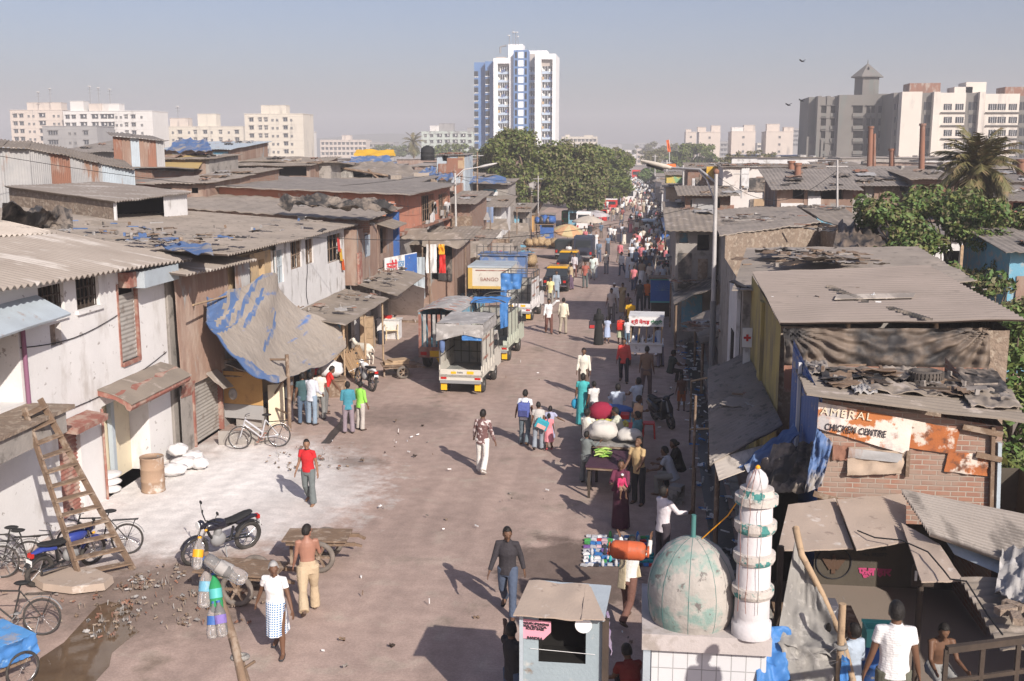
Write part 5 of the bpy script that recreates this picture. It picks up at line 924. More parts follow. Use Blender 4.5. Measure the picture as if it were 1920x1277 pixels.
def big_roof_house():
    X=3.0; t=T('yellow_house','mustard walled house under the largest dusty corrugated roof, its front hung with black tarp','house',(5,24,0)); Y=22.6
    FL=PY(1463,606,22.2);FR=PY(1925,601,22.2);BL=PY(1411,511,28.2);BR=PY(1745,500,29.)
    m=MB(); m.corr(FL,BL,BR,FR,.2,.03,8,.015,0,5,.05,3); m2=m
    P(m,'roof',M['roof'],t,True) if False else None
    m=MB(); A,B,C,D=FL,FR,BR,BL; n=int((D-A).length/.21)
    m.sheet(A,B,C,D,18,n*6,lambda u,v:.03*math.cos(v*2*PI*n)+.04*nz(u*4,v*3,2),.02); P(m,'roof',M['roofmid2'],t,True)
    q=lambda u,v: A*(1-u)*(1-v)+B*u*(1-v)+C*u*v+D*(1-u)*v
    m=MB(); m.sheet(q(.30,.34)+V((0,0,.07)),q(.66,.34)+V((0,0,.07)),q(.70,.42)+V((0,0,.07)),q(.33,.42)+V((0,0,.07)),4,2,None,.02); P(m,'roof_patch',M['roofpale'],t,True)
    for u0,u1,v0,v1 in [(.50,.62,.0,.2),(.33,.44,.3,.62)]:
        m=MB(); k=14
        for i in range(k): p=q(u0+(u1-u0)*(1-i/k)*.9,v0+(v1-v0)*i/k); m.cb(p+V((0,0,.05)),(.16,.03,.05))
        P(m,'sheet_lap',M['tarpblack'],t,True)
    m=MB(); m.face([(X,28.6,0),(X,22.5,0),(X,22.5,4.72),(X,28.6,5.1)],0); m.face([(X,22.6,0),(7.6,22.6,0),(7.6,22.6,4.7),(X,22.6,4.7)],1); m.face([(7.6,22.6,0),(7.6,29,0),(7.6,29,5.1),(7.6,22.6,4.7)],1); m.box((X-.08,25.4,0),(X-.005,25.9,4.8),0); P(m,'wall',[M['yellow'],M['mud']],t,True)
    m=MB()
    a=PY(1470,700,22.3);b=PY(1850,712,22.3);c=PY(1856,615,22.35);d=PY(1468,616,22.35)
    def fl(u,v): 
        d=math.hypot((u-.02)*2.6,1.05-v); d2=math.hypot((u-.98)*2.6,1.05-v); a1=math.atan2(1.05-v,(u-.02)*2.6+.01); a2=math.atan2(1.05-v,(1-u)*2.6+.01); return .10*math.sin(a1*26+2*nz(d*3,2))*max(0,1-d*.6)+.10*math.sin(a2*24+2*nz(d2*3,5))*max(0,1-d2*.6)+.10*nz(u*9,v*5,5)+.05*nz(u*22,v*9,7)+.16*math.sin(PI*v)
    m.sheet(a,b,c,d,90,26,fl,.015); P(m,'front_tarp',M['tarpblack2'],t,True)
    for u in (1590,1755): P(MB().tube([PY(u,598,22.5),PY(u,625,22.5)],.05,6),'rafter_end',M['woodpale'],t,True)
    m=MB(); m.sheet(PY(1470,735,22.0),PY(1850,738,22.0),PY(1850,690,22.1),PY(1470,685,22.1),60,4,lambda u,v:.02*math.sin(u*260)+.05*nz(u*5,v*3),.02); P(m,'lower_tin',M['rust'],t,True)
    # second roof behind
    FL2=PZ(1372,545,4.75);BL2=PZ(1322,480,4.95);TL=PZ(1470,452,5.15);BR2=PZ(1722,463,5.3);FR2=PZ(1832,526,5.0); 
    m=MB(); m.sheet(FL2,FR2,BR2,(BL2+TL)/2,30,50,lambda u,v:.05*nz(u*6,v*6,4)+.02*math.cos(v*2*PI*34),.03); t2=T('roofed_house','long house under the flat dusty roof with a heap of broken wood on top','house',(5,33,0)); P(m,'roof',M['roof'],t2,True)
    m=MB(); m.face([(2.8,36.5,0),(2.8,28.62,0),(2.8,28.62,4.75),(2.8,36.5,4.95)],0); m.face([(2.8,28.62,0),(8.5,28.62,0),(8.5,28.62,4.7),(2.8,28.62,4.7)],0); m.box((2.68,29.0,0),(2.78,31.5,4.6),1); m.box((2.66,29.5,2.5),(2.679,30.3,3.4),2); m.face([(8.6,28.7,0),(8.6,37,0),(8.6,37,4.9),(8.6,28.7,4.9)],0);P(m,'wall',[M['plaster'],M['whitedirt'],M['dark']],t2,True)
    junk('roof_litter','heap of broken wood, sticks and rags on the big right roof',[(PZ(1530,480,5.25),1.3,60),(PZ(1480,475,5.2),.9,25),(PZ(1600,490,5.2),1.0,20),(PZ(1420,495,5.1),1.2,8)],9,[M['wood'],M['tarpblack'],M['roof3'],M['darkwood'],M['wood'],M['plaster']],.3)
    junk('roof_litter','bits of paper and stones on the front right roof',[(PZ(1700,540,5.05),2.2,10),(PZ(1560,560,4.95),1.4,10)],10,[M['paper'],M['roof3'],M['paper'],M['wood'],M['roof3'],M['paper']],.07)
    # big awning over the drain
    A=V((1.42,19.6,2.5));B=V((2.96,21.3,2.9));C=V((3.0,28.9,2.95));D=V((1.9,28.2,2.6)); m=MB(); n=38
    m.sheet(A,B,C,D,8,n*6,lambda u,v:.028*math.cos(v*2*PI*n)+.05*nz(u*3,v*6,5),.02); aw=T('awning','long dark corrugated awning over the drain below the mustard wall','awning',(2.9,24.5,2.9)); P(m,'sheet',M['roof3'],aw,True); m=MB(); m.sheet(V((1.55,18.95,2.42)),V((3.0,20.2,2.62)),V((3.0,21.0,2.72)),V((1.5,19.9,2.56)),8,12,lambda u,v:.02*math.cos(v*40),.02); P(m,'loose_sheet',M['roofpale'],aw,True)
    for y,x in((20.6,1.65),(27.8,2.0)): P(MB().tube([(x,y,0),(x,y,2.55)],.05,6),'post',M['wood'],aw,True)
    # red cross board
    s=T('clinic_sign','white post board with a red cross below the mustard house','sign',tuple(PX(1402,690,2.85))); c=PX(1401,633,2.85); w=.12
    P(MB().box((c.x-w,c.y-.03,c.z-.25),(c.x+w,c.y+.03,c.z+.25)),'board',M['white'],s,True); k=.03
    P(MB().box((c.x-k,c.y-.04,c.z-.09),(c.x+k,c.y-.033,c.z+.09)).box((c.x-.09,c.y-.04,c.z-k),(c.x-k-.001,c.y-.033,c.z+k)).box((c.x+k+.001,c.y-.04,c.z-k),(c.x+.09,c.y-.033,c.z+k)),'red_cross',M['red'],s,True); P(MB().box((c.x-.09,c.y-.03,c.z-1),(c.x+.09,c.y+.03,c.z-.28)),'post',M['whitedirt'],s,True)
big_roof_house()
M['banner']=mat('banner_wall',(.66,.62,.58),(.55,.50,.46),.6,c3=(.12,.22,.12),s3=.35,t3=(.62,.66),c4=(.40,.34,.30),s4=1.2,t4=(.56,.66)); M['yg']=mat('yellow_green',(.55,.42,.10),(.50,.38,.10),.8,c3=(.22,.38,.20),s3=.5,t3=(.5,.54))
def mid_right():
    # roof with rough wall strip
    t=T('rendered_house','house with a rough mud-rendered gable strip behind the big right roof','house',(5,40,0)); a=PZ(1349,441,5.1);b=PZ(1540,416,5.4);c=PZ(1484,381,5.4);d=PZ(1330,395,5.2); e=PZ(1660,445,5.3); f=PZ(1530,388,5.5)
    P(MB().sheet(a,b,c,d,40,14,lambda u,v:.04*nz(u*7,v*6,4)+.02*math.sin(u*150),.04),'roof',M['roof'],t,True)
    P(MB().sheet(b+V((.1,0,.05)),e,f+V((1.5,1,0)),c+V((.1,0,.05)),24,10,lambda u,v:.05*nz(u*7,v*6,6),.04),'roof',M['roof2'],t,True)
    g=lambda p,z:V((p.x,p.y,z)); a2=a+V((.25,.25,0));b2=b+V((0,.3,0)); m=MB(); m.face([g(a2,0),g(b2,0),b2-V((0,0,.03)),a2-V((0,0,.03))],0); m.face([g(b2,0),g(e,0),e-V((0,-.3,.03)),b2-V((0,0,.03))],0); m.face([g(d,0),g(a2,0),a2-V((0,0,.03)),d-V((0,0,.03))],1); P(m,'wall',[M['mud'],M['plaster']],t,True)
    m=MB(); cloth(PZ(1560,470,5.1),PZ(1660,462,5.1),PZ(1640,428,5.5),PZ(1572,420,5.6),22,12,.3,6,3,.02,fold=.1,mb=m); one(m,'tarpaulin',M['tarpblack2'],'dark bunched tarp over the end of the mud-rendered gable','tarp',tuple(PZ(1600,465,5.1)),wld=True)
    hut('low shop with a pale tin wall and teal shutter on the shaded street side',1268,1340,428,47,5,M['plaster'],M['roof2'],-.05,.5,.8,holes=[(1274,437,1290,456,2),(1308,440,1330,470,1)])
    hut('shaded narrow shop with hanging goods beside the far right pole',1262,1300,400,62,5,M['plaster'],M['roof2'],-.05,.4,.9,holes=[(1268,425,1290,470)])
    hut('brown roofed shack with rags behind the right lamp post',1285,1370,365,64,6,M['brickd'],M['roof2'],-.05,.3,.8,holes=[(1295,375,1310,392),(1330,372,1350,390)])
    hut('long shack with red and teal panels under a grey corrugated roof',1458,1600,352,60,6,M['brownsheet'],M['roof3'],3.4,.9,.7,holes=[(1487,353,1508,373,1),(1515,355,1541,374,3),(1541,352,1580,374,1)])
    hut('long shack with black open front under the second corrugated roof',1596,1712,345,64,6,M['plaster'],M['roof3'],3.4,.9,.7,holes=[(1600,350,1622,372,4),(1640,348,1700,365,1)])
    hut('brick shack with a red door beside the palm',1712,1800,335,63,6,M['brickd'],M['roof2'],3.,.4,.5,holes=[(1720,345,1752,372,4),(1765,345,1790,370,1)])
    hut('brick walled factory shed with rusty stacks rising behind it',1605,1775,325,82,8,M['brick'],M['roof2'],3.5,.3,.3)
    hut('painted white and green banner wall under a flat roof on the right',1356,1482,313,86,7,M['banner'],M['roof2'],3.,.15,.3)
    hut('shack with a mustard sheet hanging at its front on the right roofs',1290,1356,316,92,6,M['brickd'],M['roof2'],3.,.4,.4,holes=[(1325,317,1352,333,1)])
    m=MB(); cloth(PY(1324,336,91.2),PY(1354,336,91.2),PY(1352,312,91.6),PY(1325,312,91.6),10,8,.2,4,3,.03,mb=m); one(m,'hanging_sheet',flat('mustard_sheet',(.45,.27,.03),.8),'mustard sheet hanging beside the white and green banner wall','sheet',tuple(PY(1325,336,91)),wld=True)
    hut('yellow and green painted shop gable at the busy street end',1250,1290,328,105,6,M['yg'],M['roof2'],-.05,.2,.3)
    hut('white walled shack under the yellow and green gable',1246,1280,350,100,3,M['whitedirt'],M['roof2'],-.05,.2,.4,holes=[(1255,358,1270,375)])
    hut('blue panelled stall roofed with tarps beside the far light pole',1290,1330,336,100,5,M['skyblue'],M['roof2'],-.05,.2,.4)
    hut('grey roof shack with tin hatches far right behind the creeper',1880,1990,340,66,7,M['plaster'],M['roof3'],3.,.5,.6)
    hut('brown-red gable shed at the right picture edge',1890,1980,375,52,6,M['redpaint'],M['roof3'],2.5,.5,.6,holes=[(1900,380,1940,395)])
    hut('blue painted wall shack at the far right behind the tree',1895,1990,470,36,5,M['skyblue'],M['roof3'],-.05,.5,.5)
    hut('white clinic-like house half hidden behind the sprawling tree',1750,1900,440,48,6,M['whitedirt'],M['roof3'],-.05,.4,.5,holes=[(1770,470,1800,520),(1840,460,1870,500)])
    hut('shed with a yellow-brown tin side below the palm',1780,1880,400,56,6,M['brownsheet'],M['roof2'],-.05,.4,.5)
    hut('grey shed roof between the banner wall and the tall stacks',1490,1560,318,95,6,M['plaster'],M['roof2'],3,.4,.4,holes=[(1500,322,1520,336)])
    hut('blue and grey shack by the foot of the concrete block',1540,1620,312,120,8,M['tinblue'],M['roof2'],3,.4,.4,holes=[(1560,318,1575,328)])
    # awnings over the shaded right shops
    for (A,B,C,D,mm,l) in [((2.2,36.6,1.8),(3.5,37,2.3),(3.5,42.5,2.5),(2.1,42,1.9),'roof2','brown rag-covered awning over the drain beside the lamp post'),((1.5,43.5,2.2),(3.2,43.5,3.0),(3.2,51.5,3.0),(1.6,51.5,2.3),'tarpblack','dark tarp awning over the shaded shops behind the lamp post'),((1.8,53,2.2),(3.2,53,2.9),(3.2,61,2.9),(1.8,61,2.2),'roof2','brown awning over the shaded shops before the crowd'),((1.9,66,2.2),(3.2,66,2.9),(3.2,78,2.9),(1.9,78,2.2),'roof3','grey awning over shops at the crowd edge'),((2.0,84,2.3),(3.4,84,3),(3.4,99,3),(2,99,2.3),'tarpblue','bluish awning over far shops at the crowd edge')]:
        aw=T('awning',l,'awning',(3.2,A[1],2.9)); m=MB(); m.sheet(A,B,C,D,12,30,lambda u,v:.09*nz(u*4,v*9,A[1]),.03); P(m,'sheet',M[mm],aw,True)
        for y in(A[1]+.3,D[1]-.3): P(MB().tube([(A[0]+.1,y,0),(A[0]+.1,y,A[2]-.05)],.05,6),'post',M['wood'],aw,True)
    junk('roof_litter','broken boards and rags on the roofs behind the mud-rendered gable',[(PZ(1430,410,5.3),2.2,26),(PZ(1580,430,5.35),2,24),(PY(1350,385,62)+V((0,0,1)),1.5,10),(PY(1530,345,62),3,26),(PY(1650,338,66),3,26),(PY(1420,310,88),4,20),(PZ(1540,390,5.5),1.5,20)],15,s=.3)
    junk('roof_litter','rags on the shaded right awnings',[((2.6,37,2.3),.9,30),((2.5,47,2.75),1.2,30),((2.5,57,2.6),1.2,26),((2.5,24,2.75),1,6)],12,[M['wood'],M['tarpblack'],M['roof3'],M['tarpgrey'],M['rust'],M['plaster']],.28)
    m=MB(); m.box((3.45,31.6,0),(4,62,3.0)); one(m,'shop_wall',M['plaster'],'continuous shaded shop wall behind the right awnings','wall',(3.2,29,0),wld=True)
mid_right()
# rusty stacks and poles
for (u,v0,v1,Y,r,mm,l) in [(1630,312,238,84,.2,'rust','thick rusty double stack pipe before the concrete block'),(1672,330,280,80,.2,'rust','short thin rusty stack between the two tall ones'),(1727,336,233,78,.2,'rust','tall leaning rusty stack before the pale wing'),(1484,344,303,66,.2,'rust','left of two short rusty stacks beside the banner wall'),(1496,347,307,64,.2,'rust','right of two short rusty stacks beside the banner wall'),(1688,340,312,80,.25,'concrete','stubby grey pipe between rusty stacks'),(1558,345,305,90,.18,'darkwood','dark thin stack near the blue grey shack'),(1916,325,300,70,.3,'rust','stub of a red stack at the right edge')]:
    a=PY(u,v0+12,Y);b=PY(u+(3 if u in(1630,1727) else 0),v1,Y); t=T('stack_pipe',l,'pipe',tuple(a)); P(MB().tube([a,b],[r*1.1,r*.9],8),'pipe',M[mm],t,True); P(MB().tube([b-V((0,0,.1)),b+V((0,0,.05))],r*1.2,8),'collar',M[mm],t,True)
    if u==1630: P(MB().tube([a+V((.35,0,0)),b+V((.28,0,-.5))],.12,6),'side_pipe',M['rust'],t,True)
M['grey2']=flat('pole_grey',(.20,.195,.19),.6); M['wrap']=mat('wrapped_lamp',(.55,.50,.42),(.45,.41,.36),3)
def lamp(label,base,top,arm,head,wrap=False):
    t=T('street_lamp',label,'street lamp',tuple(base)); L=(top-base)
    P(MB().tube([base,base+L*.45],.1,10),'lower_pole',M['grey2'],t,True); P(MB().tube([base+L*.45,top],[.075,.06],10),'pole',M['steel'],t,True); P(MB().ball(top,.1,8,6),'cap',M['rust'],t,True)
    P(MB().tube([top-V((0,0,.35)),mixv(top,arm,.35)+V((0,0,.03)),arm],.04,6),'arm',M['steel'],t,True); P(MB().tube([top-V((0,0,1.0)),mixv(top,arm,.2)-V((0,0,.28)),mixv(top,arm,.38)],.025,5),'brace',M['steel'],t,True)
    d=(head-arm); P(MB().tube([arm-d*.05,arm+d*.2,arm+d*.6,head],[(.05,.05),(.11,.09),(.13,.08),(.04,.04)],10),'lamp_head',M['steel'] if not wrap else M['wrap'],t,True); P(MB().tube([arm+d*.25-V((0,0,.09)),arm+d*.8-V((0,0,.08))],[.08,.06],8),'lamp_glass',M['glass'],t,True)
bp=PY(1336,664,35.4); tp=PY(1343,322,35.6); lamp('tall street lamp on the shaded right kerb with arm over the street',V((bp.x,bp.y,0)),tp,PY(1258,315,37.2),PY(1202,301,37.6),True)
tp=PX(853,322,-11.35); lamp('street lamp standing by the left shops in front of the trees',G(857,537),tp,PY(900,313,66.5),PY(932,306,66.8))
for (u,v0,v1,Y,r,l) in [(1281,372,310,92,.09,'thin pale pole with a cross arm at the shaded street side'),(1570,388,300,52,.05,'thin white pole rising from the right roofs'),(1250,375,300,110,.1,'far pale light pole beside the yellow gable'),(1390,372,318,75,.05,'slim pole in front of the banner wall'),(895,470,285,88,.07,'brown pole with pennants behind the left lamp'),(1009,400,330,110,.06,'slim pole in front of the tree trunk'),(1228,330,290,200,.12,'far street lamp pole in the haze'),(1255,318,262,190,.1,'far flagpole over the street end')]:
    a=PY(u,v0,Y);b=PY(u,v1,Y); t=T('pole',l,'pole',tuple(a)); P(MB().tube([a,b],r,6),'shaft',M['steel'] if u!=895 else M['wood'],t,True); P(MB().tube([b-V((.5,0,.3)),b+V((.5,0,-.3))],r*.6,5),'cross_arm',M['steel'],t,True)
m=MB(); cloth(PY(1252,285,189),PY(1258,285,189),PY(1254,262,189),PY(1249,263,189),6,8,.3,3,2,.05,mb=m); one(m,'flag',flat('saffron',(.62,.13,.03),.7),'orange pennant flag over the street end','flag',tuple(PY(1254,270,189)),wld=True)
m=MB(); cloth(PY(1240,315,72),PY(1268,316,72),PY(1267,307,72),PY(1246,308,72),6,6,.15,3,5,.04,mb=m); one(m,'flag',flat('saffron2',(.62,.16,.05),.7),'orange cloth tied near the right lamp arm','flag',tuple(PY(1250,312,72)),wld=True)
shanties(1,0,8,(lambda y: 3.6 if y>106 else 10.5,lambda y: y*.40+6),(66,330),'x',lambda x,y: y<100 and PYU(x,y)<1500 or (y<90 and PYU(x,y)<1790))
# ---------- front shack (lower right)
M['tarpdust2b']=mat('dusty_ply_roof',(.42,.335,.27),(.36,.29,.235),1.,c3=(.55,.50,.45),s3=3,t3=(.6,.7),c4=(.28,.22,.18),s4=5,t4=(.62,.68))
def front_shack():
    t=T('tea_shack','open fronted shack with a patched sheet roof and a dim painted back wall','shack',(4.4,16,0)); z=2.4
    sh=[([(1458,1032),(1600,1028),(1566,934),(1478,946)],2.38,'tarpdust2b'),([(1606,1030),(1698,1015),(1700,925),(1569,936)],2.46,'tarpdust2b'),([(1728,1090),(1806,1088),(1762,1020),(1690,980)],2.44,'tarpdust2b'),([(1790,1040),(1895,1085),(1900,1040),(1770,1010)],2.5,'tinblue'),([(1770,1012),(1900,1052),(1900,1020),(1740,985)],2.5,'tarpdust2b')]
    for k,(q,zz,mm) in enumerate(sh):
        p=[PZ(u,v,zz+(.12 if i>1 else -.05)) for i,(u,v) in enumerate(q)]; m=MB(); m.sheet(*p,10,8,lambda u,v:.02*nz(u*4,v*4,k),.025); P(m,'roof_sheet',M[mm],t,True)
    a,b,c,d=[PZ(*p) for p in((1745,1003,2.68),(1960,1078,2.62),(1960,975,2.95),(1690,920,2.8))]; n=16
    m=MB(); m.sheet(a,b,c,d,10,n*6,lambda u,v:.03*math.cos(v*2*PI*n)+.01*nz(u*3,v*3),.02); P(m,'corrugated_sheet',M['roofpale'],t,True)
    a,b,c,d=[PZ(*p) for p in((1880,1222,2.35),(1990,1215,2.4),(1960,1085,2.55),(1800,1085,2.45))]; m=MB(); m.sheet(a,b,c,d,10,60,lambda u,v:.025*math.cos(v*2*PI*10)+.03*nz(u*3,v*3),.02); P(m,'corrugated_sheet',M['roof2'],t,True)
    m=MB(); cloth(*[PZ(*p) for p in((1865,1110,2.6),(1980,1160,2.6),(1980,1040,2.85),(1880,1028,2.75))],24,18,.16,5,3,.015,mb=m); P(m,'net_cover',M['tarpgrey'],t,True)
    # walls: painted back wall, sides
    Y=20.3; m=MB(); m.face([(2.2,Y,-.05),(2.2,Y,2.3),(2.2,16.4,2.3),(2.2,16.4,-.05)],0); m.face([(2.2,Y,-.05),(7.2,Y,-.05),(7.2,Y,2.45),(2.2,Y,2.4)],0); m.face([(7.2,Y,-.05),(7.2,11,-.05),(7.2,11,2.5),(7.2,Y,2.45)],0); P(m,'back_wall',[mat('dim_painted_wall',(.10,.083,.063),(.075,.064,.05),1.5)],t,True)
    for x,y in((2.25,15.8),(4.25,15.5),(6.6,13.2)): P(MB().tube([(x,y,0),(x,y,2.4)],.05,6),'post',M['darkwood'],t,True)
    c=PY(1563,1055,Y-.02); ring=MB().torus(c,(0,1,0),.33,.012,40,5); wg=MB()
    for s in(-1,1): wg.sheet(c+V((0,-.01,-.1)),c+V((s*.08,-.01,-.15)),c+V((s*.24,-.01,.1)),c+V((s*.05,-.01,.06)),3,3,None,.004)
    wg.box(c+V((-.04,-.012,-.22)),c+V((.04,-.004,.08))).ball(c+V((.0,-.01,.12)),(.04,.01,.05),8,6); pa=P(ring,'painted_emblem',INKK,t,True); P(wg,'painted_bird',mat('paint_brown',(.10,.06,.04)),pa,True)
    for i,(u,v,w) in enumerate([(1635,1028,.55),(1640,1040,.45)]): put_text(t,'wall_lettering','KOHINOOR' if i==0 else 'No. 982077',.1,INKK,PY(u,v,Y-.012),(1,0,0),(0,0,1),fit=w)
    put_text(t,'wall_lettering','फूल हार',.2,flat('ink_pink',(.45,.06,.16),.7),PY(1640,1075,Y-.012),(1,0,0),(0,0,1),.01,fit=.62); put_text(t,'house_number','18',.2,M['white'],V((4.22,15.42,2.17)),(1,0,0),(0,0,1),.008,fit=.17)
    P(MB().box((4.1,15.44,2.0),(4.42,15.47,2.32)),'number_board',M['darkwood'],t,True)
    # counter, crate, drum
    P(MB().box((2.4,16.5,0),(3.6,17.3,.8)).box((2.35,16.4,.8),(3.65,17.3,.85)),'counter',M['wood'],t,True); one(MB().box((0,0,0),(.4,.3,.3)).box((.02,-.02,.2),(.38,0,.28)),'tray',M['paper'],'white tray lying on the dim shack counter','tray',(2.9,16.55,.855))
    s=T('plastic_crate','teal plastic crate standing on a blue drum in the dim shack','crate',(3.55,15.6,.92)); P(MB().box((0,0,0),(.5,.35,.03)).box((0,0,.03),(.5,.03,.26)).box((0,.32,.03),(.5,.35,.26)).box((0,.03,.03),(.03,.32,.26)).box((.47,.03,.03),(.5,.32,.26)),'body',M['teal'],s); P(MB().box((-.015,-.015,.26),(.515,.015,.3)).box((-.015,.335,.26),(.515,.365,.3)),'rim',M['teal'],s)
    one(MB().lathe([(.27,0),(.29,.03),(.28,.3),(.3,.32),(.28,.34),(.28,.6),(.3,.62),(.28,.64),(.27,.9),(.25,.91)],18),'drum',M['blue'],'blue plastic drum under the teal crate','drum',(3.8,15.78,0))
    # bricks and cable on roof
    for i,(u,v) in enumerate([(1885,1150),(1905,1165),(1900,1142)]): one(MB().box((-.13,-.06,0),(.13,.06,.09)),'brick',M['mud'],['dusty brick on the shack roof nearest the corner','second dusty brick by the shack roof edge','third dusty brick leaning at the shack roof net'][i],'brick',tuple(PZ(u,v,2.52)),.4+i)
    m=MB().tube([PZ(*p) for p in((1608,995,2.5),(1640,1008,2.52),(1690,1013,2.56),(1740,1035,2.56),(1770,1070,2.52),(1782,1086,2.5),(1812,1090,2.5),(1850,1150,2.48),(1880,1190,2.46))],.012,5); one(m,'cable',M['black'],'black cable trailing across the shack roof sheets','cable',tuple(PZ(1690,1013,2.56)),wld=True)
    # railing at lower right
    r=T('railing','dark metal railing in the lower right corner in front of the shack','railing',(3.4,10.6,1.8)); one(MB().box((2.1,8.6,1.62),(6.5,10.75,1.78)).box((2.2,10.3,0),(2.5,10.6,1.618)).box((5.9,10.3,0),(6.2,10.6,1.618)),'stair_landing',M['concrete'],'concrete stair landing under the man in the white polo shirt','landing'); a=PZ(1775,1218,2.65);b=PZ(1990,1190,2.65); 
    P(MB().beam(a,b,.07,.08),'top_rail',M['darkwood'],r,True); P(MB().beam(a-V((0,0,.4)),b-V((0,0,.4)),.04,.05),'lower_rail',M['darkwood'],r,True)
    for k in range(4): p=mixv(a,b,k/3.2); P(MB().beam(p-V((0,0,.9)),p,.05,.05),'post',M['darkwood'],r,True)
front_shack()
# ---------- shrine with dome and minaret
M['teal2']=flat('teal_dark',(.06,.17,.16),.6)
def shrine():
    t=T('shrine','small white tiled shrine with a flaking green dome and a slim minaret','shrine',(1.0,14.2,0)); zt=1.75
    fl=PZ(1204,1188,zt);fr=PZ(1430,1212,zt);bl=PZ(1216,1122,zt); y0=fl.y;x0=fl.x;x1=fr.x+.15;y1=bl.y+.55
    slabm=mat('shrine_slab',(.50,.45,.43),(.43,.39,.37),1.5,c3=(.33,.29,.26),s3=2,t3=(.56,.66)); tile=brickmat('white_tiles',(.58,.58,.585),(.55,.55,.56),(.36,.36,.355),(.66,.65,.64),(.6,.8),1.0); br=[x for x in tile.node_tree.nodes if x.type=='TEX_BRICK'][0]; br.offset=0; br.inputs['Brick Width'].default_value=.2; br.inputs['Row Height'].default_value=.3; br.inputs['Mortar Size'].default_value=.007
    m=MB(); m.box((x0,y0,zt-.24),(x1,y1,zt)); P(m,'roof_slab',slabm,t,True)
    m=MB(); m.box((x0+.14,y0+.12,0),(x1-.05,y1-.1,zt-.243)); P(m,'tiled_wall',tile,t,True)
    m=MB(); 
    for a in((x0+.02,x0+.12),): m.box((a[0],y0-.05,0),(a[1],y0+.02,zt-.25))
    P(m,'blue_frame',M['tinblue'],t,True)
    c=PZ(1295,1158,zt); r=.595; c=V((c.x,c.y,zt)); H=PY(1300,1006,c.y).z-zt
    dm=mat('flaking_green_dome',(.45,.41,.37),(.33,.31,.28),2.0,c3=(.22,.31,.275),s3=1.7,t3=(.50,.58),c4=(.16,.145,.135),s4=7,t4=(.60,.66),bump=.25,bs=10)
    prof=[(r*.93,0),(r*1.0,.1*H),(r*1.04,.28*H),(r*1.035,.42*H),(r*.98,H*.57),(r*.86,H*.72),(r*.65,H*.86),(r*.40,H*.945),(r*.16,H*.99),(.03,H)]
    pr=[];n=len(prof)
    for i in range(n-1):
        for k in range(4): f=k/4; pr.append((prof[i][0]*(1-f)+prof[i+1][0]*f,prof[i][1]*(1-f)+prof[i+1][1]*f))
    pr.append(prof[-1])
    P(MB().lathe(pr,64,c,fn=lambda a,z: 1+.012*abs(math.sin(a*PI*10))**.5+.006*nz(a*20,z*6)),'dome',dm,t,True)
    for k in range(10): a=2*PI*k/10+.2; P(MB().tube([c+V((math.cos(a)*q*1.012,math.sin(a)*q*1.012,z)) for q,z in prof],.004,4),'rib',M['teal2'],t,True)
    P(MB().tube([c+V((0,0,H-.02)),c+V((0,0,H+.02)),c+V((0,0,H+.32))],[.05,.035,.035],8),'finial',M['teal2'],t,True)
    # minaret
    b=PZ(1408,1188,zt); b=V((b.x,b.y,zt)); mh=PY(1428,878,b.y).z-zt; w=.237; q=T('minaret',None,None); q.parent=t; q.location=b-WL(t)
    mm=mat('minaret_white',(.60,.57,.57),(.53,.50,.50),1.6,c3=(.5,.45,.42),s3=3,t3=(.62,.72)); sc=mh/2.35
    P(MB().lathe([(w*1.14,0),(w*1.14,.08*mh),(w*1.0,.081*mh),(w,.12*mh),(w*.93,.83*mh),(w*.5,.86*mh)],36),'shaft',mm,q)
    bm=mat('minaret_band',(.56,.51,.46),(.48,.44,.40),4,c3=(.07,.24,.22),s3=3.2,t3=(.56,.58),c4=(.25,.22,.2),s4=9,t4=(.6,.66),bump=.3)
    for z in(.27,.475,.66): P(MB().lathe([(w*.95,z*mh-.07),(w*1.10,z*mh-.07),(w*1.2,z*mh-.02),(w*1.2,z*mh+.07),(w*.95,z*mh+.085)],36,sm=False),'band',bm,q)
    P(MB().lathe([(w*.95,.80*mh),(w*1.22,.80*mh),(w*1.22,.845*mh),(w*1.0,.85*mh),(w*.95,.885*mh),(w*.5,.89*mh)],36,sm=False),'cornice',bm,q)
    P(MB().lathe([(w*.52,.88*mh),(w*.60,.905*mh),(w*.62,.925*mh),(w*.58,.945*mh),(w*.45,.97*mh),(w*.2,.992*mh),(.02,mh)],20),'small_dome',mm,q); P(MB().ball((0,0,2.36*sc),.035,8,6),'knob',M['amber'],q)
    r_=random.Random(3); col_=[M['redpaint'],M['sack'],M['redpaint']]
    for k in range(3):
        a=r_.uniform(PI,2*PI); pts=[V((w*1.22*math.cos(a+.12*nz(i*.7,k)),w*1.22*math.sin(a+.12*nz(i*.7,k)),2.2*sc-i*.2*sc)) for i in range(10)]; pts[0]=V((.05*math.cos(a),.05*math.sin(a),2.36*sc)); P(MB().tube(pts,.004,4),'thread',col_[k%3],q)
    w0=b+V((0,0,mh-.05)); e=PZ(1318,1010,zt+H-.1)
    one(MB().tube([w0,mixv(w0,c+V((.1,0,H)),.5)-V((0,0,.15)),c+V((.1,0,H-.05))],.01,4),'string',M['amber'],'string of threads from the minaret top to the dome','string',tuple(w0),wld=True)
    p=PZ(1283,1255,.9); one(MB().tube([(p.x,p.y,0),(p.x,p.y,1.05)],.045,8),'wooden_post',M['wood'],'round wooden post standing in front of the white tiles','post',(p.x,p.y,0),wld=True)
shrine()
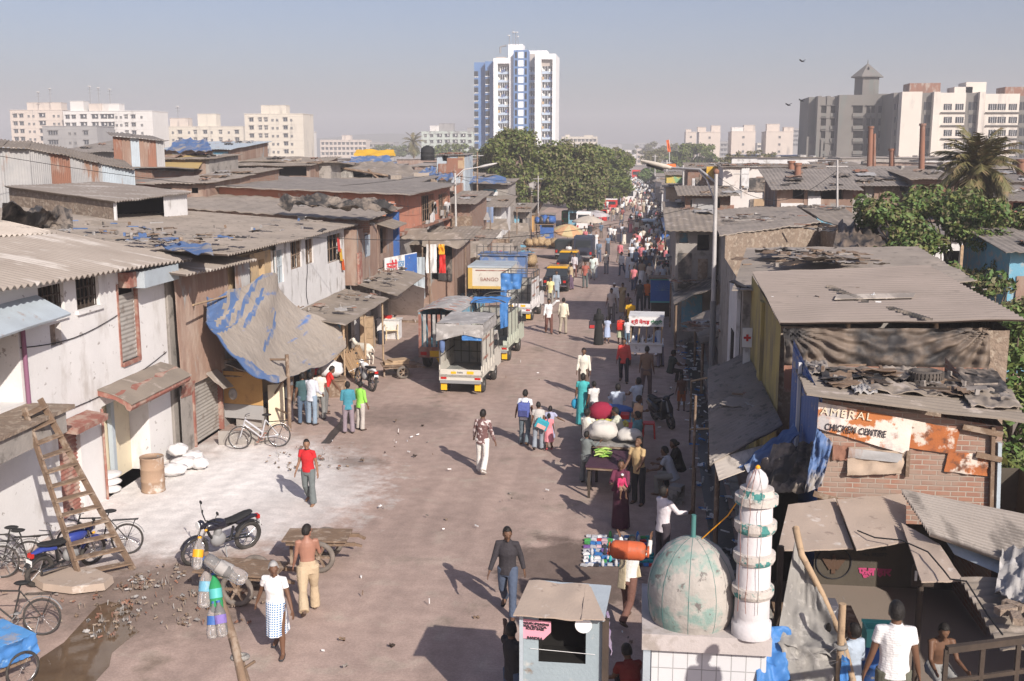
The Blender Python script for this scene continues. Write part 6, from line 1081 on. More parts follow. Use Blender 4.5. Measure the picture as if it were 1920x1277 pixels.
# ---------- kiosk
def kiosk():
    t=T('street_kiosk','grey blue metal kiosk with a dusty sheet roof and a pink poster','kiosk',(-.95,13.8,0)); z=2.15; fl=PZ(968,1152,z);fr=PZ(1133,1162,z);br=PZ(1146,1098,z+.08);bl=PZ(1000,1087,z+.08)
    x0,x1=fl.x+.08,fr.x-.02;y0,y1=fl.y+.12,br.y+.0; bm=mat('kiosk_paint',(.30,.36,.385),(.25,.30,.325),1.6,c3=(.42,.42,.40),s3=3,t3=(.6,.7),c4=(.2,.17,.14),s4=2.2,t4=(.62,.68)); h=[PY(1010,1165,y0),PY(1098,1245,y0)]
    m=MB(); m.facade((x0,y0),(1,0),x1-x0,-.02,z-.05,[(h[0].x-x0,h[1].x-x0,h[1].z,h[0].z+.1,.5)],mi=0,rmi=1); m.box((x0,y0+.55,-.02),(x1,y1,z-.03),0); m.face([(x0,y0,-.02),(x0,y0,z-.04),(x0,y0+.56,z-.04),(x0,y0+.56,-.02)],0); m.face([(x1,y0,-.02),(x1,y0+.56,-.02),(x1,y0+.56,z-.04),(x1,y0,z-.04)],0); P(m,'body',[bm,M['dark']],t,True)  # opening's sides and back coloured near-black to keep it looking unlit
    P(MB().beam((x1+.04,y0-.02,0),(x1+.04,y0-.02,z-.05),.09,.09),'corner_post',M['darkwood'],t,True); P(MB().beam((x0-.02,y0-.03,0),(x0-.02,y0-.03,z-.05),.05,.05),'corner_post',M['tinblue'],t,True)
    m=MB(); m.sheet(fl+V((.02,.05,.0)),fr,br,bl,8,6,lambda u,v:.015*nz(u*4,v*4),.03); P(m,'roof',M['tinblue'],t,True)
    a,b,c,d=PZ(962,1153,z+.05),PZ(1093,1162,z+.02),PZ(1105,1096,z+.14),PZ(992,1088,z+.14); m=MB(); m.sheet(a,b,c,d,12,8,lambda u,v:.03*nz(u*3,v*3,5),.02); P(m,'roof_board',M['tarpdust2b'],t,True)
    m=MB(); m.sheet(PZ(1090,1160,z+.04),PZ(1135,1162,z+.02),PZ(1108,1100,z+.12),PZ(1098,1098,z+.14),4,4,None,.015); P(m,'roof_board',M['tarpdust2b'],t,True)
    pk_=flat('pink_paper',(.66,.30,.37),.8); q=[PY(974,1196,y0-.02),PY(1018,1200,y0-.02),PY(1033,1186,y0-.02),PY(1033,1166,y0-.02),PY(974,1160,y0-.02)]
    po=P(MB().face(q).face([p-V((0,-.01,0)) for p in reversed(q)]),'poster',pk_,t,True); s=(q[3]-q[4]).length; mid=lambda f: q[4]*.5+q[3]*.5-V((0,.012,f))
    for bdy,f,w in [('ENGLISH SPEAKING',.045,.40),('REAL PRACTICAL',.085,.34),('SOLID BASE',.12,.26),('BANDRA',.255,.22)]: put_text(po,'lettering',bdy,.05,INKK,mid(f),(1,0,-.05),(0,0,1),.001,fit=w*s/.45)
    c=PY(1094,1172,y0-.03); P(MB().disc(c,(0,1,0),.115,.015,20),'round_sticker',M['paper'],t,True)
    P(MB().tube([(x0+.1,y0-.02,1.62),(x1-.1,y0-.02,1.58)],.004,4),'string',M['paper'],t,True)
    m=MB(); cloth(V((x1+.12,y0-.05,1.6)),V((x1+.1,y0+.3,1.6)),V((x1+.06,y0+.3,2.08)),V((x1+.06,y0-.05,2.05)),6,8,.04,6,2,.01,mb=m); P(m,'hanging_string_bunch',mat('purple_rope',(.25,.17,.33),(.4,.35,.4),12),t,True)
kiosk()
# ---------- tarp windbreak on poles, bottom right
M['tarpblue2']=mat('bright_blue_tarp',(.065,.205,.48),(.05,.165,.40),1.5,c3=(.2,.35,.55),s3=3,t3=(.6,.66),rough=.5)
def windbreak():
    t=T('tarp_windbreak','grey and blue sacking stretched on bamboo poles in the lower right foreground','windbreak',(2.2,11.8,0))
    top=PZ(1492,990,2.75); foot=PZ(1612,1330,.9); mid=PZ(1540,1110,1.95); P(MB().tube([top,PZ(1503,1040,2.5),mid,PZ(1580,1200,1.5),foot],[.055,.05,.045,.045,.05],8),'pole',M['woodpale'],t,True)
    p2=PZ(1580,1132,2.2); P(MB().tube([p2,V((p2.x+.02,p2.y,0))],.05,8),'pole',M['woodpale'],t,True)
    a=PZ(1430,1215,1.55);b=PZ(1495,1240,1.4); c=PZ(1512,1060,2.35);d=PZ(1484,1020,2.6)
    m=MB(); cloth(PZ(1455,1205,1.5),PZ(1590,1240,1.35),PZ(1535,1100,2.02),PZ(1490,1015,2.55),26,26,.12,4,3,.01,sagv=.2,fold=.01,mb=m); P(m,'sacking',M['sack'],t,True)
    m=MB(); cloth(PZ(1425,1300,1.0),PZ(1500,1265,1.1),PZ(1478,1178,1.62),PZ(1403,1168,1.75),18,20,.14,4,7,.01,fold=.05,mb=m); P(m,'blue_sheet',M['tarpblue2'],t,True)
    m=MB(); cloth(PZ(1500,1320,.8),PZ(1590,1310,.8),PZ(1590,1225,1.4),PZ(1455,1205,1.5),18,16,.16,4,9,.01,fold=.05,mb=m); P(m,'ragged_edge',M['sack'],t,True)
    m=MB(); cloth(PZ(1572,1290,1.0),PZ(1600,1290,1.0),PZ(1592,1235,1.45),PZ(1580,1230,1.5),6,8,.08,4,2,.01,mb=m); P(m,'blue_scrap',M['tarpblue2'],t,True)
    P(MB().torus(p2-V((0,0,.62)),(0,0,1),.075,.035,12,6),'cloth_knot',M['sack'],t,True)
    m=MB(); r=random.Random(5)
    for k in range(26):
        p=PZ(r.uniform(1500,1590),r.uniform(1120,1260),1.6); m.tube([p,p+V((r.uniform(-.15,.15),r.uniform(-.1,.1),r.uniform(-.15,.1)))],.003,3)
    P(m,'frayed_threads',M['tarpgrey'],t,True)
windbreak()
# bamboo fence by the drain
def bamboo():
    t=T('bamboo_fence','thin bamboo frame standing along the right drain','frame',tuple(G(1296,980)))
    for (u,v,h) in [(1297,985,3.0),(1299,1005,1.55),(1293,830,1.9)]: g=G(u,v); P(MB().tube([g,g+V((.0,0,h))],.03,6),'upright',M['wood'],t,True)
    for a,b in [(PZ(1294,805,1.2),PZ(1342,803,1.4)),(PZ(1296,715,2.0),PZ(1336,706,2.2))]: P(MB().tube([a,b],.03,6),'crossbar',M['woodpale'],t,True)
bamboo()
# ---------- people
SK=[mat('skin_brown_%d'%i,c,tuple(x*.88 for x in c),6,rough=.55,bump=0,spec=.3) for i,c in enumerate([(.20,.105,.062),(.15,.078,.047),(.26,.145,.09)])]
HAIR=mat('black_hair',(.012,.010,.009),(.02,.017,.015),20,rough=.5,bump=.2,bs=60); HAIRG=mat('grey_hair',(.38,.37,.36),(.28,.27,.26),20,rough=.7)
def cl(c,pat=None):
    nm='cloth_'+'_'.join('%02d'%round(x*99) for x in c)+(pat or '')
    if nm in MATS: return MATS[nm]
    d=tuple(x*.82 for x in c)
    if pat=='print': return mat(nm,c,d,5,c3=(.60,.52,.50),s3=9,t3=(.52,.56),rough=.85,bump=.2,bs=22)
    if pat=='dots': return mat(nm,c,d,5,c3=(.35,.16,.14),s3=40,t3=(.66,.68),rough=.8,bump=.15,bs=20)
    m=mat(nm,c,d,5,rough=.85,bump=.22,bs=13,bd=.03)
    if pat in('check','stripe'):
        n=m.node_tree.nodes;l=m.node_tree.links;b=n['Principled BSDF'];src=b.inputs['Base Color'].links[0].from_socket; tc=n.new('ShaderNodeTexCoord')
        for dr in (['X','Z'] if pat=='check' else ['Z']):
            w=n.new('ShaderNodeTexWave'); w.bands_direction=dr; w.inputs['Scale'].default_value=8 if pat=='check' else 12; l.new(tc.outputs['Object'],w.inputs['Vector']); r=n.new('ShaderNodeMapRange'); r.inputs[1].default_value=.72; r.inputs[2].default_value=.8; l.new(w.outputs[1],r.inputs[0]); x=n.new('ShaderNodeMix'); x.data_type='RGBA'; l.new(r.outputs[0],x.inputs[0]); l.new(src,x.inputs[6]); x.inputs[7].default_value=(.75,.78,.8,1) if pat=='check' else col(tuple(v*.72 for v in c)); src=x.outputs[2]
        l.new(src,b.inputs['Base Color'])
    return m
def remesh(mb,name,vox,sm=3,extra=None):
    me=bpy.data.meshes.new(name); me.from_pydata(mb.v,[],mb.f); o=bpy.data.objects.new(name,me); COL.objects.link(o)
    bm=bmesh.new(); bm.from_mesh(me); bmesh.ops.remove_doubles(bm,verts=bm.verts,dist=1e-5); bmesh.ops.recalc_face_normals(bm,faces=bm.faces); bm.to_mesh(me); bm.free()
    r=o.modifiers.new('r','REMESH'); r.mode='VOXEL'; r.voxel_size=vox; r.use_smooth_shade=True
    if sm: s=o.modifiers.new('s','SMOOTH'); s.iterations=sm; s.factor=.5
    m2=bpy.data.meshes.new_from_object(o.evaluated_get(bpy.context.evaluated_depsgraph_get())); m2.name=name; bpy.data.objects.remove(o); bpy.data.meshes.remove(me); return m2
def smin(m): return m
def ell(c,q,rx,ry,n=14): return [c+q@V((rx*math.cos(2*PI*j/n),ry*math.sin(2*PI*j/n),0)) for j in range(n)]
def pose(kind='stand',sw=0.,**k):
    """joint angles in degrees; thigh/arm swing forward positive"""
    d=dict(lean=2,hip=0.,tL=2,tR=-2,kL=4,kR=4,spL=3,spR=3,aL=4,aR=4,abL=9,abR=9,eL=14,eR=14,inL=0,inR=0,twist=0,head=0,nod=0)
    if kind=='walk': s=22*(1 if sw>=0 else -1)*abs(sw or 1); d.update(tL=s,tR=-s*.8,kL=8 if s>0 else 34,kR=34 if s>0 else 8,aL=-s*.9,aR=s*.9,eL=20,eR=20,lean=4)
    if kind=='sit': d.update(tL=82,tR=86,kL=88,kR=92,aL=38,aR=40,eL=50,eR=55,lean=14,spL=6,spR=6)
    if kind=='squat': d.update(tL=118,tR=122,kL=140,kR=142,aL=55,aR=60,eL=35,eR=40,lean=28)
    d.update(k); return d
FINE=60
def person(label,loc,face,h=1.68,p=None,top=(.7,.7,.68),bot=(.10,.09,.09),sleeve='short',legs='long',skin=None,hair='short',vox=.017,shoes=(.05,.035,.03),pat=None,bpat=None,drape=None,hem=.80,flare=1.,group=None,name='person',top2=None,fine=False,cat='person',seat=None,loose=1.,hairm=None,collar=True,zoff=0.):
    p=p or pose(); s=h/1.7; rd=V; Z=V((0,0,1)); sk=skin if skin is not None else SK[int(abs(loc[0]*7+loc[1]*3))%3]
    # skeleton
    hipz=.91
    def leg(side,t,kn,sp):
        H=V((side*.09,0,hipz)); a=R(t); d=V((side*math.sin(R(sp)),math.sin(a),-math.cos(a))).normalized(); K=H+d*.43; b=a-R(kn); d2=V((side*math.sin(R(sp))*.5,math.sin(b),-math.cos(b))).normalized(); A=K+d2*.40; f=V((side*.14,1,0)).normalized(); 
        pitch=min(.9,max(0,-b-.25)) if kn>20 and t<60 else 0.; fd=(f*math.cos(pitch)-Z*math.sin(pitch)); return H,K,A,fd
    LL=leg(-1,p['tL'],p['kL'],p['spL']);LR=leg(1,p['tR'],p['kR'],p['spR'])
    foot=min(LL[2].z,LR[2].z)-.075
    if seat is not None: foot=hipz-.10-seat/s
    dz=V((0,0,-foot)); LL=tuple(x+dz if i<3 else x for i,x in enumerate(LL)); LR=tuple(x+dz if i<3 else x for i,x in enumerate(LR)); pel=V((0,0,hipz))+dz
    q=Matrix.Rotation(-R(p['lean']),3,'X')@Matrix.Rotation(R(p['twist']),3,'Z'); tp=lambda v: pel+q@V(v)
    def arm(side,a,ab,e,inn):
        S_=tp((side*.160,0,.485)); d=q@V((side*math.sin(R(ab)),math.sin(R(a))*math.cos(R(ab)),-math.cos(R(a))*math.cos(R(ab)))); d.normalize(); E=S_+d*.285
        b=R(a+e); d2=q@V((side*math.sin(R(ab)-R(inn)),math.sin(b)*math.cos(R(ab)),-math.cos(b)*math.cos(R(ab)))); d2.normalize(); Wr=E+d2*.25; return S_,E,Wr,d2
    AL=arm(-1,p['aL'],p['abL'],p['eL'],p['inL']);AR=arm(1,p['aR'],p['abR'],p['eR'],p['inR'])
    hq=q@Matrix.Rotation(R(p['head']),3,'Z')@Matrix.Rotation(-R(p['nod']),3,'X'); nk=tp((0,-.005,.545)); hc=nk+hq@V((0,.02,.125))
    B=MB()
    tor=[(-.10,.135,.095,0),(-.02,.158,.108,-.005),(.08,.142,.095,0),(.18,.135,.09,.005),(.30,.158,.105,.01),(.40,.158,.105,.0),(.475,.142,.085,-.01),(.52,.088,.065,-.01),(.55,.056,.056,-.005),(.63,.05,.052,.01)]
    B.loft([ell(tp((0,y,z)),q,rx,ry) for z,rx,ry,y in tor])
    for (H,K,A,fd) in(LL,LR):
        m=(H+K)/2; c=(K*.62+A*.38); bk=-(fd)*.012
        B.tube([H+V((0,0,.03)),m,K,c+bk,(K*.2+A*.8),A],[.088,.075,.055,.056,.038,.036],10)
        tip=A+fd*.16-V((0,0,.045)); hl=A-fd*.06-V((0,0,.04)); B.tube([hl,A+fd*.02-V((0,0,.03)),A+fd*.10-V((0,0,.045)),tip],[(.032,.032),(.038,.04),(.045,.03),(.03,.016)],8,up=(1,0,0))
    for side,(S_,E,Wr,d2) in((-1,AL),(1,AR)):
        B.tube([tp((side*.12,0,.485)),S_,(S_+E)/2,E,E*.6+Wr*.4,Wr],[.05,.056,.046,.037,.036,.025],9)
        fw=(q@V((0,1,0))); pn=d2.cross(fw).normalized() if abs(d2.dot(fw))<.95 else q@V((1,0,0)); wv=pn.cross(d2).normalized()
        B.tube([Wr-d2*.01,Wr+d2*.03,Wr+d2*.075,Wr+d2*.09],[(.02,.026),(.017,.04),(.015,.042),(.01,.036)],8,up=tuple(pn))
        fl_=.011 if fine else .0125; cu=-pn*side
        for i,(o,L) in enumerate([(-.031,.062),(-.0105,.075),(.0105,.08),(.031,.07)]):
            a=Wr+d2*.08+wv*o; B.tube([a-d2*.02,a+d2*L*.5+cu*.006,a+d2*L+cu*.022],[fl_,fl_*.95,fl_*.75],6)
        a=Wr+d2*.025+wv*.035; B.tube([a-wv*.015,a+wv*.022+d2*.025,a+wv*.028+d2*.055+cu*.012],[fl_*1.2,fl_*1.1,fl_*.8],6)
    def hd(v):
        x,y,z=v; f=1.
        if z<-.1: f*=1-.22*min(1,(-z-.1))*(1.2 if y<.2 else .55)
        return f
    hb=MB().ball((0,0,0),(.076,.098,.118),16,12,0,hd); B.raw([hc+hq@V(v) for v in hb.v],hb.f)
    for s_ in(-1,1): e=MB().ball((s_*.078,-.005,-.005),(.012,.022,.032),8,6); B.raw([hc+hq@V(v) for v in e.v],e.f)
    no=MB().ball((0,.097,-.022),(.016,.02,.026),8,6).ball((0,.085,-.066),(.028,.016,.008),8,5).ball((0,.084,-.081),(.024,.016,.008),8,5).ball((0,.078,-.105),(.03,.022,.018),8,5); B.raw([hc+hq@V(v) for v in no.v],no.f)
    for s_ in(-1,1): e=MB().ball((s_*.033,.082,.022),(.028,.014,.009),8,5); B.raw([hc+hq@V(v) for v in e.v],e.f)
    sc=Matrix.Diagonal((s,s,s,1))
    def fin(mb,nm,mts,par,v_=vox,sm=3):
        me=remesh(mb,nm,v_,sm); me.transform(sc); 
        for m in (mts if isinstance(mts,list) else [mts]): me.materials.append(m)
        o=bpy.data.objects.new(nm,me); COL.objects.link(o); o.parent=par; return o
    bme=remesh(B,name,vox if not fine else .0115,2); bme.transform(sc); bme.materials.append(sk)
    root=bpy.data.objects.new(name,bme); COL.objects.link(root); root.location=(loc[0],loc[1],(loc[2] if len(loc)>2 else 0)+zoff); root.rotation_euler=(0,0,R(face)); mark(root,label,cat,group)
    def simple(mb,nm,mm):
        me=mb.mesh(nm,mm,False); me.transform(sc); o=bpy.data.objects.new(nm,me); COL.objects.link(o); o.parent=root; return o
    eb=MB()
    for s_ in(-1,1): eb.ball(hc+hq@V((s_*.032,.079,.006)),(.013,.010,.008),8,6)
    simple(eb,'eyes',M['eyes'])
    # hair
    hm=hairm or HAIR
    if hair:
        Hh=MB().ball((0,-.018,.024),(.086,.098,.112),14,10); Hh=MB().raw([hc+hq@(V(v) if v[1]<.062 or v[2]>.06 else V((v[0],.062,v[2]))) for v in Hh.v],Hh.f)
        cut=MB(); 
        if hair=='short': 
            Hh=MB().raw([hc+hq@V((v[0]*1.13,(v[1]*1.1-.012) if v[1]<.0 else min(v[1]*1.06,.088 if v[2]>.05 else .018),max(v[2]*1.1+.012,-.055 if v[1]<0 else .0 if v[1]<.04 else .048))) for v in MB().ball((0,0,.0),(.077,.098,.118),16,12).v],MB().ball((0,0,0),1,16,12).f)
        elif hair=='bun': Hh=MB().raw([hc+hq@V((v[0]*1.12,(v[1]*1.12-.012) if v[1]<0 else min(v[1]*1.05,.088 if v[2]>.06 else .015),max(v[2]*1.1+.01,-.09 if v[1]<0 else .03 if v[1]>.03 else -.02))) for v in MB().ball((0,0,.0),(.077,.098,.118),16,12).v],MB().ball((0,0,0),1,16,12).f); bb=MB().ball((0,-.12,-.03),.05,10,8); Hh.raw([hc+hq@V(v) for v in bb.v],bb.f)
        elif hair=='cap': Hh=MB().raw([hc+hq@V((v[0]*1.1,v[1]*1.06,max(v[2]*1.05+.01,.055))) for v in MB().ball((0,0,.0),(.077,.098,.118),16,12).v],MB().ball((0,0,0),1,16,12).f); hm=cl((.75,.75,.74))
        elif hair=='veil':
            Hh=MB().loft([ell(hc+V((0,-.01,.135)),hq,.02,.02),ell(hc+V((0,-.012,.10)),hq,.078,.085),ell(hc+V((0,-.02,.0)),hq,.1,.1),ell(hc+V((0,-.035,-.12)),hq,.115,.1),ell(tp((0,-.01,.47)),q,.20,.135),ell(tp((0,-.01,.30)),q,.21,.15)])
        fin(Hh,'hair' if hair not in('cap','veil') else {'cap':'cap','veil':'veil'}[hair],hm if hair!='veil' else cl(bot),root,vox*.8,1)
    # clothes
    def sleeve_(mb,A,f,r0,r1):
        S_,E,Wr,d2=A; side=-1 if A is AL else 1; pts=[tp((side*.10,0,.485)),S_+V((0,0,.004)),(S_*.45+E*.55)]; rs=[.055,.062,.058*r0]
        if f>.5: pts+=[E,E*.5+Wr*.5]; rs+=[.055*r0,.047*r0]
        if f>.8: pts+=[E*.08+Wr*.92]; rs+=[.041*r0]
        mb.tube(pts,rs,10)
    if top is not None:
        m=MB(); hz=hem-.91; L=[(hz,.172*loose,.128*loose,0),(hz+.10,.17*loose,.122*loose,0),(.10,.158*loose,.112*loose,0),(.20,.155,.112,.005),(.31,.174,.124,.01),(.40,.172,.122,0),(.47,.152,.096,-.01),(.515,.10,.076,-.012),(.545,.068,.066,-.006)]
        if hz<-.3: L.insert(1,((hz-.1)/2,.178*loose,.135*loose,0))
        m.loft([ell(tp((0,y,z)) if z>-.12 else pel+q@V((0,y,-.1))+V((0,0,z+.1)),q,rx,ry) for z,rx,ry,y in L])
        f={'none':0,'short':.5,'half':.62,'long':1}[sleeve]
        if f: sleeve_(m,AL,f,1.,1);sleeve_(m,AR,f,1.,1)
        o=fin(m,'shirt' if legs!='sari' else 'blouse',cl(top,pat),root)
        if collar:
            cm=MB(); cm.loft([ell(tp((0,-.006,.53)),q,.072,.068),ell(tp((0,-.008,.56)),q,.068,.064)]); fin(cm,'collar',cl(top2 or tuple(x*.92 for x in top)),root,vox*.8,1)
    if legs in('long','shorts'):
        m=MB(); m.loft([ell(tp((0,0,z)),q,rx,ry) for z,rx,ry in[(-.12,.150,.112),(-.02,.172,.120),(.08,.158,.108),(.12,.152,.105)]])
        for (H,K,A,fd) in(LL,LR):
            if legs=='long': m.tube([H+V((0,0,.03)),(H+K)/2,K,(K*.45+A*.55),A+V((0,0,.0))-(K-A).normalized()*.02],[.104*loose**.5,.092*loose**.5,.074,.070*flare,.072*flare],10)
            else: m.tube([H+V((0,0,.03)),(H+K)/2,K+(K-H)*.04],[.104,.10,.088],10)
        fin(m,'trousers' if legs=='long' else 'shorts',cl(bot,bpat),root)
    elif legs in('skirt','sari','robe','lungi'):
        zt=.12 if legs!='robe' else .1; zb={'skirt':.42,'sari':.02,'robe':.015,'lungi':.40}[legs]; m=MB(); w={'skirt':1.25,'sari':1.25,'robe':1.3,'lungi':1.0}[legs]
        sp=max(abs(LL[2].y-LR[2].y)/2+.06,.0) if legs!='skirt' else .1; rows=[]
        for f in(0,.12,.3,.55,.8,1):
            z=(pel.z+zt)*(1-f)+zb*f; rx=(.158+.02*min(f*6,1))*(1+(w-1)*f); ry=.11+.02*min(f*6,1)+(sp*.55+.03)*f; c=tp((0,0,zt))*(1-f)+V(((LL[2].x+LR[2].x)/2,(LL[2].y+LR[2].y)/2*.6,0))*f; n=24
            rows.append([V((c.x+rx*math.cos(2*PI*j/n)*(1+.05*f*math.cos(j*PI*.75)),c.y+ry*math.sin(2*PI*j/n)*(1+.05*f*math.cos(j*PI*.75)),z)) for j in range(n)])
        m.loft(rows); fin(m,{'skirt':'skirt','sari':'sari','robe':'robe','lungi':'lungi'}[legs],cl(bot,bpat),root)
    if drape is not None:
        m=MB(); m.tube([tp((.13,.13,.02)),tp((.05,.145,.22)),tp((-.08,.12,.40)),tp((-.12,.0,.515)),tp((-.11,-.12,.40)),tp((-.06,-.145,.1)),tp((-.04,-.15,-.2))],[(.09,.02),(.085,.02),(.07,.022),(.06,.03),(.08,.022),(.1,.02),(.11,.02)],10,up=(1,0,0)); fin(m,'shawl',cl(drape,bpat),root)
    if shoes is not None:
        m=MB()
        for (H,K,A,fd) in(LL,LR):
            m.tube([A-fd*.068-V((0,0,.045)),A+fd*.02-V((0,0,.042)),A+fd*.10-V((0,0,.052)),A+fd*.172-V((0,0,.055))],[(.034,.03),(.045,.036),(.052,.03),(.036,.02)],8,up=(1,0,0))
        fin(m,'shoes',cl(shoes),root,vox*.9,1)
    root['J']=[*(hc*s),*(AL[2]*s),*(AR[2]*s)]
    return root
M['eyes']=flat('dark_eyes',(.02,.015,.012),.3)
def hand(o,side): 
    j=o['J']; i=3 if side<0 else 6; return o.matrix_basis@V((j[i],j[i+1],j[i+2]))
def headpt(o): j=o['J']; return o.matrix_basis@V((j[0],j[1],j[2]))
Wt=(.72,.72,.71); Cm=(.66,.60,.46); Bk=(.022,.021,.022); Gy=(.17,.165,.16); Jn=(.10,.14,.19); LJ=(.24,.31,.39); Br=(.12,.07,.05)
# --- near people
person('grey-haired man in white vest and blue checked lungi walking with swinging arms',G(521,1228),178,1.68,pose('walk',.42,abL=20,abR=22,aL=14,aR=-14,eL=10,eR=12,head=25),(.78,.77,.76),(.10,.22,.42),'short','lungi',SK[1],'short',.013,(.05,.05,.055),bpat='check',hem=.92,fine=True,hairm=HAIRG,collar=False)
person('bare-backed thin man in baggy khaki trousers walking away by the handcart',G(580,1148),22,1.68,pose('walk',-.8,aL=12,aR=20,eR=60,abR=14,head=-40),None,(.50,.39,.26),legs='long',skin=mat('skin_pinkish',(.33,.165,.115),(.29,.145,.10),6,rough=.5,bump=0),vox=.013,shoes=(.12,.08,.06),loose=1.4,flare=1.35,fine=True,collar=False)
person('man in dark charcoal shirt and jeans striding beside the kiosk',G(952,1153),176,1.72,pose('walk',.7,abL=14,abR=14,head=18),(.045,.04,.045),(.085,.11,.165),'long','long',SK[1],'short',.013,(.02,.02,.02),fine=True,hem=.82)
person('man in brown printed shirt and white trousers walking up the street',G(905,886),-10,1.7,pose('walk',.45,abL=16,abR=20,aL=16,aR=-12),(.16,.085,.08),(.70,.68,.64),'long','long',SK[1],'short',.013,(.65,.62,.58),pat='print',fine=True,hem=.80,flare=1.15)
person('boy in red polo shirt and faded jeans standing on the white dusty patch',G(580,946),172,1.62,pose('walk',.25,abL=12,abR=12,head=25,nod=-10),(.55,.025,.03),(.15,.17,.17),'short','long',SK[2],'short',.013,(.28,.17,.10),fine=True,flare=1.25,top2=(.03,.02,.02),hem=.88)
gm=person('man in cream scarf and white shirt carrying an orange cylinder on his shoulder',G(1176,1166),-28,1.62,pose('walk',.85,aL=85,abL=30,eL=85,aR=95,abR=12,eR=80,inR=15,lean=14,nod=-25),(.72,.70,.66),(.17,.085,.065),'long','long',SK[1],'short',.013,(.12,.09,.07),fine=True,hem=.86,drape=(.50,.42,.28))
hp=headpt(gm); t=T('gas_cylinder','orange gas cylinder riding on a porter\'s shoulders','gas cylinder',tuple(PZ(1179,1032,1.62))); rot=Matrix.Rotation(PI/2,4,'Y'); m=MB().lathe([(.02,-.31),(.10,-.305),(.145,-.27),(.16,-.22),(.163,-.01),(.168,0),(.163,.01),(.16,.2),(.145,.25),(.1,.285),(.02,.29)],22); me=m.mesh('cylinder',M['orange']); me.transform(rot); P(me,'cylinder',None,t); m=MB().torus((0,0,.33),(0,0,1),.09,.014,18,6).torus((0,0,-.33),(0,0,1),.11,.012,18,6)
for k in range(3): a=2*PI*k/3; m.beam((.09*math.cos(a),.09*math.sin(a),.28),(.09*math.cos(a),.09*math.sin(a),.33),.02)
m.tube([(0,0,.29),(0,0,.34)],.025,8); me=m.mesh('valve_guard',M['orange']); me.transform(rot); P(me,'valve_guard',None,t); t.rotation_euler=(0,0,R(-6))
person('man in white polo shirt seen from behind under the shack roof',tuple(PZ(1684,1130,3.5).xy)+(1.78,),0,1.72,pose(abL=13,abR=13,eL=8,eR=8),(.76,.74,.73),(.12,.12,.09),'short','long',SK[1],'short',.012,fine=True,pat='stripe',hem=.86)
person('dim shirtless man sitting in the dark of the tea shack',tuple(PZ(1760,1180,1.2).xy)+(0,),190,1.7,pose('sit',head=-10),None,(.30,.30,.29),legs='long',skin=SK[1],vox=.016,shoes=None,seat=.5,collar=False)
person('man in pink striped shirt behind the windbreak sacking',tuple(PZ(1557,1210,1.3).xy)+(0,),-30,1.68,pose(eL=40,eR=40),(.55,.36,.42),Bk,'short','long',SK[1],vox=.014,pat='stripe')
person('man in pale blue shirt half hidden behind the windbreak pole',tuple(PZ(1600,1215,1.3).xy)+(0,),35,1.68,pose(eL=30,eR=50,nod=-15),(.40,.47,.55),Bk,'long','long',SK[1],vox=.014)
person('man in black tee leaning on the kiosk side and drinking',tuple(PZ(963,1185,1.5).xy)+(0,),-40,1.66,pose(aR=40,eR=100,abR=30,aL=40,eL=95,abL=35,lean=-4,head=30),(.025,.025,.03),(.06,.09,.15),'short','long',SK[1],vox=.013,fine=True)
person('seated person in dark red shirt beside the shrine wall',tuple(PZ(1188,1262,.7).xy)+(0,),20,1.65,pose('squat'),(.22,.03,.025),Bk,'short','long',SK[1],vox=.015,seat=.22)
person('man in pinkish white shirt working at the netting behind the dome',G(1241,1062),-50,1.7,pose(aL=30,eL=55,aR=40,eR=45,abR=12,nod=-15),(.74,.68,.70),(.05,.04,.05),'long','long',SK[1],vox=.014,hem=.76,fine=True)
wm_=person('woman in maroon patterned sari holding a child',G(1163,990),165,1.6,pose(aL=35,eL=80,inL=35,aR=30,eR=75,inR=30,head=10),(.14,.03,.06),(.065,.018,.035),'half','sari',SK[1],'bun',.014,None,bpat='dots',drape=(.10,.025,.05),fine=True)
person('small child in pink jacket and white hood held on the hip of the sari woman',tuple((hand(wm_,-1)+hand(wm_,1))/2+V((.10,-.06,-.10))),200,.72,pose('sit',aL=20,aR=20),(.55,.05,.14),(.35,.22,.16),'long','shorts',SK[1],'cap',.011,None,collar=False,seat=.0)
person('boy in grey outfit standing with his back to the vegetable cart',G(1098,905),-25,1.35,pose(aL=50,eL=60,aR=50,eR=60),(.17,.19,.185),(.17,.18,.18),'long','long',SK[1],vox=.014,flare=1.4,hem=.72)
person('tall boy in white shirt and jeans with a blue backpack',G(984,834),-8,1.62,pose('walk',.35,eL=40,abL=16),(.68,.69,.71),(.13,.165,.19),'short','long',SK[1],vox=.014,fine=True,shoes=(.10,.06,.04))
person('schoolboy in grey tee and pale jeans with a teal bag',G(1009,843),4,1.38,pose('walk',-.3),(.52,.49,.46),(.26,.29,.33),'short','long',SK[1],vox=.014,flare=1.2)
person('small girl in lavender school shirt walking behind the little girl in pink',G(1031,838),-5,1.2,pose('walk',.3,abR=35,aR=30,eR=30),(.42,.43,.58),(.36,.38,.52),'short','skirt',SK[1],'bun',.013,(.05,.04,.04))
person('little girl in pink dress and pink leggings',G(1029,843),10,1.05,pose('walk',-.3),(.72,.24,.27),(.72,.26,.29),'short','skirt',SK[1],'bun',.012,(.55,.08,.10))
person('woman in turquoise kurta carrying a blue bag at the fruit cart',G(1092,795),-6,1.6,pose(eL=10,abL=10),(.07,.42,.42),(.06,.36,.38),'short','sari',SK[1],'bun',.014,hem=.55)
person('man in cream shirt facing the camera in the street centre',G(1094,740),178,1.66,pose(abL=8,abR=8),(.72,.68,.58),(.14,.10,.08),'long','long',SK[1],vox=.014,hem=.76)
person('boy in white tee beside the woman in turquoise',G(1113,800),20,1.42,pose(aR=30,eR=40),(.68,.66,.64),Gy,'short','long',SK[1],vox=.014)
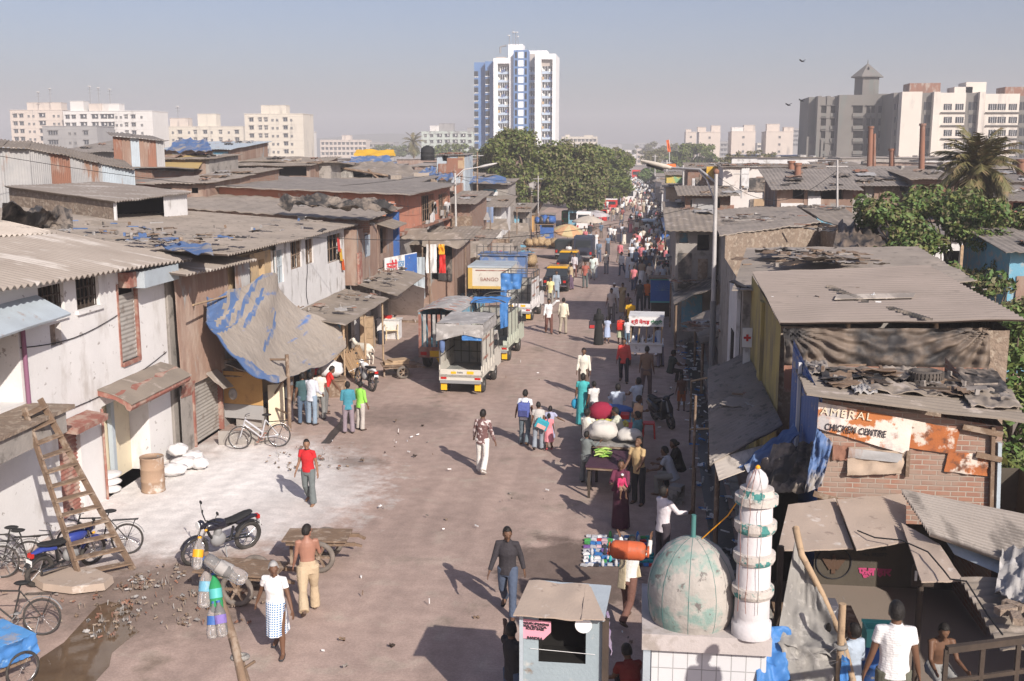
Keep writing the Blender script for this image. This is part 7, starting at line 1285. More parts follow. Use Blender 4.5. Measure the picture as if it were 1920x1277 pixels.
person('vendor in pale blue shirt facing away over the red covered cart',G(1157,822),5,1.66,pose(aL=40,eL=55,aR=40,eR=60,nod=-20),(.50,.56,.64),Gy,'long','long',SK[1],vox=.014,hem=.72)
person('vendor in light blue shirt on the far side of the fruit cart',G(1194,808),40,1.66,pose(aL=35,eL=50,aR=35,eR=55,nod=-25),(.48,.55,.64),Gy,'short','long',SK[1],vox=.014)
person('man in peach shirt leaning behind the sack seller',G(1190,845),-60,1.6,pose(aL=40,eL=60,lean=12,nod=-15),(.62,.40,.24),Gy,'short','long',SK[1],vox=.014)
person('customer in ivory shirt paying at the sacks of the cart',G(1100,878),-30,1.64,pose(aR=50,eR=35,aL=30,eL=50,nod=-15),(.70,.67,.58),Gy,'long','long',SK[1],vox=.014,fine=True,hem=.74)
person('vendor in pale green shirt reaching across the sacks',G(1166,872),80,1.62,pose(aL=60,eL=20,aR=50,eR=30,lean=20,nod=-10),(.55,.56,.46),Gy,'short','long',SK[1],vox=.014,fine=True)
person('youth in dark teal shirt with hand on his chin at the cart',G(1195,880),60,1.58,pose(aR=50,eR=110,aL=10),(.10,.24,.28),Gy,'long','long',SK[1],vox=.014)
person('man in tan short-sleeved shirt and black trousers bending over the greens cart',G(1196,945),150,1.68,pose(aL=30,eL=50,aR=20,eR=25,nod=-35,lean=8),(.52,.37,.19),(.03,.03,.035),'short','long',SK[1],vox=.014,fine=True)
person('seated vendor in pale blue checked shirt on a pile of stones',tuple(G(1262,930)),70,1.62,pose('sit',lean=24,aL=50,aR=55,nod=-15),(.47,.49,.54),(.30,.29,.26),'short','long',SK[1],'short',.014,None,seat=.42,pat='stripe')
person('person in black seated behind the checked-shirt vendor',tuple(G(1276,912)),95,1.6,pose('sit',lean=18),(.02,.02,.022),(.03,.03,.03),'long','long',SK[1],'bun',.015,None,seat=.42)
person('man in red shirt walking toward the camera near the ice cart',G(1169,718),176,1.68,pose('walk',.3),(.60,.07,.06),(.03,.03,.04),'long','long',SK[1],vox=.015,hem=.76)
person('man in brown shirt walking away along the shaded kerb',G(1211,742),-8,1.74,pose('walk',-.3),(.20,.125,.085),(.12,.085,.08),'short','long',SK[1],vox=.015,hem=.72)
person('ice cart man in pale blue shirt leaning on the cart side',G(1237,688),62,1.7,pose(lean=14,aL=45,eL=40,aR=30,eR=40),(.46,.53,.64),(.22,.20,.25),'long','long',SK[1],vox=.015)
person('dark seated figure on a chair by the drain',tuple(G(1256,722)),-60,1.6,pose('sit',lean=10),(.05,.06,.05),(.05,.045,.04),'short','long',SK[1],vox=.016,seat=.45)
person('child in striped brown shirt and orange shorts by the scooter',G(1277,770),10,1.2,pose(),(.15,.075,.05),(.35,.10,.03),'short','shorts',SK[1],vox=.014,pat='stripe')
bw_=person('woman in black robe and veil walking with a child',G(1122,646),0,1.6,pose(),(.02,.018,.02),(.022,.018,.02),'long','robe',SK[1],'veil',.015,None)
person('girl in pale blue school pinafore beside the veiled woman',G(1138,644),-5,1.2,pose('walk',.3),(.42,.48,.62),(.38,.45,.62),'short','skirt',SK[1],'bun',.014,(.03,.03,.03))
person('child with a red rucksack and pale green skirt',G(1163,645),-4,1.25,pose('walk',.3),(.55,.08,.05),(.45,.50,.34),'short','skirt',SK[1],'short',.014)
person('child in white tee and jeans walking by the red rucksack child',G(1176,648),5,1.2,pose('walk',-.3),(.60,.60,.62),(.10,.16,.22),'short','long',SK[1],vox=.014)
person('man in bright yellow shirt and black trousers walking away',G(1181,630),-10,1.7,pose('walk',.35,abL=15),(.70,.40,.02),(.025,.025,.03),'short','long',SK[1],vox=.015)
person('man in white shirt adjusting his hair beside the parked truck',G(1029,626),-172,1.66,pose('walk',.2,aL=160,abL=40,eL=120),(.72,.71,.70),(.16,.075,.06),'long','long',SK[1],vox=.015)
person('man in cream shirt and khaki trousers walking away in the sun',G(1056,626),-4,1.68,pose('walk',-.2),(.70,.64,.50),(.36,.31,.24),'long','long',SK[1],vox=.015)
person('man in grey shirt and dark trousers walking toward the camera up the street',G(1146,604),172,1.7,pose('walk',.3),(.42,.38,.36),(.14,.13,.13),'short','long',SK[1],vox=.016)
person('bearded man in white kurta and cap behind the grey-shirted man',G(1151,590),176,1.68,pose('walk',-.3),(.70,.69,.67),(.60,.58,.55),'long','long',SK[1],'cap',.016,hem=.45)
person('woman in ochre sari carrying a bundle in the street centre',G(1167,585),168,1.55,pose(aL=40,eL=70),(.42,.30,.15),(.45,.33,.18),'short','sari',SK[1],'bun',.016,None,drape=(.5,.38,.22))
person('man in faded red shirt with hand on his hip in the mid street',G(1097,540),170,1.66,pose(abL=30,eL=60),(.38,.12,.09),(.10,.12,.12),'short','long',SK[1],vox=.016)
person('man in mint white shirt walking beside the faded red shirt',G(1111,525),176,1.64,pose('walk',.25),(.58,.66,.62),(.28,.29,.28),'short','long',SK[1],vox=.016)
person('man in tan shirt and plum trousers standing by the taxi',G(1071,543),70,1.64,pose(),(.46,.37,.24),(.15,.10,.15),'short','long',SK[1],vox=.016)
person('man in long white shirt behind the man at the taxi',G(1077,520),160,1.62,pose(),(.62,.58,.60),(.18,.09,.08),'long','long',SK[1],vox=.016,hem=.6)
person('man in pale yellow shirt behind the parked white truck',G(1032,575),175,1.64,pose(),(.70,.64,.32),(.3,.28,.25),'short','long',SK[1],vox=.016)
person('man in grey blue kurta near the taxi boot',G(1043,560),190,1.62,pose(),(.30,.36,.42),(.30,.36,.42),'long','long',SK[1],vox=.016,hem=.5)
person('man in orange shirt at the blue stall',G(1213,580),-5,1.6,pose(),(.68,.16,.03),(.03,.03,.03),'short','long',SK[1],vox=.016)
person('man in dark grey at the blue stall beside the orange shirt',G(1199,583),10,1.66,pose(),(.07,.075,.08),(.04,.04,.05),'short','long',SK[1],vox=.016)
person('shirtless child in brown shorts in the shade of the street',G(1177,600),20,1.35,pose(),(.24,.13,.10),(.2,.12,.08),'short','shorts',SK[1],vox=.015)
# left side group under the tarp
person('youth in pale checked shirt and light jeans with his back turned under the tarp',G(586,796),-14,1.66,pose(eL=50,eR=50,nod=-20),(.58,.60,.66),LJ,'long','long',SK[1],vox=.014,fine=True,hem=.78,flare=1.1)
person('youth in cream shirt and grey trousers beside the checked shirt under the tarp',G(601,786),10,1.6,pose(eR=20,abR=12),(.64,.60,.52),(.22,.22,.21),'short','long',SK[1],vox=.014)
person('youth in red tee leaning over the stall under the tarp',G(612,775),-60,1.58,pose(lean=20,aL=40,aR=40),(.55,.03,.025),Gy,'short','long',SK[1],vox=.015)
person('man in dark grey shirt standing in the tarp shade',G(543,790),150,1.62,pose(eR=60,inR=30),(.13,.13,.14),(.05,.045,.05),'short','long',SK[1],vox=.015)
person('man in dark green shirt and jeans deep in the tarp shade',G(570,795),30,1.62,pose(),(.05,.10,.11),(.09,.13,.19),'short','long',SK[1],vox=.015)
person('boy in teal shirt and mauve trousers with his back to the camera',G(654,812),18,1.58,pose(eL=90,eR=80,inL=30,inR=30,nod=-10),(.06,.25,.32),(.27,.22,.25),'long','long',SK[1],vox=.014,fine=True,flare=1.1)
person('boy in lime green shirt and pale trousers beside the teal shirt',G(677,806),-30,1.5,pose(eL=60,head=40),(.30,.68,.10),(.48,.44,.40),'half','long',SK[1],vox=.014,fine=True,flare=1.15)
# backpacks etc
def bag(label,o,pts,cols,size,off,fz):
    t=T('backpack',label,'bag',tuple(o.matrix_basis@V(off)),o.rotation_euler.z); w,d,h=size; m=MB().box((-w/2,-d,0),(w/2,0,h*.92)); me=remesh(m,'body',.02,3); me.materials.append(cols[0]); P(me,'body',None,t)
    P(MB().box((-w*.36,-d*1.16,h*.08),(w*.36,-d*.85,h*.45)),'front_pocket',cols[1],t); P(MB().tube([(-w*.3,0,h*.85),(-w*.3,.1,h*1.0),(-w*.28,.2,h*.8)],.015,5).tube([(w*.3,0,h*.85),(w*.3,.1,h*1.0),(w*.28,.2,h*.8)],.015,5),'strap',cols[0],t); return t
by={o.get('label'):o for o in COL.objects if o.get('category')=='person'}
bag('blue and navy rucksack on the tall boy\'s back',by['tall boy in white shirt and jeans with a blue backpack'],0,[cl((.10,.13,.38)),cl((.06,.07,.2))],(.32,.17,.44),(0.02,-.11,.88),0)
bag('teal school bag with pink panels slung on the schoolboy',by['schoolboy in grey tee and pale jeans with a teal bag'],0,[cl((.04,.32,.40)),cl((.66,.38,.34))],(.36,.12,.30),(.05,-.11,.66),0).rotation_euler.y=R(25)
bag('red rucksack on a child\'s back in the shade',by['child with a red rucksack and pale green skirt'],0,[cl((.60,.03,.02)),cl((.5,.03,.02))],(.28,.14,.34),(0,-.1,.65),0)
bag('patterned red and black rucksack carried by the veiled woman',bw_,0,[cl((.05,.04,.05)),cl((.5,.04,.04))],(.28,.16,.36),(-.28,.0,.72),0)
hb_=hand(by['woman in turquoise kurta carrying a blue bag at the fruit cart'],-1); one(MB().ball((0,0,-.2),(.13,.07,.17),10,8).torus((0,0,-.02),(1,0,0),.06,.008,14,5),'shopping_bag',cl((.03,.30,.50)),'blue cloth bag in the turquoise woman\'s hand','bag',tuple(hb_))
# --- crowd
def crowd():
    r=random.Random(21); tops=[(.72,.72,.70),(.72,.72,.70),(.66,.60,.50),(.60,.62,.66),(.45,.50,.56),(.30,.10,.09),(.10,.12,.16),(.50,.35,.32),(.55,.50,.42),(.16,.22,.30),(.62,.20,.22),(.35,.28,.20),(.06,.06,.07)]; tn=['white','white','cream','pale grey','grey blue','dark red','navy','dusty pink','beige','blue','rose red','brown','black']; bots=[(.05,.05,.06),(.16,.13,.11),(.24,.24,.25),(.08,.10,.15)]; bn=['black','brown','grey','dark blue']
    tm=[]
    for i,(pz,lg,sl_) in enumerate([(pose('walk',.5),'long','short'),(pose('walk',-.5),'long','long'),(pose(),'long','short'),(pose(eL=60,aL=30),'long','half'),(pose('walk',.3),'sari','short'),(pose(),'robe','long')]):
        o=person('x',(0,i*3.,-60),0,1.66,pz,Wt,Bk,sl_,lg,SK[1],'short' if lg=='long' else 'bun',.024,None,collar=False); tm.append(o)
    def place(x,y,f,i,j,extra,grp,hs=1.):
        src=tm[i]; o=src.copy(); COL.objects.link(o); o.location=(x,y,0); o.rotation_euler=(0,0,f); o.scale=(hs,)*3
        if 'J' in o: del o['J']
        w='person in %s %s%s'%(tn[j],'clothes and long skirt' if i>3 else 'shirt and %s trousers'%bn[extra%4],'' ); 
        mark(o,w+' in the distant street crowd','person',grp)
        for ch in src.children:
            if ch.name.startswith('eyes'): continue
            c=ch.copy(); COL.objects.link(c); c.parent=o; c.material_slots[0].link='OBJECT'; nm=ch.name.split('.')[0]
            c.material_slots[0].material= HAIR if nm=='hair' else cl(tops[j]) if nm in('shirt','blouse') else cl(bots[extra%4]) if nm=='trousers' else cl(tops[(j+3)%13] if i>3 else tops[j])
        o.material_slots[0].link='OBJECT'; o.material_slots[0].material=SK[r.randrange(3)]
    n=0; pts=[]
    def ok(x,y,d=.55):
        return all((x-a)**2+((y-b)*.8)**2>d*d for a,b in pts)
    tries=0
    while n<224 and tries<9000:
        tries+=1
        z=r.random()
        if z<.42: y=r.uniform(64,118); xl=(-.6+.01*(y-72),2.2)
        elif z<.52: y=r.uniform(70,112); xl=(-5.2,-1.0)
        else: y=112+95*r.random()**1.2; xl=(-6.0,2.6)
        x=r.uniform(*xl)
        
        
        if not ok(x,y,.5 if y<130 else .8): continue
        pts.append((x,y)); f=r.choice([0,PI])+r.uniform(-.5,.5); place(x,y,f,r.choice([0,0,1,1,2,3,4,5]) if r.random()<.9 else 4,r.randrange(13),r.randrange(4),'people in the distant street crowd',r.uniform(.92,1.06)); n+=1
    far=MB(); fm=[cl(t_) for t_ in tops[:8]]+[HAIR,cl(bots[0])]
    for k in range(260):
        y=r.uniform(200,345); x=r.uniform(-5.5,2.8); h=r.uniform(1.5,1.75); q=r.choice([0,1,2,3,0,1,7,4]); far.tube([(x-.09,y,0),(x-.08,y,.8)],.085,5,9).tube([(x+.09,y,0),(x+.08,y,.8)],.085,5,9).tube([(x,y,.75),(x,y,1.2),(x,y,h-.3)],[(.17,.13),(.19,.14),(.15,.1)],6,q,up=(1,0,0)).ball((x,y,h-.13),(.09,.1,.13),6,5,8)
        for s_ in(-1,1): far.tube([(x+s_*.2,y,h-.35),(x+s_*.25,y,.8)],.05,4,q)
    one(far,'crowd',fm,'dense far crowd filling the street end in the haze','crowd',kind='stuff')
    for o in tm:
        for ch in list(o.children): bpy.data.objects.remove(ch)
        bpy.data.objects.remove(o)
crowd()
# ---------- vehicles
TY=mat('tyre_rubber',(.03,.029,.028),(.07,.062,.055),6,rough=.85); VW=mat('truck_cream',(.60,.57,.50),(.52,.49,.43),1.6,c3=(.36,.31,.25),s3=2.6,t3=(.58,.7),rough=.5,bump=0); VG=mat('truck_greenwhite',(.50,.53,.44),(.44,.47,.38),1.6,c3=(.33,.29,.23),s3=2.6,t3=(.58,.7),rough=.5,bump=0); VP=mat('truck_white',(.70,.68,.67),(.63,.61,.60),1.6,c3=(.42,.35,.31),s3=2.6,t3=(.6,.7),rough=.5,bump=0); BAR=flat('cage_bar',(.09,.085,.08),.6); LAMP=flat('tail_lamp',(.45,.02,.015),.3); PLT=flat('yellow_plate',(.72,.42,.02),.5); INT=mat('truck_inside',(.27,.275,.26),(.22,.225,.21),1.5,c3=(.33,.30,.26),s3=2)
def wheel(par,c,r,w,rimc=None,spokes=0):
    c=V(c); q=Matrix.Rotation(PI/2,3,'Y'); m=MB(); pr=[(r*.62,-w/2),(r*.93,-w/2),(r,-w*.3),(r,w*.3),(r*.93,w/2),(r*.62,w/2),(r*.62,-w/2)]; b=MB().lathe(pr,24,cap=False); m.raw([q@V(v) for v in b.v],b.f,0,True); o=P(m,'wheel',TY,par,loc=c)
    b=MB().lathe([(.01,-w*.25),(r*.62,-w*.3),(r*.62,w*.3),(.01,w*.25)],18).lathe([(r*.2,-w*.42),(r*.2,w*.42)],10); P(MB().raw([q@V(v) for v in b.v],b.f,0,True),'rim',rimc or M['grey'],o); return o
def mini_truck(label,loc,rz,body,tarp,stripe=True,arch=False,top=2.5):
    t=T('mini_truck',label,'mini truck',loc,rz,'small open-backed trucks parked in a row'); w=.76; L=2.25
    m=MB(); m.box((-w,0,.62),(w,L,.72),0).box((-w,0,.72),(-w+.04,L,1.05),0).box((w-.04,0,.72),(w,L,1.05),0).box((-w,0,.50),(w,.05,.86),0)
    for s in(-1,1):
        for k in range(5): m.box((s*w-.02 if s<0 else s*w,.2+k*.48,.74),(s*w if s<0 else s*w+.02,.25+k*.48,1.04),0)
    m.box((-w+.05,.02,.862),(w-.05,.05,.90),0); m.box((-w+.041,.06,.721),(w-.041,L-.05,.73),1); P(m,'cargo_bed',[body,INT],t)
    m=MB(); m.box((-w+.001,L-.04,.73),(w-.001,L,1.95),1); 
    for s in(-1,1):
        x=s*(w-.02); m.sheet((x-s*.0,.05,1.06),(x,L,1.06),(x,L,top-.35),(x,.05,top-.35),6,4,lambda u,v:.006*math.sin(u*30),.03,0)
    P(m,'side_panel',[body,INT],t)
    if stripe:
        m=MB(); 
        for s in(-1,1):
            for z,a,b in((1.22,.3,1.0),(1.9,.25,1.3),(1.5,1.3,2.0)): m.box((s*(w+.012)-.004,a,z),(s*(w+.012)+.004,b,z+.09))
        P(m,'red_marking',M['redpaint'],t)
    fr=MB()
    for x in(-w+.02,w-.02):
        for y in(.03,.8,1.55,L-.02): fr.beam((x,y,1.0),(x,y,top),.04)
        fr.beam((x,.0,top),(x,L,top),.04)
        for z in(1.35,1.75,top-.3): fr.beam((x*.955,.03,z),(x*.955,L,z),.025)
    for k in range(4): x=-w+.3+k*.3; fr.beam((x,L-.06,.75),(x,L-.06,top),.025)
    for z in(1.15,1.55,1.95): fr.beam((-w,L-.07,z),(w,L-.07,z),.025)
    for y in(.02,1.1,L):
        if arch: fr.tube([(-w*math.cos(PI*i/10),y,top+.28*math.sin(PI*i/10)) for i in range(11)],.02,5)
        else: fr.beam((-w,y,top),(w,y,top),.035)
    P(fr,'cage',BAR,t)
    c=MB(); y0=L+.05; pr=[(y0,.42),(y0,1.78),(y0+.2,1.84),(y0+.85,1.80),(y0+1.25,1.12),(y0+1.5,1.0),(y0+1.52,.45)]; c.loft([[V((x,y,z)) for y,z in pr] for x in(-.72,.72)],0,True,False); P(c,'cab',body,t)
    for s in(-1,1): P(MB().raw([(s*.723,y0+.15,1.2),(s*.723,y0+.95,1.2),(s*.723,y0+.78,1.72),(s*.723,y0+.15,1.72)],[(0,1,2,3) if s>0 else (3,2,1,0)]),'cab_window',M['glass'],t); P(MB().box((s*.74,y0+.9,1.2),(s*.9,y0+.96,1.42)),'mirror',M['black'],t)
    P(MB().raw([(-.66,y0+.885,1.76),(.66,y0+.885,1.76),(.66,y0+1.235,1.16),(-.66,y0+1.235,1.16)],[(3,2,1,0)]),'windscreen',M['glass'],t)
    for x in(-.64,.64):
        for y in(.62,2.75): wheel(t,(x,y,.285),.285,.17)
    P(MB().box((-.6,.2,.33),(.6,3.2,.5)),'chassis',M['black'],t); P(MB().box((-.72,-.06,.42),(.72,-.01,.52)),'bumper',M['grey'],t)
    for s in(-1,1): P(MB().box((s*.6-.1,-.02,.56),(s*.6+.1,-.001,.63)),'tail_light',LAMP,t); P(MB().box((s*.6-.11,.02,.16),(s*.6+.11,.03,.40)),'mud_flap',PLT,t)
    P(MB().box((-.34,-.012,.75),(-.16,-.001,.83)),'number_plate',PLT,t); P(MB().box((.22,-.012,.75),(.46,-.001,.85)),'number_plate',PLT,t); put_text(t,'rear_lettering','TATA',.1,INKK,WL(t)+V((0,-.006,.80)),(1,0,0),(0,0,1),fit=.24) if False else None
    if tarp=='grey':
        m=MB(); m.sheet((-w-.05,-.05,top+.06),(w+.05,-.05,top+.06),(w+.05,L+.1,top+.1),(-w-.05,L+.1,top+.1),18,14,lambda u,v:.05*nz(u*4,v*4,2)-.06*math.sin(PI*u)*0+.02,.015); 
        m.sheet((-w-.06,-.1,top-.55),(w*.2,-.12,top-.30),(w+.06,-.07,top+.05),(-w-.06,-.07,top+.05),18,10,lambda u,v:.10*nz(u*4,v*3,4)*(1-v)+.03,.015); m.sheet((w*.2,-.12,top-.30),(w+.06,-.1,top-.42),(w+.06,-.07,top+.05),(w*.2,-.07,top+.05),8,10,lambda u,v:.08*nz(u*4,v*3,7)*(1-v)+.03,.015)
        for s in(-1,1): a,b=(-.05,L+.1) if s>0 else (L+.1,-.05); m.sheet((s*(w+.05),a,top-.32),(s*(w+.05),b,top-.32),(s*(w+.05),b,top+.07),(s*(w+.05),a,top+.07),14,6,lambda u,v:.05*nz(u*5,v*3,s)+.01,.012)
        P(m,'tarp_cover',M['tarpgrey'],t); m=MB(); m.ball((-w+.12,.0,1.75),(.1,.08,.3),10,8); P(m,'hanging_cloth',cl((.12,.18,.34)),t)
        m=MB(); m.sheet((w*.1,-.1,top-.5),(w,-.1,top-.5),(w,-.085,top-.3),(w*.1,-.085,top-.3),8,5,lambda u,v:.05*nz(u*4,v*4),.012); P(m,'blue_tarp_hem',M['tarpblue2'],t)
    if tarp=='blue':
        m=MB(); m.sheet((-w,.0,top+.1),(w,.0,top+.16),(w,.7,top+.28),(-w,.7,top+.26),16,8,lambda u,v:.10*nz(u*5,v*4,3),.02); m.sheet((w*.6,-.06,top-.9),(w,-.06,top-.8),(w,-.02,top+.15),(w*.55,-.02,top+.1),8,10,lambda u,v:.08*nz(u*4,v*4,6),.015); P(m,'rolled_tarp',M['tarpblue2'],t)
    if tarp=='hang':
        m=MB(); m.sheet((-w,-.05,top-.85),(w*.3,-.05,top-.75),(w*.45,-.03,top),(-w-.02,-.03,top),16,12,lambda u,v:.14*nz(u*4,v*3,5)+.03,.015); m.sheet((-w-.02,-.04,top-1.3),(-w+.25,-.04,top-1.2),(-w+.35,-.02,top-.5),(-w-.02,-.02,top-.5),6,8,lambda u,v:.06*nz(u*4,v*3,8),.015); P(m,'hanging_tarp',M['tarpblue2'],t)
    return t
g=G(864,741); ta=mini_truck('nearest open-backed mini truck with a grey tarp roof and empty cargo bed',(g.x,g.y,0),R(-3),VW,'grey',top=2.45)
put_text(ta,'rear_lettering','TATA',.1,INKK,V((g.x,g.y,0)),(1,0,0),(0,0,1),fit=.2).location=V((-.02,-.016,.80))
g=G(918,680); mini_truck('greenish mini truck with bare arched frame and rolled blue tarp, middle of the row',(g.x,g.y,0),R(-4),VG,'blue',False,True,2.3)
g=G(968,603); mini_truck('white mini truck with a blue tarp hanging inside, third in row',(g.x,g.y,0),R(-5),VP,'hang',True,False,2.4)
def lorry(label,loc,rz,w,L,h,bm,slat,top,nm='lorry'):
    """big flat-sided truck seen from behind: slatted tail, side boards, cab"""
    t=T(nm,label,'lorry',loc,rz); z=.95
    m=MB(); m.box((-w,0,z-.1),(w,L,z)); m.box((-w,0,z),(-w+.05,L,h));m.box((w-.05,0,z),(w,L,h));m.box((-w+.05,L-.05,z),(w-.05,L,h)); P(m,'cargo_body',bm,t)
    m=MB(); n=9
    for k in range(n): x=-w+.06+k*(2*w-.12)/(n-1); m.box((x-.055,-.04,z),(x+.055,0,h-.1),k%2)
    P(m,'tail_slats',[slat,M['tarpgrey']],t); P(MB().box((-w,-.06,z-.42),(w,0,z-.01)),'tail_board',M['redpaint'],t); P(MB().box((-.35,-.075,z-.38),(.1,-.062,z-.15)),'number_plate',PLT,t)
    for s in(-1,1): P(MB().box((s*w*.75-.12,-.072,z-.33),(s*w*.75+.12,-.062,z-.2)),'tail_light',LAMP,t)
    P(MB().raw([(-.1,-.065,z-.42),(.1,-.065,z-.42),(0,-.065,z-.62)],[(0,2,1)]),'tail_pennant',PLT,t)
    m=MB()
    for k in range(6): y=L*k/5; m.tube([(-w,y,h-.02),(-w*.7,y,h+.1),(0,y,h+.16),(w*.7,y,h+.1),(w,y,h-.02)],.025,5)
    P(m,'hoop_frame',M['redpaint'],t)
    if top: m=MB(); m.sheet((-w-.03,-.05,h),(-w-.03,L,h),(w+.03,L,h),(w+.03,-.05,h),14,16,lambda u,v:-(.16*math.sin(PI*v)+.08*nz(u*5,v*5,3)),.02); P(m,'load_cover',top,t)
    P(MB().box((-w,L+.1,.6),(w,L+1.6,2.2)).box((-w*.95,L+1.6,.6),(w*.95,L+1.9,1.4)),'cab',bm,t)
    for x in(-w+.15,w-.15):
        for y in(.8,L+1.0): wheel(t,(x,y,.42),.42,.25)
    return t
g=G(824,696); lorry('blue sided lorry with red and white slats on its tail beside the nearest mini truck',(g.x,g.y,0),R(-3),.8,3.4,2.3,M['skyblue'],M['redpaint'],M['tarpgrey'])
MUS=mat('dusty_yellow',(.56,.37,.08),(.48,.33,.10),3)
# painted box truck with name on the back board
g=PY(918,560,58); tb=T('box_truck','cream lorry back board painted BANGO with yellow edging behind the mini trucks','lorry',(g.x,58,0),R(0)); w=1.18
P(MB().box((-w,0,.9),(w,3.2,2.02)),'cargo_body',VW,tb); P(MB().box((-w-.02,-.03,.85),(-w+.22,-.001,2.02)),'yellow_edge',MUS,tb); P(MB().box((-w+.23,-.03,.85),(w,-.001,1.0)),'yellow_edge',MUS,tb); P(MB().box((-w-.03,-.04,2.02),(w+.03,3.25,2.12)),'blue_rim',M['tinblue'],tb); P(MB().box((-w+.4,-.012,1.84),(w-.2,-.002,1.9)),'red_line',M['redpaint'],tb); put_text(tb,'lettering','BANGO',.4,M['redpaint'],V((g.x+.0,57.985,1.38)),(1,0,0),(0,0,1),.004,fit=1.0)
for x in(-.9,.9): wheel(tb,(x,.8,.42),.42,.25); wheel(tb,(x,4.2,.42),.42,.25)
P(MB().box((-w,3.4,.6),(w,4.9,2.2)),'cab',VW,tb)
fr=MB()
for k in range(7): x=-w+k*2*w/6; fr.beam((x,3.2,2.12),(x,3.2,3.0),.04)
for z in(2.5,2.9): fr.beam((-w,3.2,z),(w,3.2,z),.035)
P(fr,'rack',BAR,tb)
def taxi(label,loc,rz):
    t=T('taxi',label,'taxi',loc,rz,'black and yellow taxis'); w=.76
    def sec(y,zb,zt,ww): return [V((-ww,y,zb)),V((-ww*1.0,y,(zb+zt)/2)),V((-ww*.94,y,zt)),V((ww*.94,y,zt)),V((ww,y,(zb+zt)/2)),V((ww,y,zb))]
    m=MB().loft([sec(0,.42,.78,.70),sec(.12,.3,.88,.75),sec(1.0,.28,.92,w),sec(2.8,.28,.92,w),sec(3.7,.3,.86,.74),sec(3.92,.4,.74,.68)],0,True,True); P(m,'body',flat('taxi_black',(.018,.018,.02),.25,spec=.5),t)
    P(MB().loft([[V((-w*.93,.75,.9)),V((w*.93,.75,.9)),V((w*.93,2.75,.9)),V((-w*.93,2.75,.9))],[V((-.6,1.12,1.36)),V((.6,1.12,1.36)),V((.6,2.2,1.36)),V((-.6,2.2,1.36))]],0,True,False),'glasshouse',M['glass'],t)
    P(MB().loft([[V((-.61,1.08,1.35)),V((.61,1.08,1.35)),V((.61,2.25,1.35)),V((-.61,2.25,1.35))],[V((-.63,1.06,1.40)),V((.63,1.06,1.40)),V((.63,2.27,1.40)),V((-.63,2.27,1.40))],[V((-.5,1.2,1.46)),V((.5,1.2,1.46)),V((.5,2.1,1.46)),V((-.5,2.1,1.46))]],0,True,False),'roof',flat('taxi_yellow',(.70,.38,.015),.35),t)
    P(MB().box((-.3,1.5,1.46),(.3,1.56,1.5)).beam((-.6,1.3,1.5),(.6,1.3,1.5),.03).beam((-.6,2.0,1.5),(.6,2.0,1.5),.03),'roof_rack',M['wood'],t)
    for s in(-1,1): P(MB().box((s*.58-.08,-.015,.6),(s*.58+.08,.02,.74)),'tail_light',LAMP,t); P(MB().box((s*.765-.006,.9,.5),(s*.765+.006,3.0,.53)),'trim',M['chrome'],t)
    P(MB().box((-.18,-.02,.5),(.18,.0,.62)),'number_plate',PLT,t); P(MB().tube([(-.72,-.05,.42),(0,-.08,.42),(.72,-.05,.42)],.035,6),'bumper',M['chrome'],t)
    for x in(-.66,.66):
        for y in(.75,3.1): wheel(t,(x,y,.29),.29,.16,M['chrome'])
    return t
g=G(1040,549); taxi('black taxi with a yellow roof parked nearest the white mini truck',(g.x,g.y,0),R(-3))
g=G(1062,513); taxi('second black and yellow taxi, parked ahead with a striped roof load',(g.x,g.y,0),R(-3))
def van(label,loc,rz,w,L,h,bm,nm='van',cat='van',glassy=True,roofm=None):
    t=T(nm,label,cat,loc,rz); m=MB(); pr=[(0,.4),(0,h*.93),(.15,h),(L*.75,h),(L*.9,h*.93),(L,h*.55),(L,.4)]; m.loft([[V((x,y,z)) for y,z in pr] for x in(-w,w)],0,True,False); P(m,'body',bm,t)
    if glassy: P(MB().box((-w*.8,-.012,h*.58),(w*.8,-.001,h*.86)),'rear_window',M['glass'],t)
    P(MB().box((-w*.95,-.03,.42),(w*.95,-.002,.52)),'bumper',M['grey'],t)
    for s in(-1,1): P(MB().box((s*w*.8-.07,-.014,.6),(s*w*.8+.07,-.002,.8)),'tail_light',LAMP,t)
    if roofm: P(MB().box((-w-.03,.0,h+.002),(w+.03,L*.8,h+.16)),'roof_load',roofm,t)
    for x in(-w+.1,w-.1):
        for y in(L*.2,L*.8): wheel(t,(x,y,.3),.3,.18)
    return t
vb=flat('van_darkblue',(.035,.04,.06),.4)
for (uv,l,a) in [((1093,492),'large dark canvas-backed tempo van parked among the shoppers',(.72,2.6,1.95,vb,'tempo_van')),((1056,488),'black tempo with a wide rear window beside the jute stall',(.66,2.4,1.55,flat('van_black',(.025,.03,.03),.35),'tempo_van')),((1094,437),'small white box van parked behind the orange umbrella',(.75,2.6,2.2,VP,'van')),((1066,426),'green canvas-topped van behind the white box van',(.8,3,1.8,M['green'],'van')),((1145,396),'red lorry with a white load amid the crowd',(.85,3,1.6,M['red'],'small_lorry')),((1178,386),'tall dusty white lorry deep in the crowd',(.95,4,2.6,VP,'small_lorry')),((1213,438),'pale silver car parked at the crowd edge on the right',(.78,3.3,1.4,flat('car_silver',(.45,.52,.58),.3,spec=.5),'car')),((1192,340),'far red lorry at the hazy street end',(1.1,5,3.2,M['red'],'small_lorry')),((1174,354),'white van in the far traffic',(.9,4,2.0,VP,'van')),((1228,352),'second white van in the far traffic beneath a tree',(.9,4,1.7,VP,'van')),((1120,410),'dark blue van under the street trees',(.8,3,1.6,vb,'van'))]:
    g=G(*uv); van(l,(g.x,g.y,0),R(-2),*a[:4],nm=a[4],cat='car' if a[4]=='car' else 'van',roofm=VP if 'white load' in l else None)
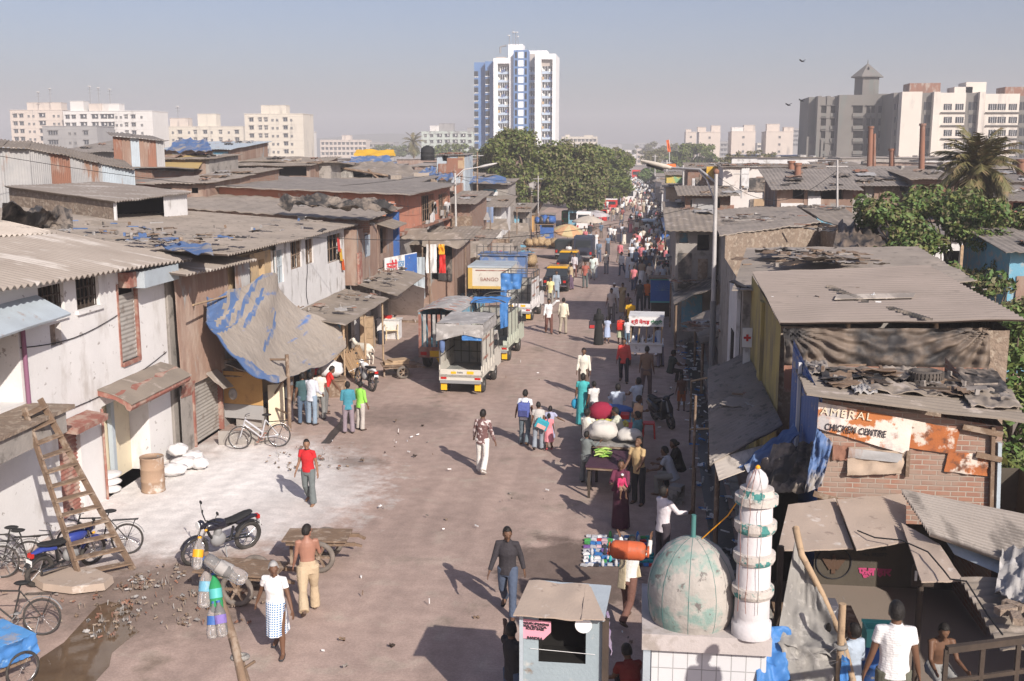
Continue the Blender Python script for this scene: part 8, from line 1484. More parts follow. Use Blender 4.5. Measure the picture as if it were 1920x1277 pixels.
M['skyblue2']=mat('lid_blue',(.10,.30,.62),(.08,.25,.52),2,c3=(.25,.28,.35),s3=3)
# ---------- two wheelers
def spokewheel(par,c,r,thick=.03,mag=False,q=None):
    c=V(c); o=P(MB().torus((0,0,0),(1,0,0),r,thick,28,8),'wheel',TY,par,loc=c); m=MB(); m.torus((0,0,0),(1,0,0),r-thick*.9,.008,24,5); m.tube([(-.04,0,0),(.04,0,0)],.025,8)
    for k in range(5 if mag else 14):
        a=2*PI*k/(5 if mag else 14); m.tube([(0,0,0),(0,(r-thick)*math.cos(a),(r-thick)*math.sin(a))],.014 if mag else .0025,4)
    P(m,'rim',M['chrome'],o); return o
def motorbike(label,loc,rz,tank,lean=8):
    t=T('motorbike',label,'motorbike',loc,rz); t.rotation_euler=(0,R(lean),rz); b=flat('bike_black',(.02,.02,.022),.4)
    spokewheel(t,(0,.64,.30),.275,.04,True);spokewheel(t,(0,-.62,.30),.275,.05,True)
    m=MB(); m.tube([(0,.42,.78),(0,.30,.55),(0,.12,.32),(0,-.2,.32),(0,-.25,.62)],.03,7).tube([(0,.42,.75),(0,0,.66),(0,-.5,.72)],.028,7).tube([(.06,-.2,.36),(.06,-.62,.30)],.02,6).tube([(-.06,-.2,.36),(-.06,-.62,.30)],.02,6); P(m,'frame',b,t)
    m=MB(); 
    for s in(-1,1): m.tube([(s*.08,.64,.30),(s*.08,.42,.84)],.022,7)
    P(m,'fork',M['chrome'],t)
    me=remesh(MB().ball((0,.20,.78),(.13,.27,.12),14,10).ball((0,.05,.74),(.11,.16,.1),12,8),'fuel_tank',.025,2); me.materials.append(tank); P(me,'fuel_tank',None,t)
    me=remesh(MB().tube([(0,.0,.78),(0,-.25,.78),(0,-.55,.84),(0,-.68,.87)],[(.10,.05),(.13,.05),(.12,.045),(.06,.03)],10,up=(1,0,0)),'seat',.02,2); me.materials.append(M['black']); P(me,'seat',None,t)
    P(MB().tube([(0,-.3,.70),(0,-.6,.76),(0,-.82,.72)],[(.09,.06),(.09,.06),(.03,.03)],8,up=(1,0,0)),'tail',tank,t); P(MB().box((-.06,-.86,.66),(.06,-.80,.74)),'tail_light',LAMP,t); P(MB().box((-.08,-.87,.50),(.08,-.86,.62)),'number_plate',M['paper'],t)
    P(MB().ball((0,.10,.42),(.12,.18,.16),10,8).lathe([(.08,.0),(.09,.04),(.08,.07),(.09,.1),(.08,.13),(.09,.16),(.07,.19)],10,(0,.12,.48)),'engine',M['grey'],t); P(MB().tube([(.13,.15,.35),(.15,-.1,.28),(.16,-.7,.36)],[.02,.025,.045],8),'exhaust',M['chrome'],t)
    m=MB(); m.torus((0,.64,.30),(1,0,0),.0001,.0001,3,3); arc=[(0,.64+.33*math.cos(a),.30+.33*math.sin(a)) for a in [R(20+12*i) for i in range(12)]]; m=MB().tube(arc,[(.06,.008)]*12,6,up=(1,0,0)); P(m,'front_mudguard',tank,t); arc=[(0,-.62+.35*math.cos(a),.30+.35*math.sin(a)) for a in [R(30+12*i) for i in range(11)]]; P(MB().tube(arc,[(.07,.008)]*11,6,up=(1,0,0)),'rear_mudguard',b,t)
    P(MB().tube([(-.34,.28,.98),(-.22,.36,.98),(0,.42,.92),(.22,.36,.98),(.34,.28,.98)],.014,6),'handlebar',M['black'],t); P(MB().ball((0,.52,.86),(.10,.08,.10),12,8),'headlight',tank,t); P(MB().disc((0,.60,.86),(0,1,0),.08,.02,14),'headlight_glass',M['paper'],t)
    for s in(-1,1): P(MB().tube([(s*.24,.36,.98),(s*.30,.36,1.16)],.007,5).ball((s*.31,.35,1.19),(.055,.015,.04),8,6),'mirror',M['black'],t); P(MB().ball((s*.16,.50,.80),(.03,.035,.025),8,6),'indicator',M['amber'],t)
    P(MB().tube([(-.05,-.05,.25),(-.22,.0,.02)],.015,5),'stand',M['grey'],t); return t
def bicycle(label,loc,rz,fc,lean=8,rack=True,white=False):
    t=T('bicycle',label,'bicycle',loc,rz); t.rotation_euler=(0,R(lean),rz); r=.33
    spokewheel(t,(0,.54,r),r-.02,.02);spokewheel(t,(0,-.54,r),r-.02,.02)
    a,bb,st,hd_,re,fr_=(0,0,.78),(0,-.05,.30),(0,-.18,.80),(0,.38,.82),(0,-.54,r),(0,.54,r); k=.016 if not white else .024
    m=MB(); m.tube([st,hd_],k,7) if not white else m.tube([(0,-.08,.45),hd_],k*1.3,7); m.tube([bb,(0,.42,.72)],k,7).tube([bb,st],k,7).tube([st,re],k*.7,6).tube([bb,re],k*.7,6); P(m,'frame',fc,t)
    P(MB().tube([(0,.36,.92),(0,.42,.72),(0,.50,.45),fr_],.016,7),'fork',fc,t); P(MB().tube([(-.27,.24,.98),(-.22,.36,.95),(0,.38,.92),(.22,.36,.95),(.27,.24,.98)],.011,6),'handlebar',M['chrome'],t)
    P(MB().tube([(0,-.16,.80),(0,-.2,.92)],.014,6).ball((0,-.22,.94),(.09,.14,.04),10,7),'saddle',M['black'],t); P(MB().torus(bb,(1,0,0),.09,.008,18,5).tube([(.05,-.05,.30),(.06,.06,.17)],.009,5).tube([(-.05,-.05,.30),(-.06,-.16,.43)],.009,5).box((.05,.02,.15),(.14,.1,.175)).box((-.14,-.2,.42),(-.05,-.12,.445)),'crank',M['redpaint'] if white else M['grey'],t)
    for y in(.54,-.54):
        arc=[(0,y+.365*math.cos(q),r+.365*math.sin(q)) for q in [R(10+15*i) for i in range(11)]]; P(MB().tube(arc,[(.03,.006)]*11,6,up=(1,0,0)),'mudguard',M['grey'] if not white else M['chrome'],t)
    if rack:
        m=MB(); 
        for s in(-.06,0,.06): m.tube([(s,-.25,.74),(s,-.78,.74)],.006,4)
        for y in(-.3,-.5,-.75): m.tube([(-.07,y,.74),(.07,y,.74)],.006,4)
        for s in(-1,1): m.tube([(s*.06,-.72,.74),(s*.03,-.54,r)],.006,4)
        P(m,'carrier',M['black'],t)
    P(MB().tube([(-.03,-.5,r),(-.16,-.45,.01)],.008,4),'stand',M['grey'],t); return t
def facing(u0,v0,u1,v1):
    a,b=G(u0,v0),G(u1,v1); d=b-a; return (a+b)/2,math.atan2(-d.x,d.y)
bkk=flat('bike_frame_black',(.035,.032,.03),.5)
c,z=facing(86,1092,160,1062); motorbike('metallic blue motorbike with its tail toward the camera beside the ladder',tuple(c),z,flat('metal_blue',(.03,.05,.24),.25,spec=.6),9)
c,z=facing(455,1030,375,1055); motorbike('black motorbike standing in the open with round mirrors near the handcarts',tuple(c),z,flat('bike_gloss',(.02,.02,.03),.2,spec=.6),-9)
c,z=facing(700,735,668,720); motorbike('motorbike with a white tank parked by the cardboard bundles',tuple(c),z,M['paper'],8)
c,z=facing(55,1075,-50,1080); bicycle('old black bicycle leaning at the left edge before the white wall',tuple(c),z+0,bkk,8)
c,z=facing(100,1078,20,1083); bicycle('second old black bicycle beside the blue motorbike',tuple(c),z+PI,bkk,-6)
c,z=facing(228,1040,150,1045); bicycle('black roadster bicycle standing behind the wooden ladder',tuple(c),z,bkk,6)
c,z=facing(65,1192,-25,1195); bicycle('black bicycle with a carrier in the lower left corner',tuple(c),z,bkk,7)
c,z=facing(520,838,455,842); bicycle('silver white bicycle with red chain guard by the plywood stall',tuple(c),z,flat('bike_silver',(.42,.42,.44),.35),7,True,True)
g=G(2,1272); t=T('tricycle_box','blue covered tricycle box at the lower left corner','tricycle',tuple(g),R(-28)); t.scale=(.85,)*3; P(MB().box((-.5,-.35,.45),(.5,.35,.85)),'box',M['blue'],t); P(MB().sheet((-.56,-.42,.90),(.56,-.42,.90),(.56,.42,.90),(-.56,.42,.90),12,10,lambda u,v:.03*nz(u*4,v*4),.03),'lid',M['skyblue2'],t); m=MB(); cloth((-.58,-.45,.5),(.58,-.45,.5),(.57,-.43,.9),(-.57,-.43,.9),16,8,.08,5,3,.01,fold=.04,mb=m); cloth((.58,-.45,.5),(.58,.45,.5),(.57,.43,.9),(.57,-.43,.9),14,8,.08,5,5,.01,fold=.04,mb=m); P(m,'blue_cover',M['tarpblue2'],t); spokewheel(t,(.6,.1,.33),.31,.025); spokewheel(t,(-.6,.1,.33),.31,.025); P(MB().box((-.55,-.3,.40),(.55,.3,.448)),'base_board',M['wood'],t)
def scooter(label,loc,rz):
    t=T('scooter',label,'scooter',loc,rz); t.rotation_euler=(0,R(9),rz); b=flat('scooter_black',(.02,.02,.024),.22,spec=.6)
    for y,nm in((.62,''),(-.55,'')): wheel(t,(0,y,.25),.25,.10,M['chrome'])
    me=remesh(MB().tube([(0,-.1,.40),(0,-.35,.55),(0,-.7,.62),(0,-.88,.6)],[(.12,.12),(.19,.16),(.17,.13),(.06,.05)],12,up=(1,0,0)).ball((0,-.5,.42),(.19,.3,.16),12,8).box((-.18,-.2,.26),(.18,.35,.33)).loft([[V((-.2,.34,.3)),V((.2,.34,.3)),V((.2,.42,.3)),V((-.2,.42,.3))],[V((-.22,.42,.6)),V((.22,.42,.6)),V((.2,.5,.6)),V((-.2,.5,.6))],[V((-.14,.42,.88)),V((.14,.42,.88)),V((.1,.5,.88)),V((-.1,.5,.88))]]),'body',.02,2); me.materials.append(b); P(me,'body',None,t)
    me=remesh(MB().tube([(0,.02,.72),(0,-.3,.74),(0,-.72,.78)],[(.11,.05),(.14,.06),(.11,.05)],10,up=(1,0,0)),'seat',.02,2); me.materials.append(M['black']); P(me,'seat',None,t)
    P(MB().tube([(0,.62,.25),(0,.55,.45),(0,.46,.95)],.03,7),'steering_column',M['grey'],t); P(MB().ball((0,.62,.42),(.09,.2,.12),12,8),'front_mudguard',b,t); P(MB().tube([(-.33,.36,1.0),(0,.46,.96),(.33,.36,1.0)],.022,7),'handlebar',M['black'],t); P(MB().ball((0,.52,.97),(.13,.08,.08),10,8),'headlight',b,t)
    for s in(-1,1): P(MB().tube([(s*.22,.40,1.0),(s*.26,.40,1.16)],.007,5).ball((s*.26,.39,1.2),(.06,.015,.045),8,6),'mirror',M['chrome'],t)
    P(MB().tube([(-.14,-.1,.28),(-.2,-.7,.3)],.04,8),'exhaust',M['chrome'],t); return t
c,z=facing(1215,780,1272,812); scooter('black scooter parked beside the red stool in the shade',tuple(c),z)
M['woodtyre']=mat('dusty_tyre',(.12,.105,.09),(.20,.17,.145),5)
M['sackpale']=mat('sack_pale',(.58,.55,.50),(.50,.47,.43),3,bump=.2,bs=20); M['fruit']=mat('fruit',(.55,.47,.10),(.42,.42,.09),9); M['blue2']=mat('stall_blue',(.03,.14,.45),(.025,.11,.36),2,rough=.5)
# ---------- loose things
g=G(288,920); t=T('oil_drum','rusty brown steel drum standing by the white shop doorway','drum',tuple(g)); dr=mat('drum_brown',(.36,.25,.17),(.30,.20,.135),2.5,c3=(.52,.47,.42),s3=3,t3=(.54,.64)); pr=[(.28,0),(.295,.01),(.285,.03),(.285,.26),(.30,.28),(.285,.30),(.285,.57),(.30,.59),(.285,.61),(.285,.85),(.297,.87),(.29,.885),(.27,.885),(.27,.865),(.01,.865)]; P(MB().lathe(pr,26),'barrel',dr,t); P(MB().disc((.12,.1,.87),(0,0,1),.03,.02,10),'bung',M['grey'],t)
def sackmesh(seed,sx,sy,sz):
    m=MB(); m.ball((0,0,sz),(sx,sy,sz),16,10,0,lambda q:(1-.1*abs(q.z)**3)*(1+.3*nz(q.x*2.2+seed,q.y*2.2,q.z*2.2))); 
    return m
for i,(u,v,zz,l,mm,sx) in enumerate([(325,892,0,'white sack slumped nearest the drum','powder',.36),(345,880,0,'large white bag in the heap by the grey panel wall','powder',.40),(362,868,0,'white bag at the far end of the heap by the shutter','powder',.34),(335,866,.18,'white bag on top of the heap by the wall','powder',.34),(375,880,0,'small torn white bag spilled beside the shutter','powder',.26)]):
    g=G(u,v); one(sackmesh(i*3,sx,sx*.8,.17),'sack',M[mm],l,'sack',(g.x,g.y,zz),i*.7)
for i in range(3): one(MB().ball((0,0,.09),(.42,.28,.10),14,8,0,lambda q:1+.08*nz(q.x*3+i,q.y*3,q.z)),'flour_sack',M['powder'],['white sack at the bottom of the pile inside the shop doorway','white sack in the middle of the doorway pile','white sack on top of the doorway pile'][i],'sack',(-12.98+.04*math.sin(i*5),24.0+.07*i,.15*i),.5*i)
# broken slab, litter
g=G(140,1098); m=MB(); pp=[(-.75,-.32),(-.3,-.5),(.35,-.42),(.8,-.05),(.7,.3),(.1,.48),(-.6,.30)]; m.raw([(x,y,.0) for x,y in pp]+[(x*.97,y*.97,.14) for x,y in pp],[tuple(range(7,14)),tuple(reversed(range(7)))]+[(i,(i+1)%7,(i+1)%7+7,i+7) for i in range(7)]); one(m,'broken_slab',M['tarpdust2b'],'broken concrete slab lying at the foot of the ladder','slab',(g.x,g.y,.05),R(-15))
LM=[M['mud'],M['tarpgrey'],M['roof3'],M['mud'],M['wood'],M['rust']]
junk('litter','scraps of paper, plastic and rubble on the ground around the ladder',[(G(300,1120),1.3,50),(G(235,1150),.5,50),(G(350,1160),.5,14),(G(400,1120),.7,14),(G(200,1180),.4,20),(G(300,1085),.5,40),(G(255,1100),.35,40),(G(560,860),.9,30),(G(600,860),1.2,30),(G(430,1130),1,40),(G(90,1130),1.2,50)],31,LM,.035)
junk('litter','plastic bags and rubbish thrown along the right drain',[((1.85+.012*(y-15),y,.0),.55,9) for y in np.arange(17,52,1.3)],32,[M['paper'],M['tarpblack'],M['paper'],M['tarpblue2'],M['paper'],M['tarpgrey']],.09)
junk('litter','few paper scraps scattered over the street',[(G(u,v),rr,n) for u,v,rr,n in [(820,970,.3,2),(960,935,.4,3),(710,955,.2,2),(850,890,.3,1),(690,1230,1,4),(640,1110,.8,4),(1020,930,.3,2),(760,850,1.5,8),(940,700,2,8),(700,830,2,10),(910,1160,.2,1),(1180,1200,.5,3),(890,1060,2,5),(1200,800,1.,8),(760,600,1.5,14),(870,430,3,20)]],33,[M['paper'],M['wood'],M['darkwood'],M['wood'],M['paper'],M['roof3']],.04)
# handcarts
def handcart(label,loc,rz,L=1.7,w=.85,zb=.55,r=.33):
    t=T('handcart',label,'handcart',loc,rz); m=MB(); n=9
    for k in range(n): y=-w/2+w*(k+.5)/n; m.cb((.05*nz(k,2),y,zb+.08+.01*nz(k*3)),(L*(1+.06*nz(k,5)),w/n*.8,.035))
    P(m,'deck',M['wood'],t); P(MB().beam((-L*.45,-w*.35,zb),(L*.62,-w*.35,zb),.07).beam((-L*.45,w*.35,zb),(L*.62,w*.35,zb),.07).beam((-L*.3,-w*.42,zb+.03),(-L*.3,w*.42,zb+.03),.06).beam((L*.3,-w*.42,zb+.03),(L*.3,w*.42,zb+.03),.06),'frame',M['wood'],t); P(MB().tube([(.1,-w*.6,r),(.1,w*.6,r)],.03,6).box((.04,-w*.3,r),(.16,-w*.24,zb)).box((.04,w*.24,r),(.16,w*.3,zb)),'axle',M['darkwood'],t)
    for s in(-1,1):
        o=P(MB().torus((0,0,0),(0,1,0),r-.05,.055,22,8),'wheel',M['woodtyre'],t,loc=(.1,s*w*.56,r)); m=MB().tube([(0,-.05,0),(0,.05,0)],.05,8)
        for k in range(6): a=2*PI*k/6; m.beam((0,0,0),((r-.07)*math.cos(a),0,(r-.07)*math.sin(a)),.05,.04)
        P(m,'spokes',M['wood'],o)
    for s in(-1,1): P(MB().beam((L*.6,s*w*.33,zb),(L*.72,s*w*.28,zb*.9),.05),'handle',M['wood'],t)
    P(MB().beam((-L*.42,0,zb),(-L*.42,0,0),.06),'prop',M['wood'],t); return t
c=G(575,1058); handcart('wooden handcart with a plank deck behind the bare-backed man',(c.x+.25,c.y,0),R(5),1.3,.75)
c=G(455,1118); handcart('wooden handcart with its deck tipped low beside the black motorbike',(c.x,c.y,0),R(-4),1.6,.8,.5)
c=G(748,706); t=handcart('small four wheeled barrow loaded with metal scrap and card',(c.x,c.y,0),R(20),1.3,.8,.4,.24)
one(MB().cb((0,0,.15),(.9,.6,.08)).cb((.1,.05,.22),(.7,.5,.06),0,.3),'card_stack',M['card'],'flattened brown cardboard on the scrap barrow','cardboard',(c.x-.1,c.y,.40),R(20))
# cardboard bundles, goat
for i,(u,v,tl,l) in enumerate([(645,700,28,'leaning bundle of flattened cardboard nearest the tarp'),(678,706,24,'tallest tied bundle of flattened cardboard beside the white goat')]):
    g=G(u,v); t=T('cardboard_bundle',l,'bundle',tuple(g),R(14+i*8)); t.rotation_euler=(0,-R(tl),R(10)); m=MB(); r=random.Random(i)
    for k in range(13+3*i): m.box((-.3+k*.045,-.28+r.uniform(-.03,.03),0),(-.3+k*.045+.034,.28+r.uniform(-.03,.03),(.8+.3*i)+r.uniform(-.06,.06)),k%2)
    P(m,'sheets',[M['card'],M['cardedge']],t); P(MB().box((-.32,-.3,.4),(.34,.3,.42)),'string',M['paper'],t)
def goat():
    g=G(683,682); t=MB(); q=1
    B=MB(); B.tube([(0,-.42,.62),(0,-.25,.66),(0,.1,.64),(0,.34,.68)],[(.11,.12),(.17,.19),(.16,.2),(.12,.15)],12); B.tube([(0,.32,.70),(0,.48,.82),(0,.56,.92)],[.11,.08,.065],10); B.tube([(0,.54,.95),(0,.68,.90),(0,.78,.84)],[(.062,.07),(.055,.055),(.035,.035)],10)
    for s in(-1,1):
        B.tube([(s*.09,.27,.60),(s*.09,.28,.34),(s*.09,.27,.32),(s*.09,.29,.04)],[.07,.04,.036,.028],8); B.tube([(s*.10,-.30,.64),(s*.11,-.24,.44),(s*.11,-.40,.30),(s*.11,-.36,.04)],[.11,.075,.036,.028],8); B.tube([(s*.09,.29,.045),(s*.09,.31,0)],.036,8); B.tube([(s*.11,-.36,.045),(s*.11,-.34,0)],.036,8); B.tube([(s*.05,.54,.97),(s*.14,.50,.92)],[(.03,.012),(.02,.008)],6)
    B.tube([(0,-.46,.68),(0,-.55,.58),(0,-.54,.45)],[.03,.022,.012],6); me=remesh(B,'goat',.02,2); me.materials.append(mat('white_hide',(.70,.66,.58),(.62,.57,.48),4)); o=bpy.data.objects.new('goat',me); COL.objects.link(o); o.location=g; o.rotation_euler=(0,0,R(62)); mark(o,'white goat standing behind the cardboard bundles','goat'); m=MB()
    for s in(-1,1): m.tube([(s*.035,.55,1.0),(s*.05,.50,1.10),(s*.07,.42,1.12)],[.016,.012,.005],6)
    P(m,'horns',M['darkwood'],o)
goat()
# cartons, counter, chair, bin
for i in range(3):
    g=G(690,652); t=T('carton',['bottom brown carton of the stack by the blue shop post','middle brown carton of the stack by the blue shop post','top brown carton wrapped in plastic on the stack by the blue post'][i],'carton',(g.x,g.y,.46*i),.06*i); P(MB().box((-.28,-.24,0),(.28,.24,.45)),'box',M['card'],t); P(MB().box((-.282,-.03,.0),(.282,.03,.452)),'tape',M['tarpgrey'],t)
g=G(722,640); t=T('white_counter','white tiled shop counter beside the carton stack','counter',(g.x,g.y+.9,0)); P(MB().box((-.5,-.3,0),(.5,.3,.85)),'body',M['white'],t); P(MB().box((-.54,-.34,.85),(.54,.34,.9)),'top',M['whitedirt'],t); one(MB().box((-.2,-.15,0),(.2,.15,.12)),'red_tray',M['red'],'red tray on the white tiled counter','tray',(g.x-.1,g.y+.9,.905))
def chair():
    g=G(734,636); t=T('plastic_chair','cream plastic armchair in front of the white counter','chair',tuple(g),R(200)); c_=flat('cream_plastic',(.68,.55,.33),.5)
    P(MB().sheet((-.24,-.22,.42),(.24,-.22,.42),(.22,.24,.44),(-.22,.24,.44),6,6,lambda u,v:-.02*math.sin(PI*u)*math.sin(PI*v),.025),'seat',c_,t); m=MB()
    for k in range(5): x=-.2+k*.1; m.box((x-.035,-.27,.45),(x+.035,-.24,.86))
    m.box((-.25,-.28,.84),(.25,-.24,.92)); P(m,'backrest',c_,t)
    for s in(-1,1):
        P(MB().tube([(s*.27,-.24,.66),(s*.28,.2,.66),(s*.26,.22,.42)],.02,6),'armrest',c_,t)
        for y in(-.24,.22): P(MB().tube([(s*.24,y*.95,.42),(s*.27,y*1.15,0)],[.03,.022],6),'leg',c_,t)
chair()
g=G(715,645); one(MB().lathe([(.15,0),(.17,.02),(.17,.5),(.18,.55),(.12,.6),(.01,.6)],16),'dustbin',vb,'dark blue cylindrical bin between the cartons and the cream chair','bin',tuple(g))
g=PX(752,560,-10.9); one(MB().ball((0,0,0),(.45,.4,.42),14,10,0,lambda q:1+.1*nz(q.x*3,q.y*3,q.z*3)),'bundle',M['tarpgrey'],'big pale plastic bundle hanging by the white sheet','bundle',tuple(PZ(738,545,1.9)))
one(sackmesh(4,.42,.3,.32),'sack',M['powder'],'large white sack carried out of the tarp stall','sack',tuple(G(625,735))+() if False else (G(622,742).x,G(622,742).y,.62),.3)
one(MB().sheet((-.3,0,0),(.3,.1,0),(.25,.1,.45),(-.25,0,.4),6,6,lambda u,v:.05*nz(u*4,v*4),.03),'red_sack',M['red'],'bright red bag beside the white sack at the tarp stall','bag',(G(608,742).x,G(608,742).y,.75),.3)
g=G(622,742); one(MB().box((-.45,-.3,0),(.45,.3,.58)).box((-.5,-.35,.58),(.5,.35,.62)),'low_table',M['wood'],'low wooden table under the white sack','table',(g.x,g.y,0),.3)
# pole of plastic bottles close to the camera
def bottles():
    D=8.8; at_=lambda u,v,d=D: CAMP+ray(u,v).normalized()*d; top=at_(385,1035); low=at_(462,1290,8.5); base=low+(low-top)*((low.z)/(top.z-low.z)); t=T('bottle_pole','forked stick pole hung with plastic bottles in the left foreground','pole',tuple(base)); P(MB().tube([top,at_(400,1085),at_(432,1180,8.65),low,base],[.025,.035,.035,.045,.06],8),'stick',M['wood'],t,True); P(MB().tube([at_(437,1195,8.5),at_(455,1275,8.4),base+V((.1,0,0))],[.03,.035,.05],7),'second_stick',M['wood'],t,True); P(MB().tube([at_(455,1255,8.45),at_(478,1240,8.4)],.012,5),'twig',M['wood'],t,True); P(MB().torus(at_(450,1232,8.5),(0,.2,1),.055,.02,12,6).torus(at_(392,1060),(.2,0,1),.05,.02,12,6),'binding',M['sack'],t,True)
    gl=flat('clear_plastic',(.85,.83,.81),.12,spec=.5); g2=gl.node_tree.nodes['Principled BSDF']; g2.inputs['Transmission Weight'].default_value=.82; g2.inputs['IOR'].default_value=1.15; gr=flat('green_plastic',(.06,.42,.16),.15,spec=.5); gr.node_tree.nodes['Principled BSDF'].inputs['Transmission Weight'].default_value=.4; gr.node_tree.nodes['Principled BSDF'].inputs['IOR'].default_value=1.15
    for i,(u,v,tu,tv,L,m_,lb,l) in enumerate([(382,1140,388,1080,.32,gl,M['skyblue'],'clear bottle with a blue label, leftmost of the hanging bunch'),(408,1150,402,1090,.30,gr,M['teal'],'green plastic bottle in the hanging bunch'),(398,1198,400,1140,.27,gl,M['blue'],'small clear bottle with blue label hanging lowest of the bunch'),(418,1195,410,1135,.27,gl,cl((.22,.16,.42)),'clear bottle with a purple label hanging beside the lowest one'),(462,1088,395,1055,.36,gl,M['tarpgrey'],'large clear bottle tied sideways at the pole top'),(384,1045,410,1062,.30,gl,M['tarpgrey'],'clear bottle with no label lashed round the pole top'),(368,1068,372,1030,.24,gl,M['amber'],'small bottle with an orange cap behind the pole top')]):
        p=at_(u,v,8.72-.03*i);q=at_(tu,tv,8.72-.03*i); d=(q-p).normalized(); o=T('plastic_bottle',l,'bottle',tuple(p),0,'plastic bottles tied to the pole'); r=L*.165; pr=[(.3*r,0),(.85*r,.01),(r,.04*L/.3),(r,.3*L),(.93*r,.33*L),(r,.36*L),(r,.66*L),(.75*r,.78*L),(.34*r,.9*L),(.32*r,.97*L)]; me=MB().lathe(pr,16); q_=d.to_track_quat('Z','Y'); P(me,'body',m_,o); P(MB().lathe([(r*1.02,.38*L),(r*1.02,.62*L)],16,cap=False),'label_band',lb,o); P(MB().lathe([(.38*r,.96*L),(.38*r,1.02*L)],10),'cap',M['blue'] if i!=6 else M['amber'],o); o.rotation_mode='QUATERNION'; o.rotation_quaternion=q_
bottles()
# mat of packets
def packets():
    a,b,c,d=[G(*p) for p in((1097,1062),(1222,1062),(1216,1010),(1104,1008))]; o=one(MB().sheet(a+V((0,0,.012)),b+V((0,0,.012)),c+V((0,0,.012)),d+V((0,0,.012)),6,6,None,.008),'ground_mat',M['tarpblue'],'vendor\'s cloth spread on the road covered in bright packets','mat',tuple(a),wld=True); r=random.Random(4); pal=[('white',(.72,.72,.72)),('silver grey',(.5,.5,.52)),('blue',(.05,.2,.5)),('red',(.5,.04,.04)),('teal',(.03,.35,.35)),('green',(.08,.35,.1)),('black',(.04,.04,.05)),('pale pink',(.6,.42,.44)),('purple',(.2,.1,.32))]; ms=[MB().box((-.05,-.035,0),(.05,.035,.045)),MB().lathe([(.03,0),(.034,.01),(.034,.1),(.02,.12),(.02,.14)],8),MB().box((-.07,-.05,0),(.07,.05,.03)).box((-.05,-.035,.03),(.05,.035,.036),0)]
    me=[m.mesh('packet',M['paper'],False) for m in ms]
    for i in range(12):
        for j in range(9):
            p=(a*(1-i/11)+b*(i/11))*(1-j/8)+(d*(1-i/11)+c*(i/11))*(j/8); k=r.choice([0,0,0,1,1,2,3,4,5,6,7,8]) if i<7 else r.choice([2,4,4,6,5,1,3,0,8]); o=bpy.data.objects.new('packet',me[r.choice([0,0,2,1])]); COL.objects.link(o); o.location=p+V((r.uniform(-.02,.02),r.uniform(-.02,.02),.016)); o.rotation_euler=(0,0,r.uniform(-.5,.5)); o.material_slots[0].link='OBJECT'; o.material_slots[0].material=cl(pal[k][1]); mark(o,'small %s packet for sale on the blue ground cloth'%pal[k][0],'packet','packets for sale on the ground cloth')
packets()
# market carts
def cart(label,loc,rz,L,w,z,cover,skirt=None):
    t=T('market_cart',label,'cart',loc,rz); P(MB().box((-w/2,-L/2,z-.06),(w/2,L/2,z)),'table_top',M['wood'],t); P(MB().box((-w/2-.02,-L/2-.02,z),(w/2+.02,L/2+.02,z+.03)),'cover',cover,t)
    if skirt: P(MB().sheet((-w/2-.03,-L/2-.03,z-.22),(w/2+.03,-L/2-.03,z-.22),(w/2+.03,-L/2-.03,z+.02),(-w/2-.03,-L/2-.03,z+.02),14,4,lambda u,v:.03*math.sin(u*40)*(1-v),.01),'skirt',skirt,t)
    for x in(-w/2+.06,w/2-.06):
        for y in(-L/2+.1,L/2-.1): P(MB().box((x-.03,y-.03,.0),(x+.03,y+.03,z-.06)),'leg',M['darkwood'],t)
    for s in(-1,1): spokewheel(t,(s*(w/2+.03),0,.33),.31,.025)
    return t
c=G(1142,925); cart('dark wooden vegetable cart nearest the sari woman',(c.x,c.y+.2,0),R(-6),1.5,.95,.8,cl((.07,.03,.05)))
zc=.84
for i in range(26):
    r=random.Random(i); o=one(MB().tube([(-.11,0,.02),(0,.0,.05),(.11,0,.03)],[.014,.022,.012],6),'vegetable',flat('greens_%d'%(i%3),[(.30,.48,.08),(.42,.55,.16),(.16,.33,.05)][i%3],.6),['bright green vegetable in the heap on the dark cart','pale green vegetable in the heap on the dark cart','deep green vegetable in the heap on the dark cart'][i%3],'vegetable',(c.x-.18+r.uniform(-.14,.14),c.y+.15+i*.013+r.uniform(-.05,.05),zc+.012+(i%5)*.03),r.uniform(-.3,.5)); o['group']='green vegetables on the dark cart'
c2=G(1148,885); cart('market cart bearing two big sacks and folded bags',(c2.x,c2.y+.1,0),R(-4),1.1,1.2,.82,M['sack'])
one(sackmesh(2,.40,.30,.27),'sack',M['sackpale'],'large upright pale sack on the cart with the ivory-shirted customer','sack',(c2.x-.25,c2.y-.05,.86),.1); one(sackmesh(7,.33,.3,.19),'sack',M['sackpale'],'smaller slumped pale sack beside the large one on the cart','sack',(c2.x+.42,c2.y-.1,.86),.3)
c3=G(1150,858); cart('fruit cart with a red cloth edge and yellow fruit heap',(c3.x-.05,c3.y+.15,0),R(-4),1.0,1.35,.82,M['red'],M['red'])
r=random.Random(8); fm=MB().ball((0,0,0),.042,8,6).mesh('fruit',M['fruit'],False)
for i in range(90):
    x=r.uniform(-.5,.42); y=r.uniform(-.3,.25); z=.10*(1-(x/.62)**2)*(1-(y/.5)**2); o=bpy.data.objects.new('fruit',fm); COL.objects.link(o); o.location=(c3.x-.05+x,c3.y+.15+y,.89+z); mark(o,'yellow green fruit in the heap on the red-edged cart','fruit','yellow fruit heaped on the red-edged cart')
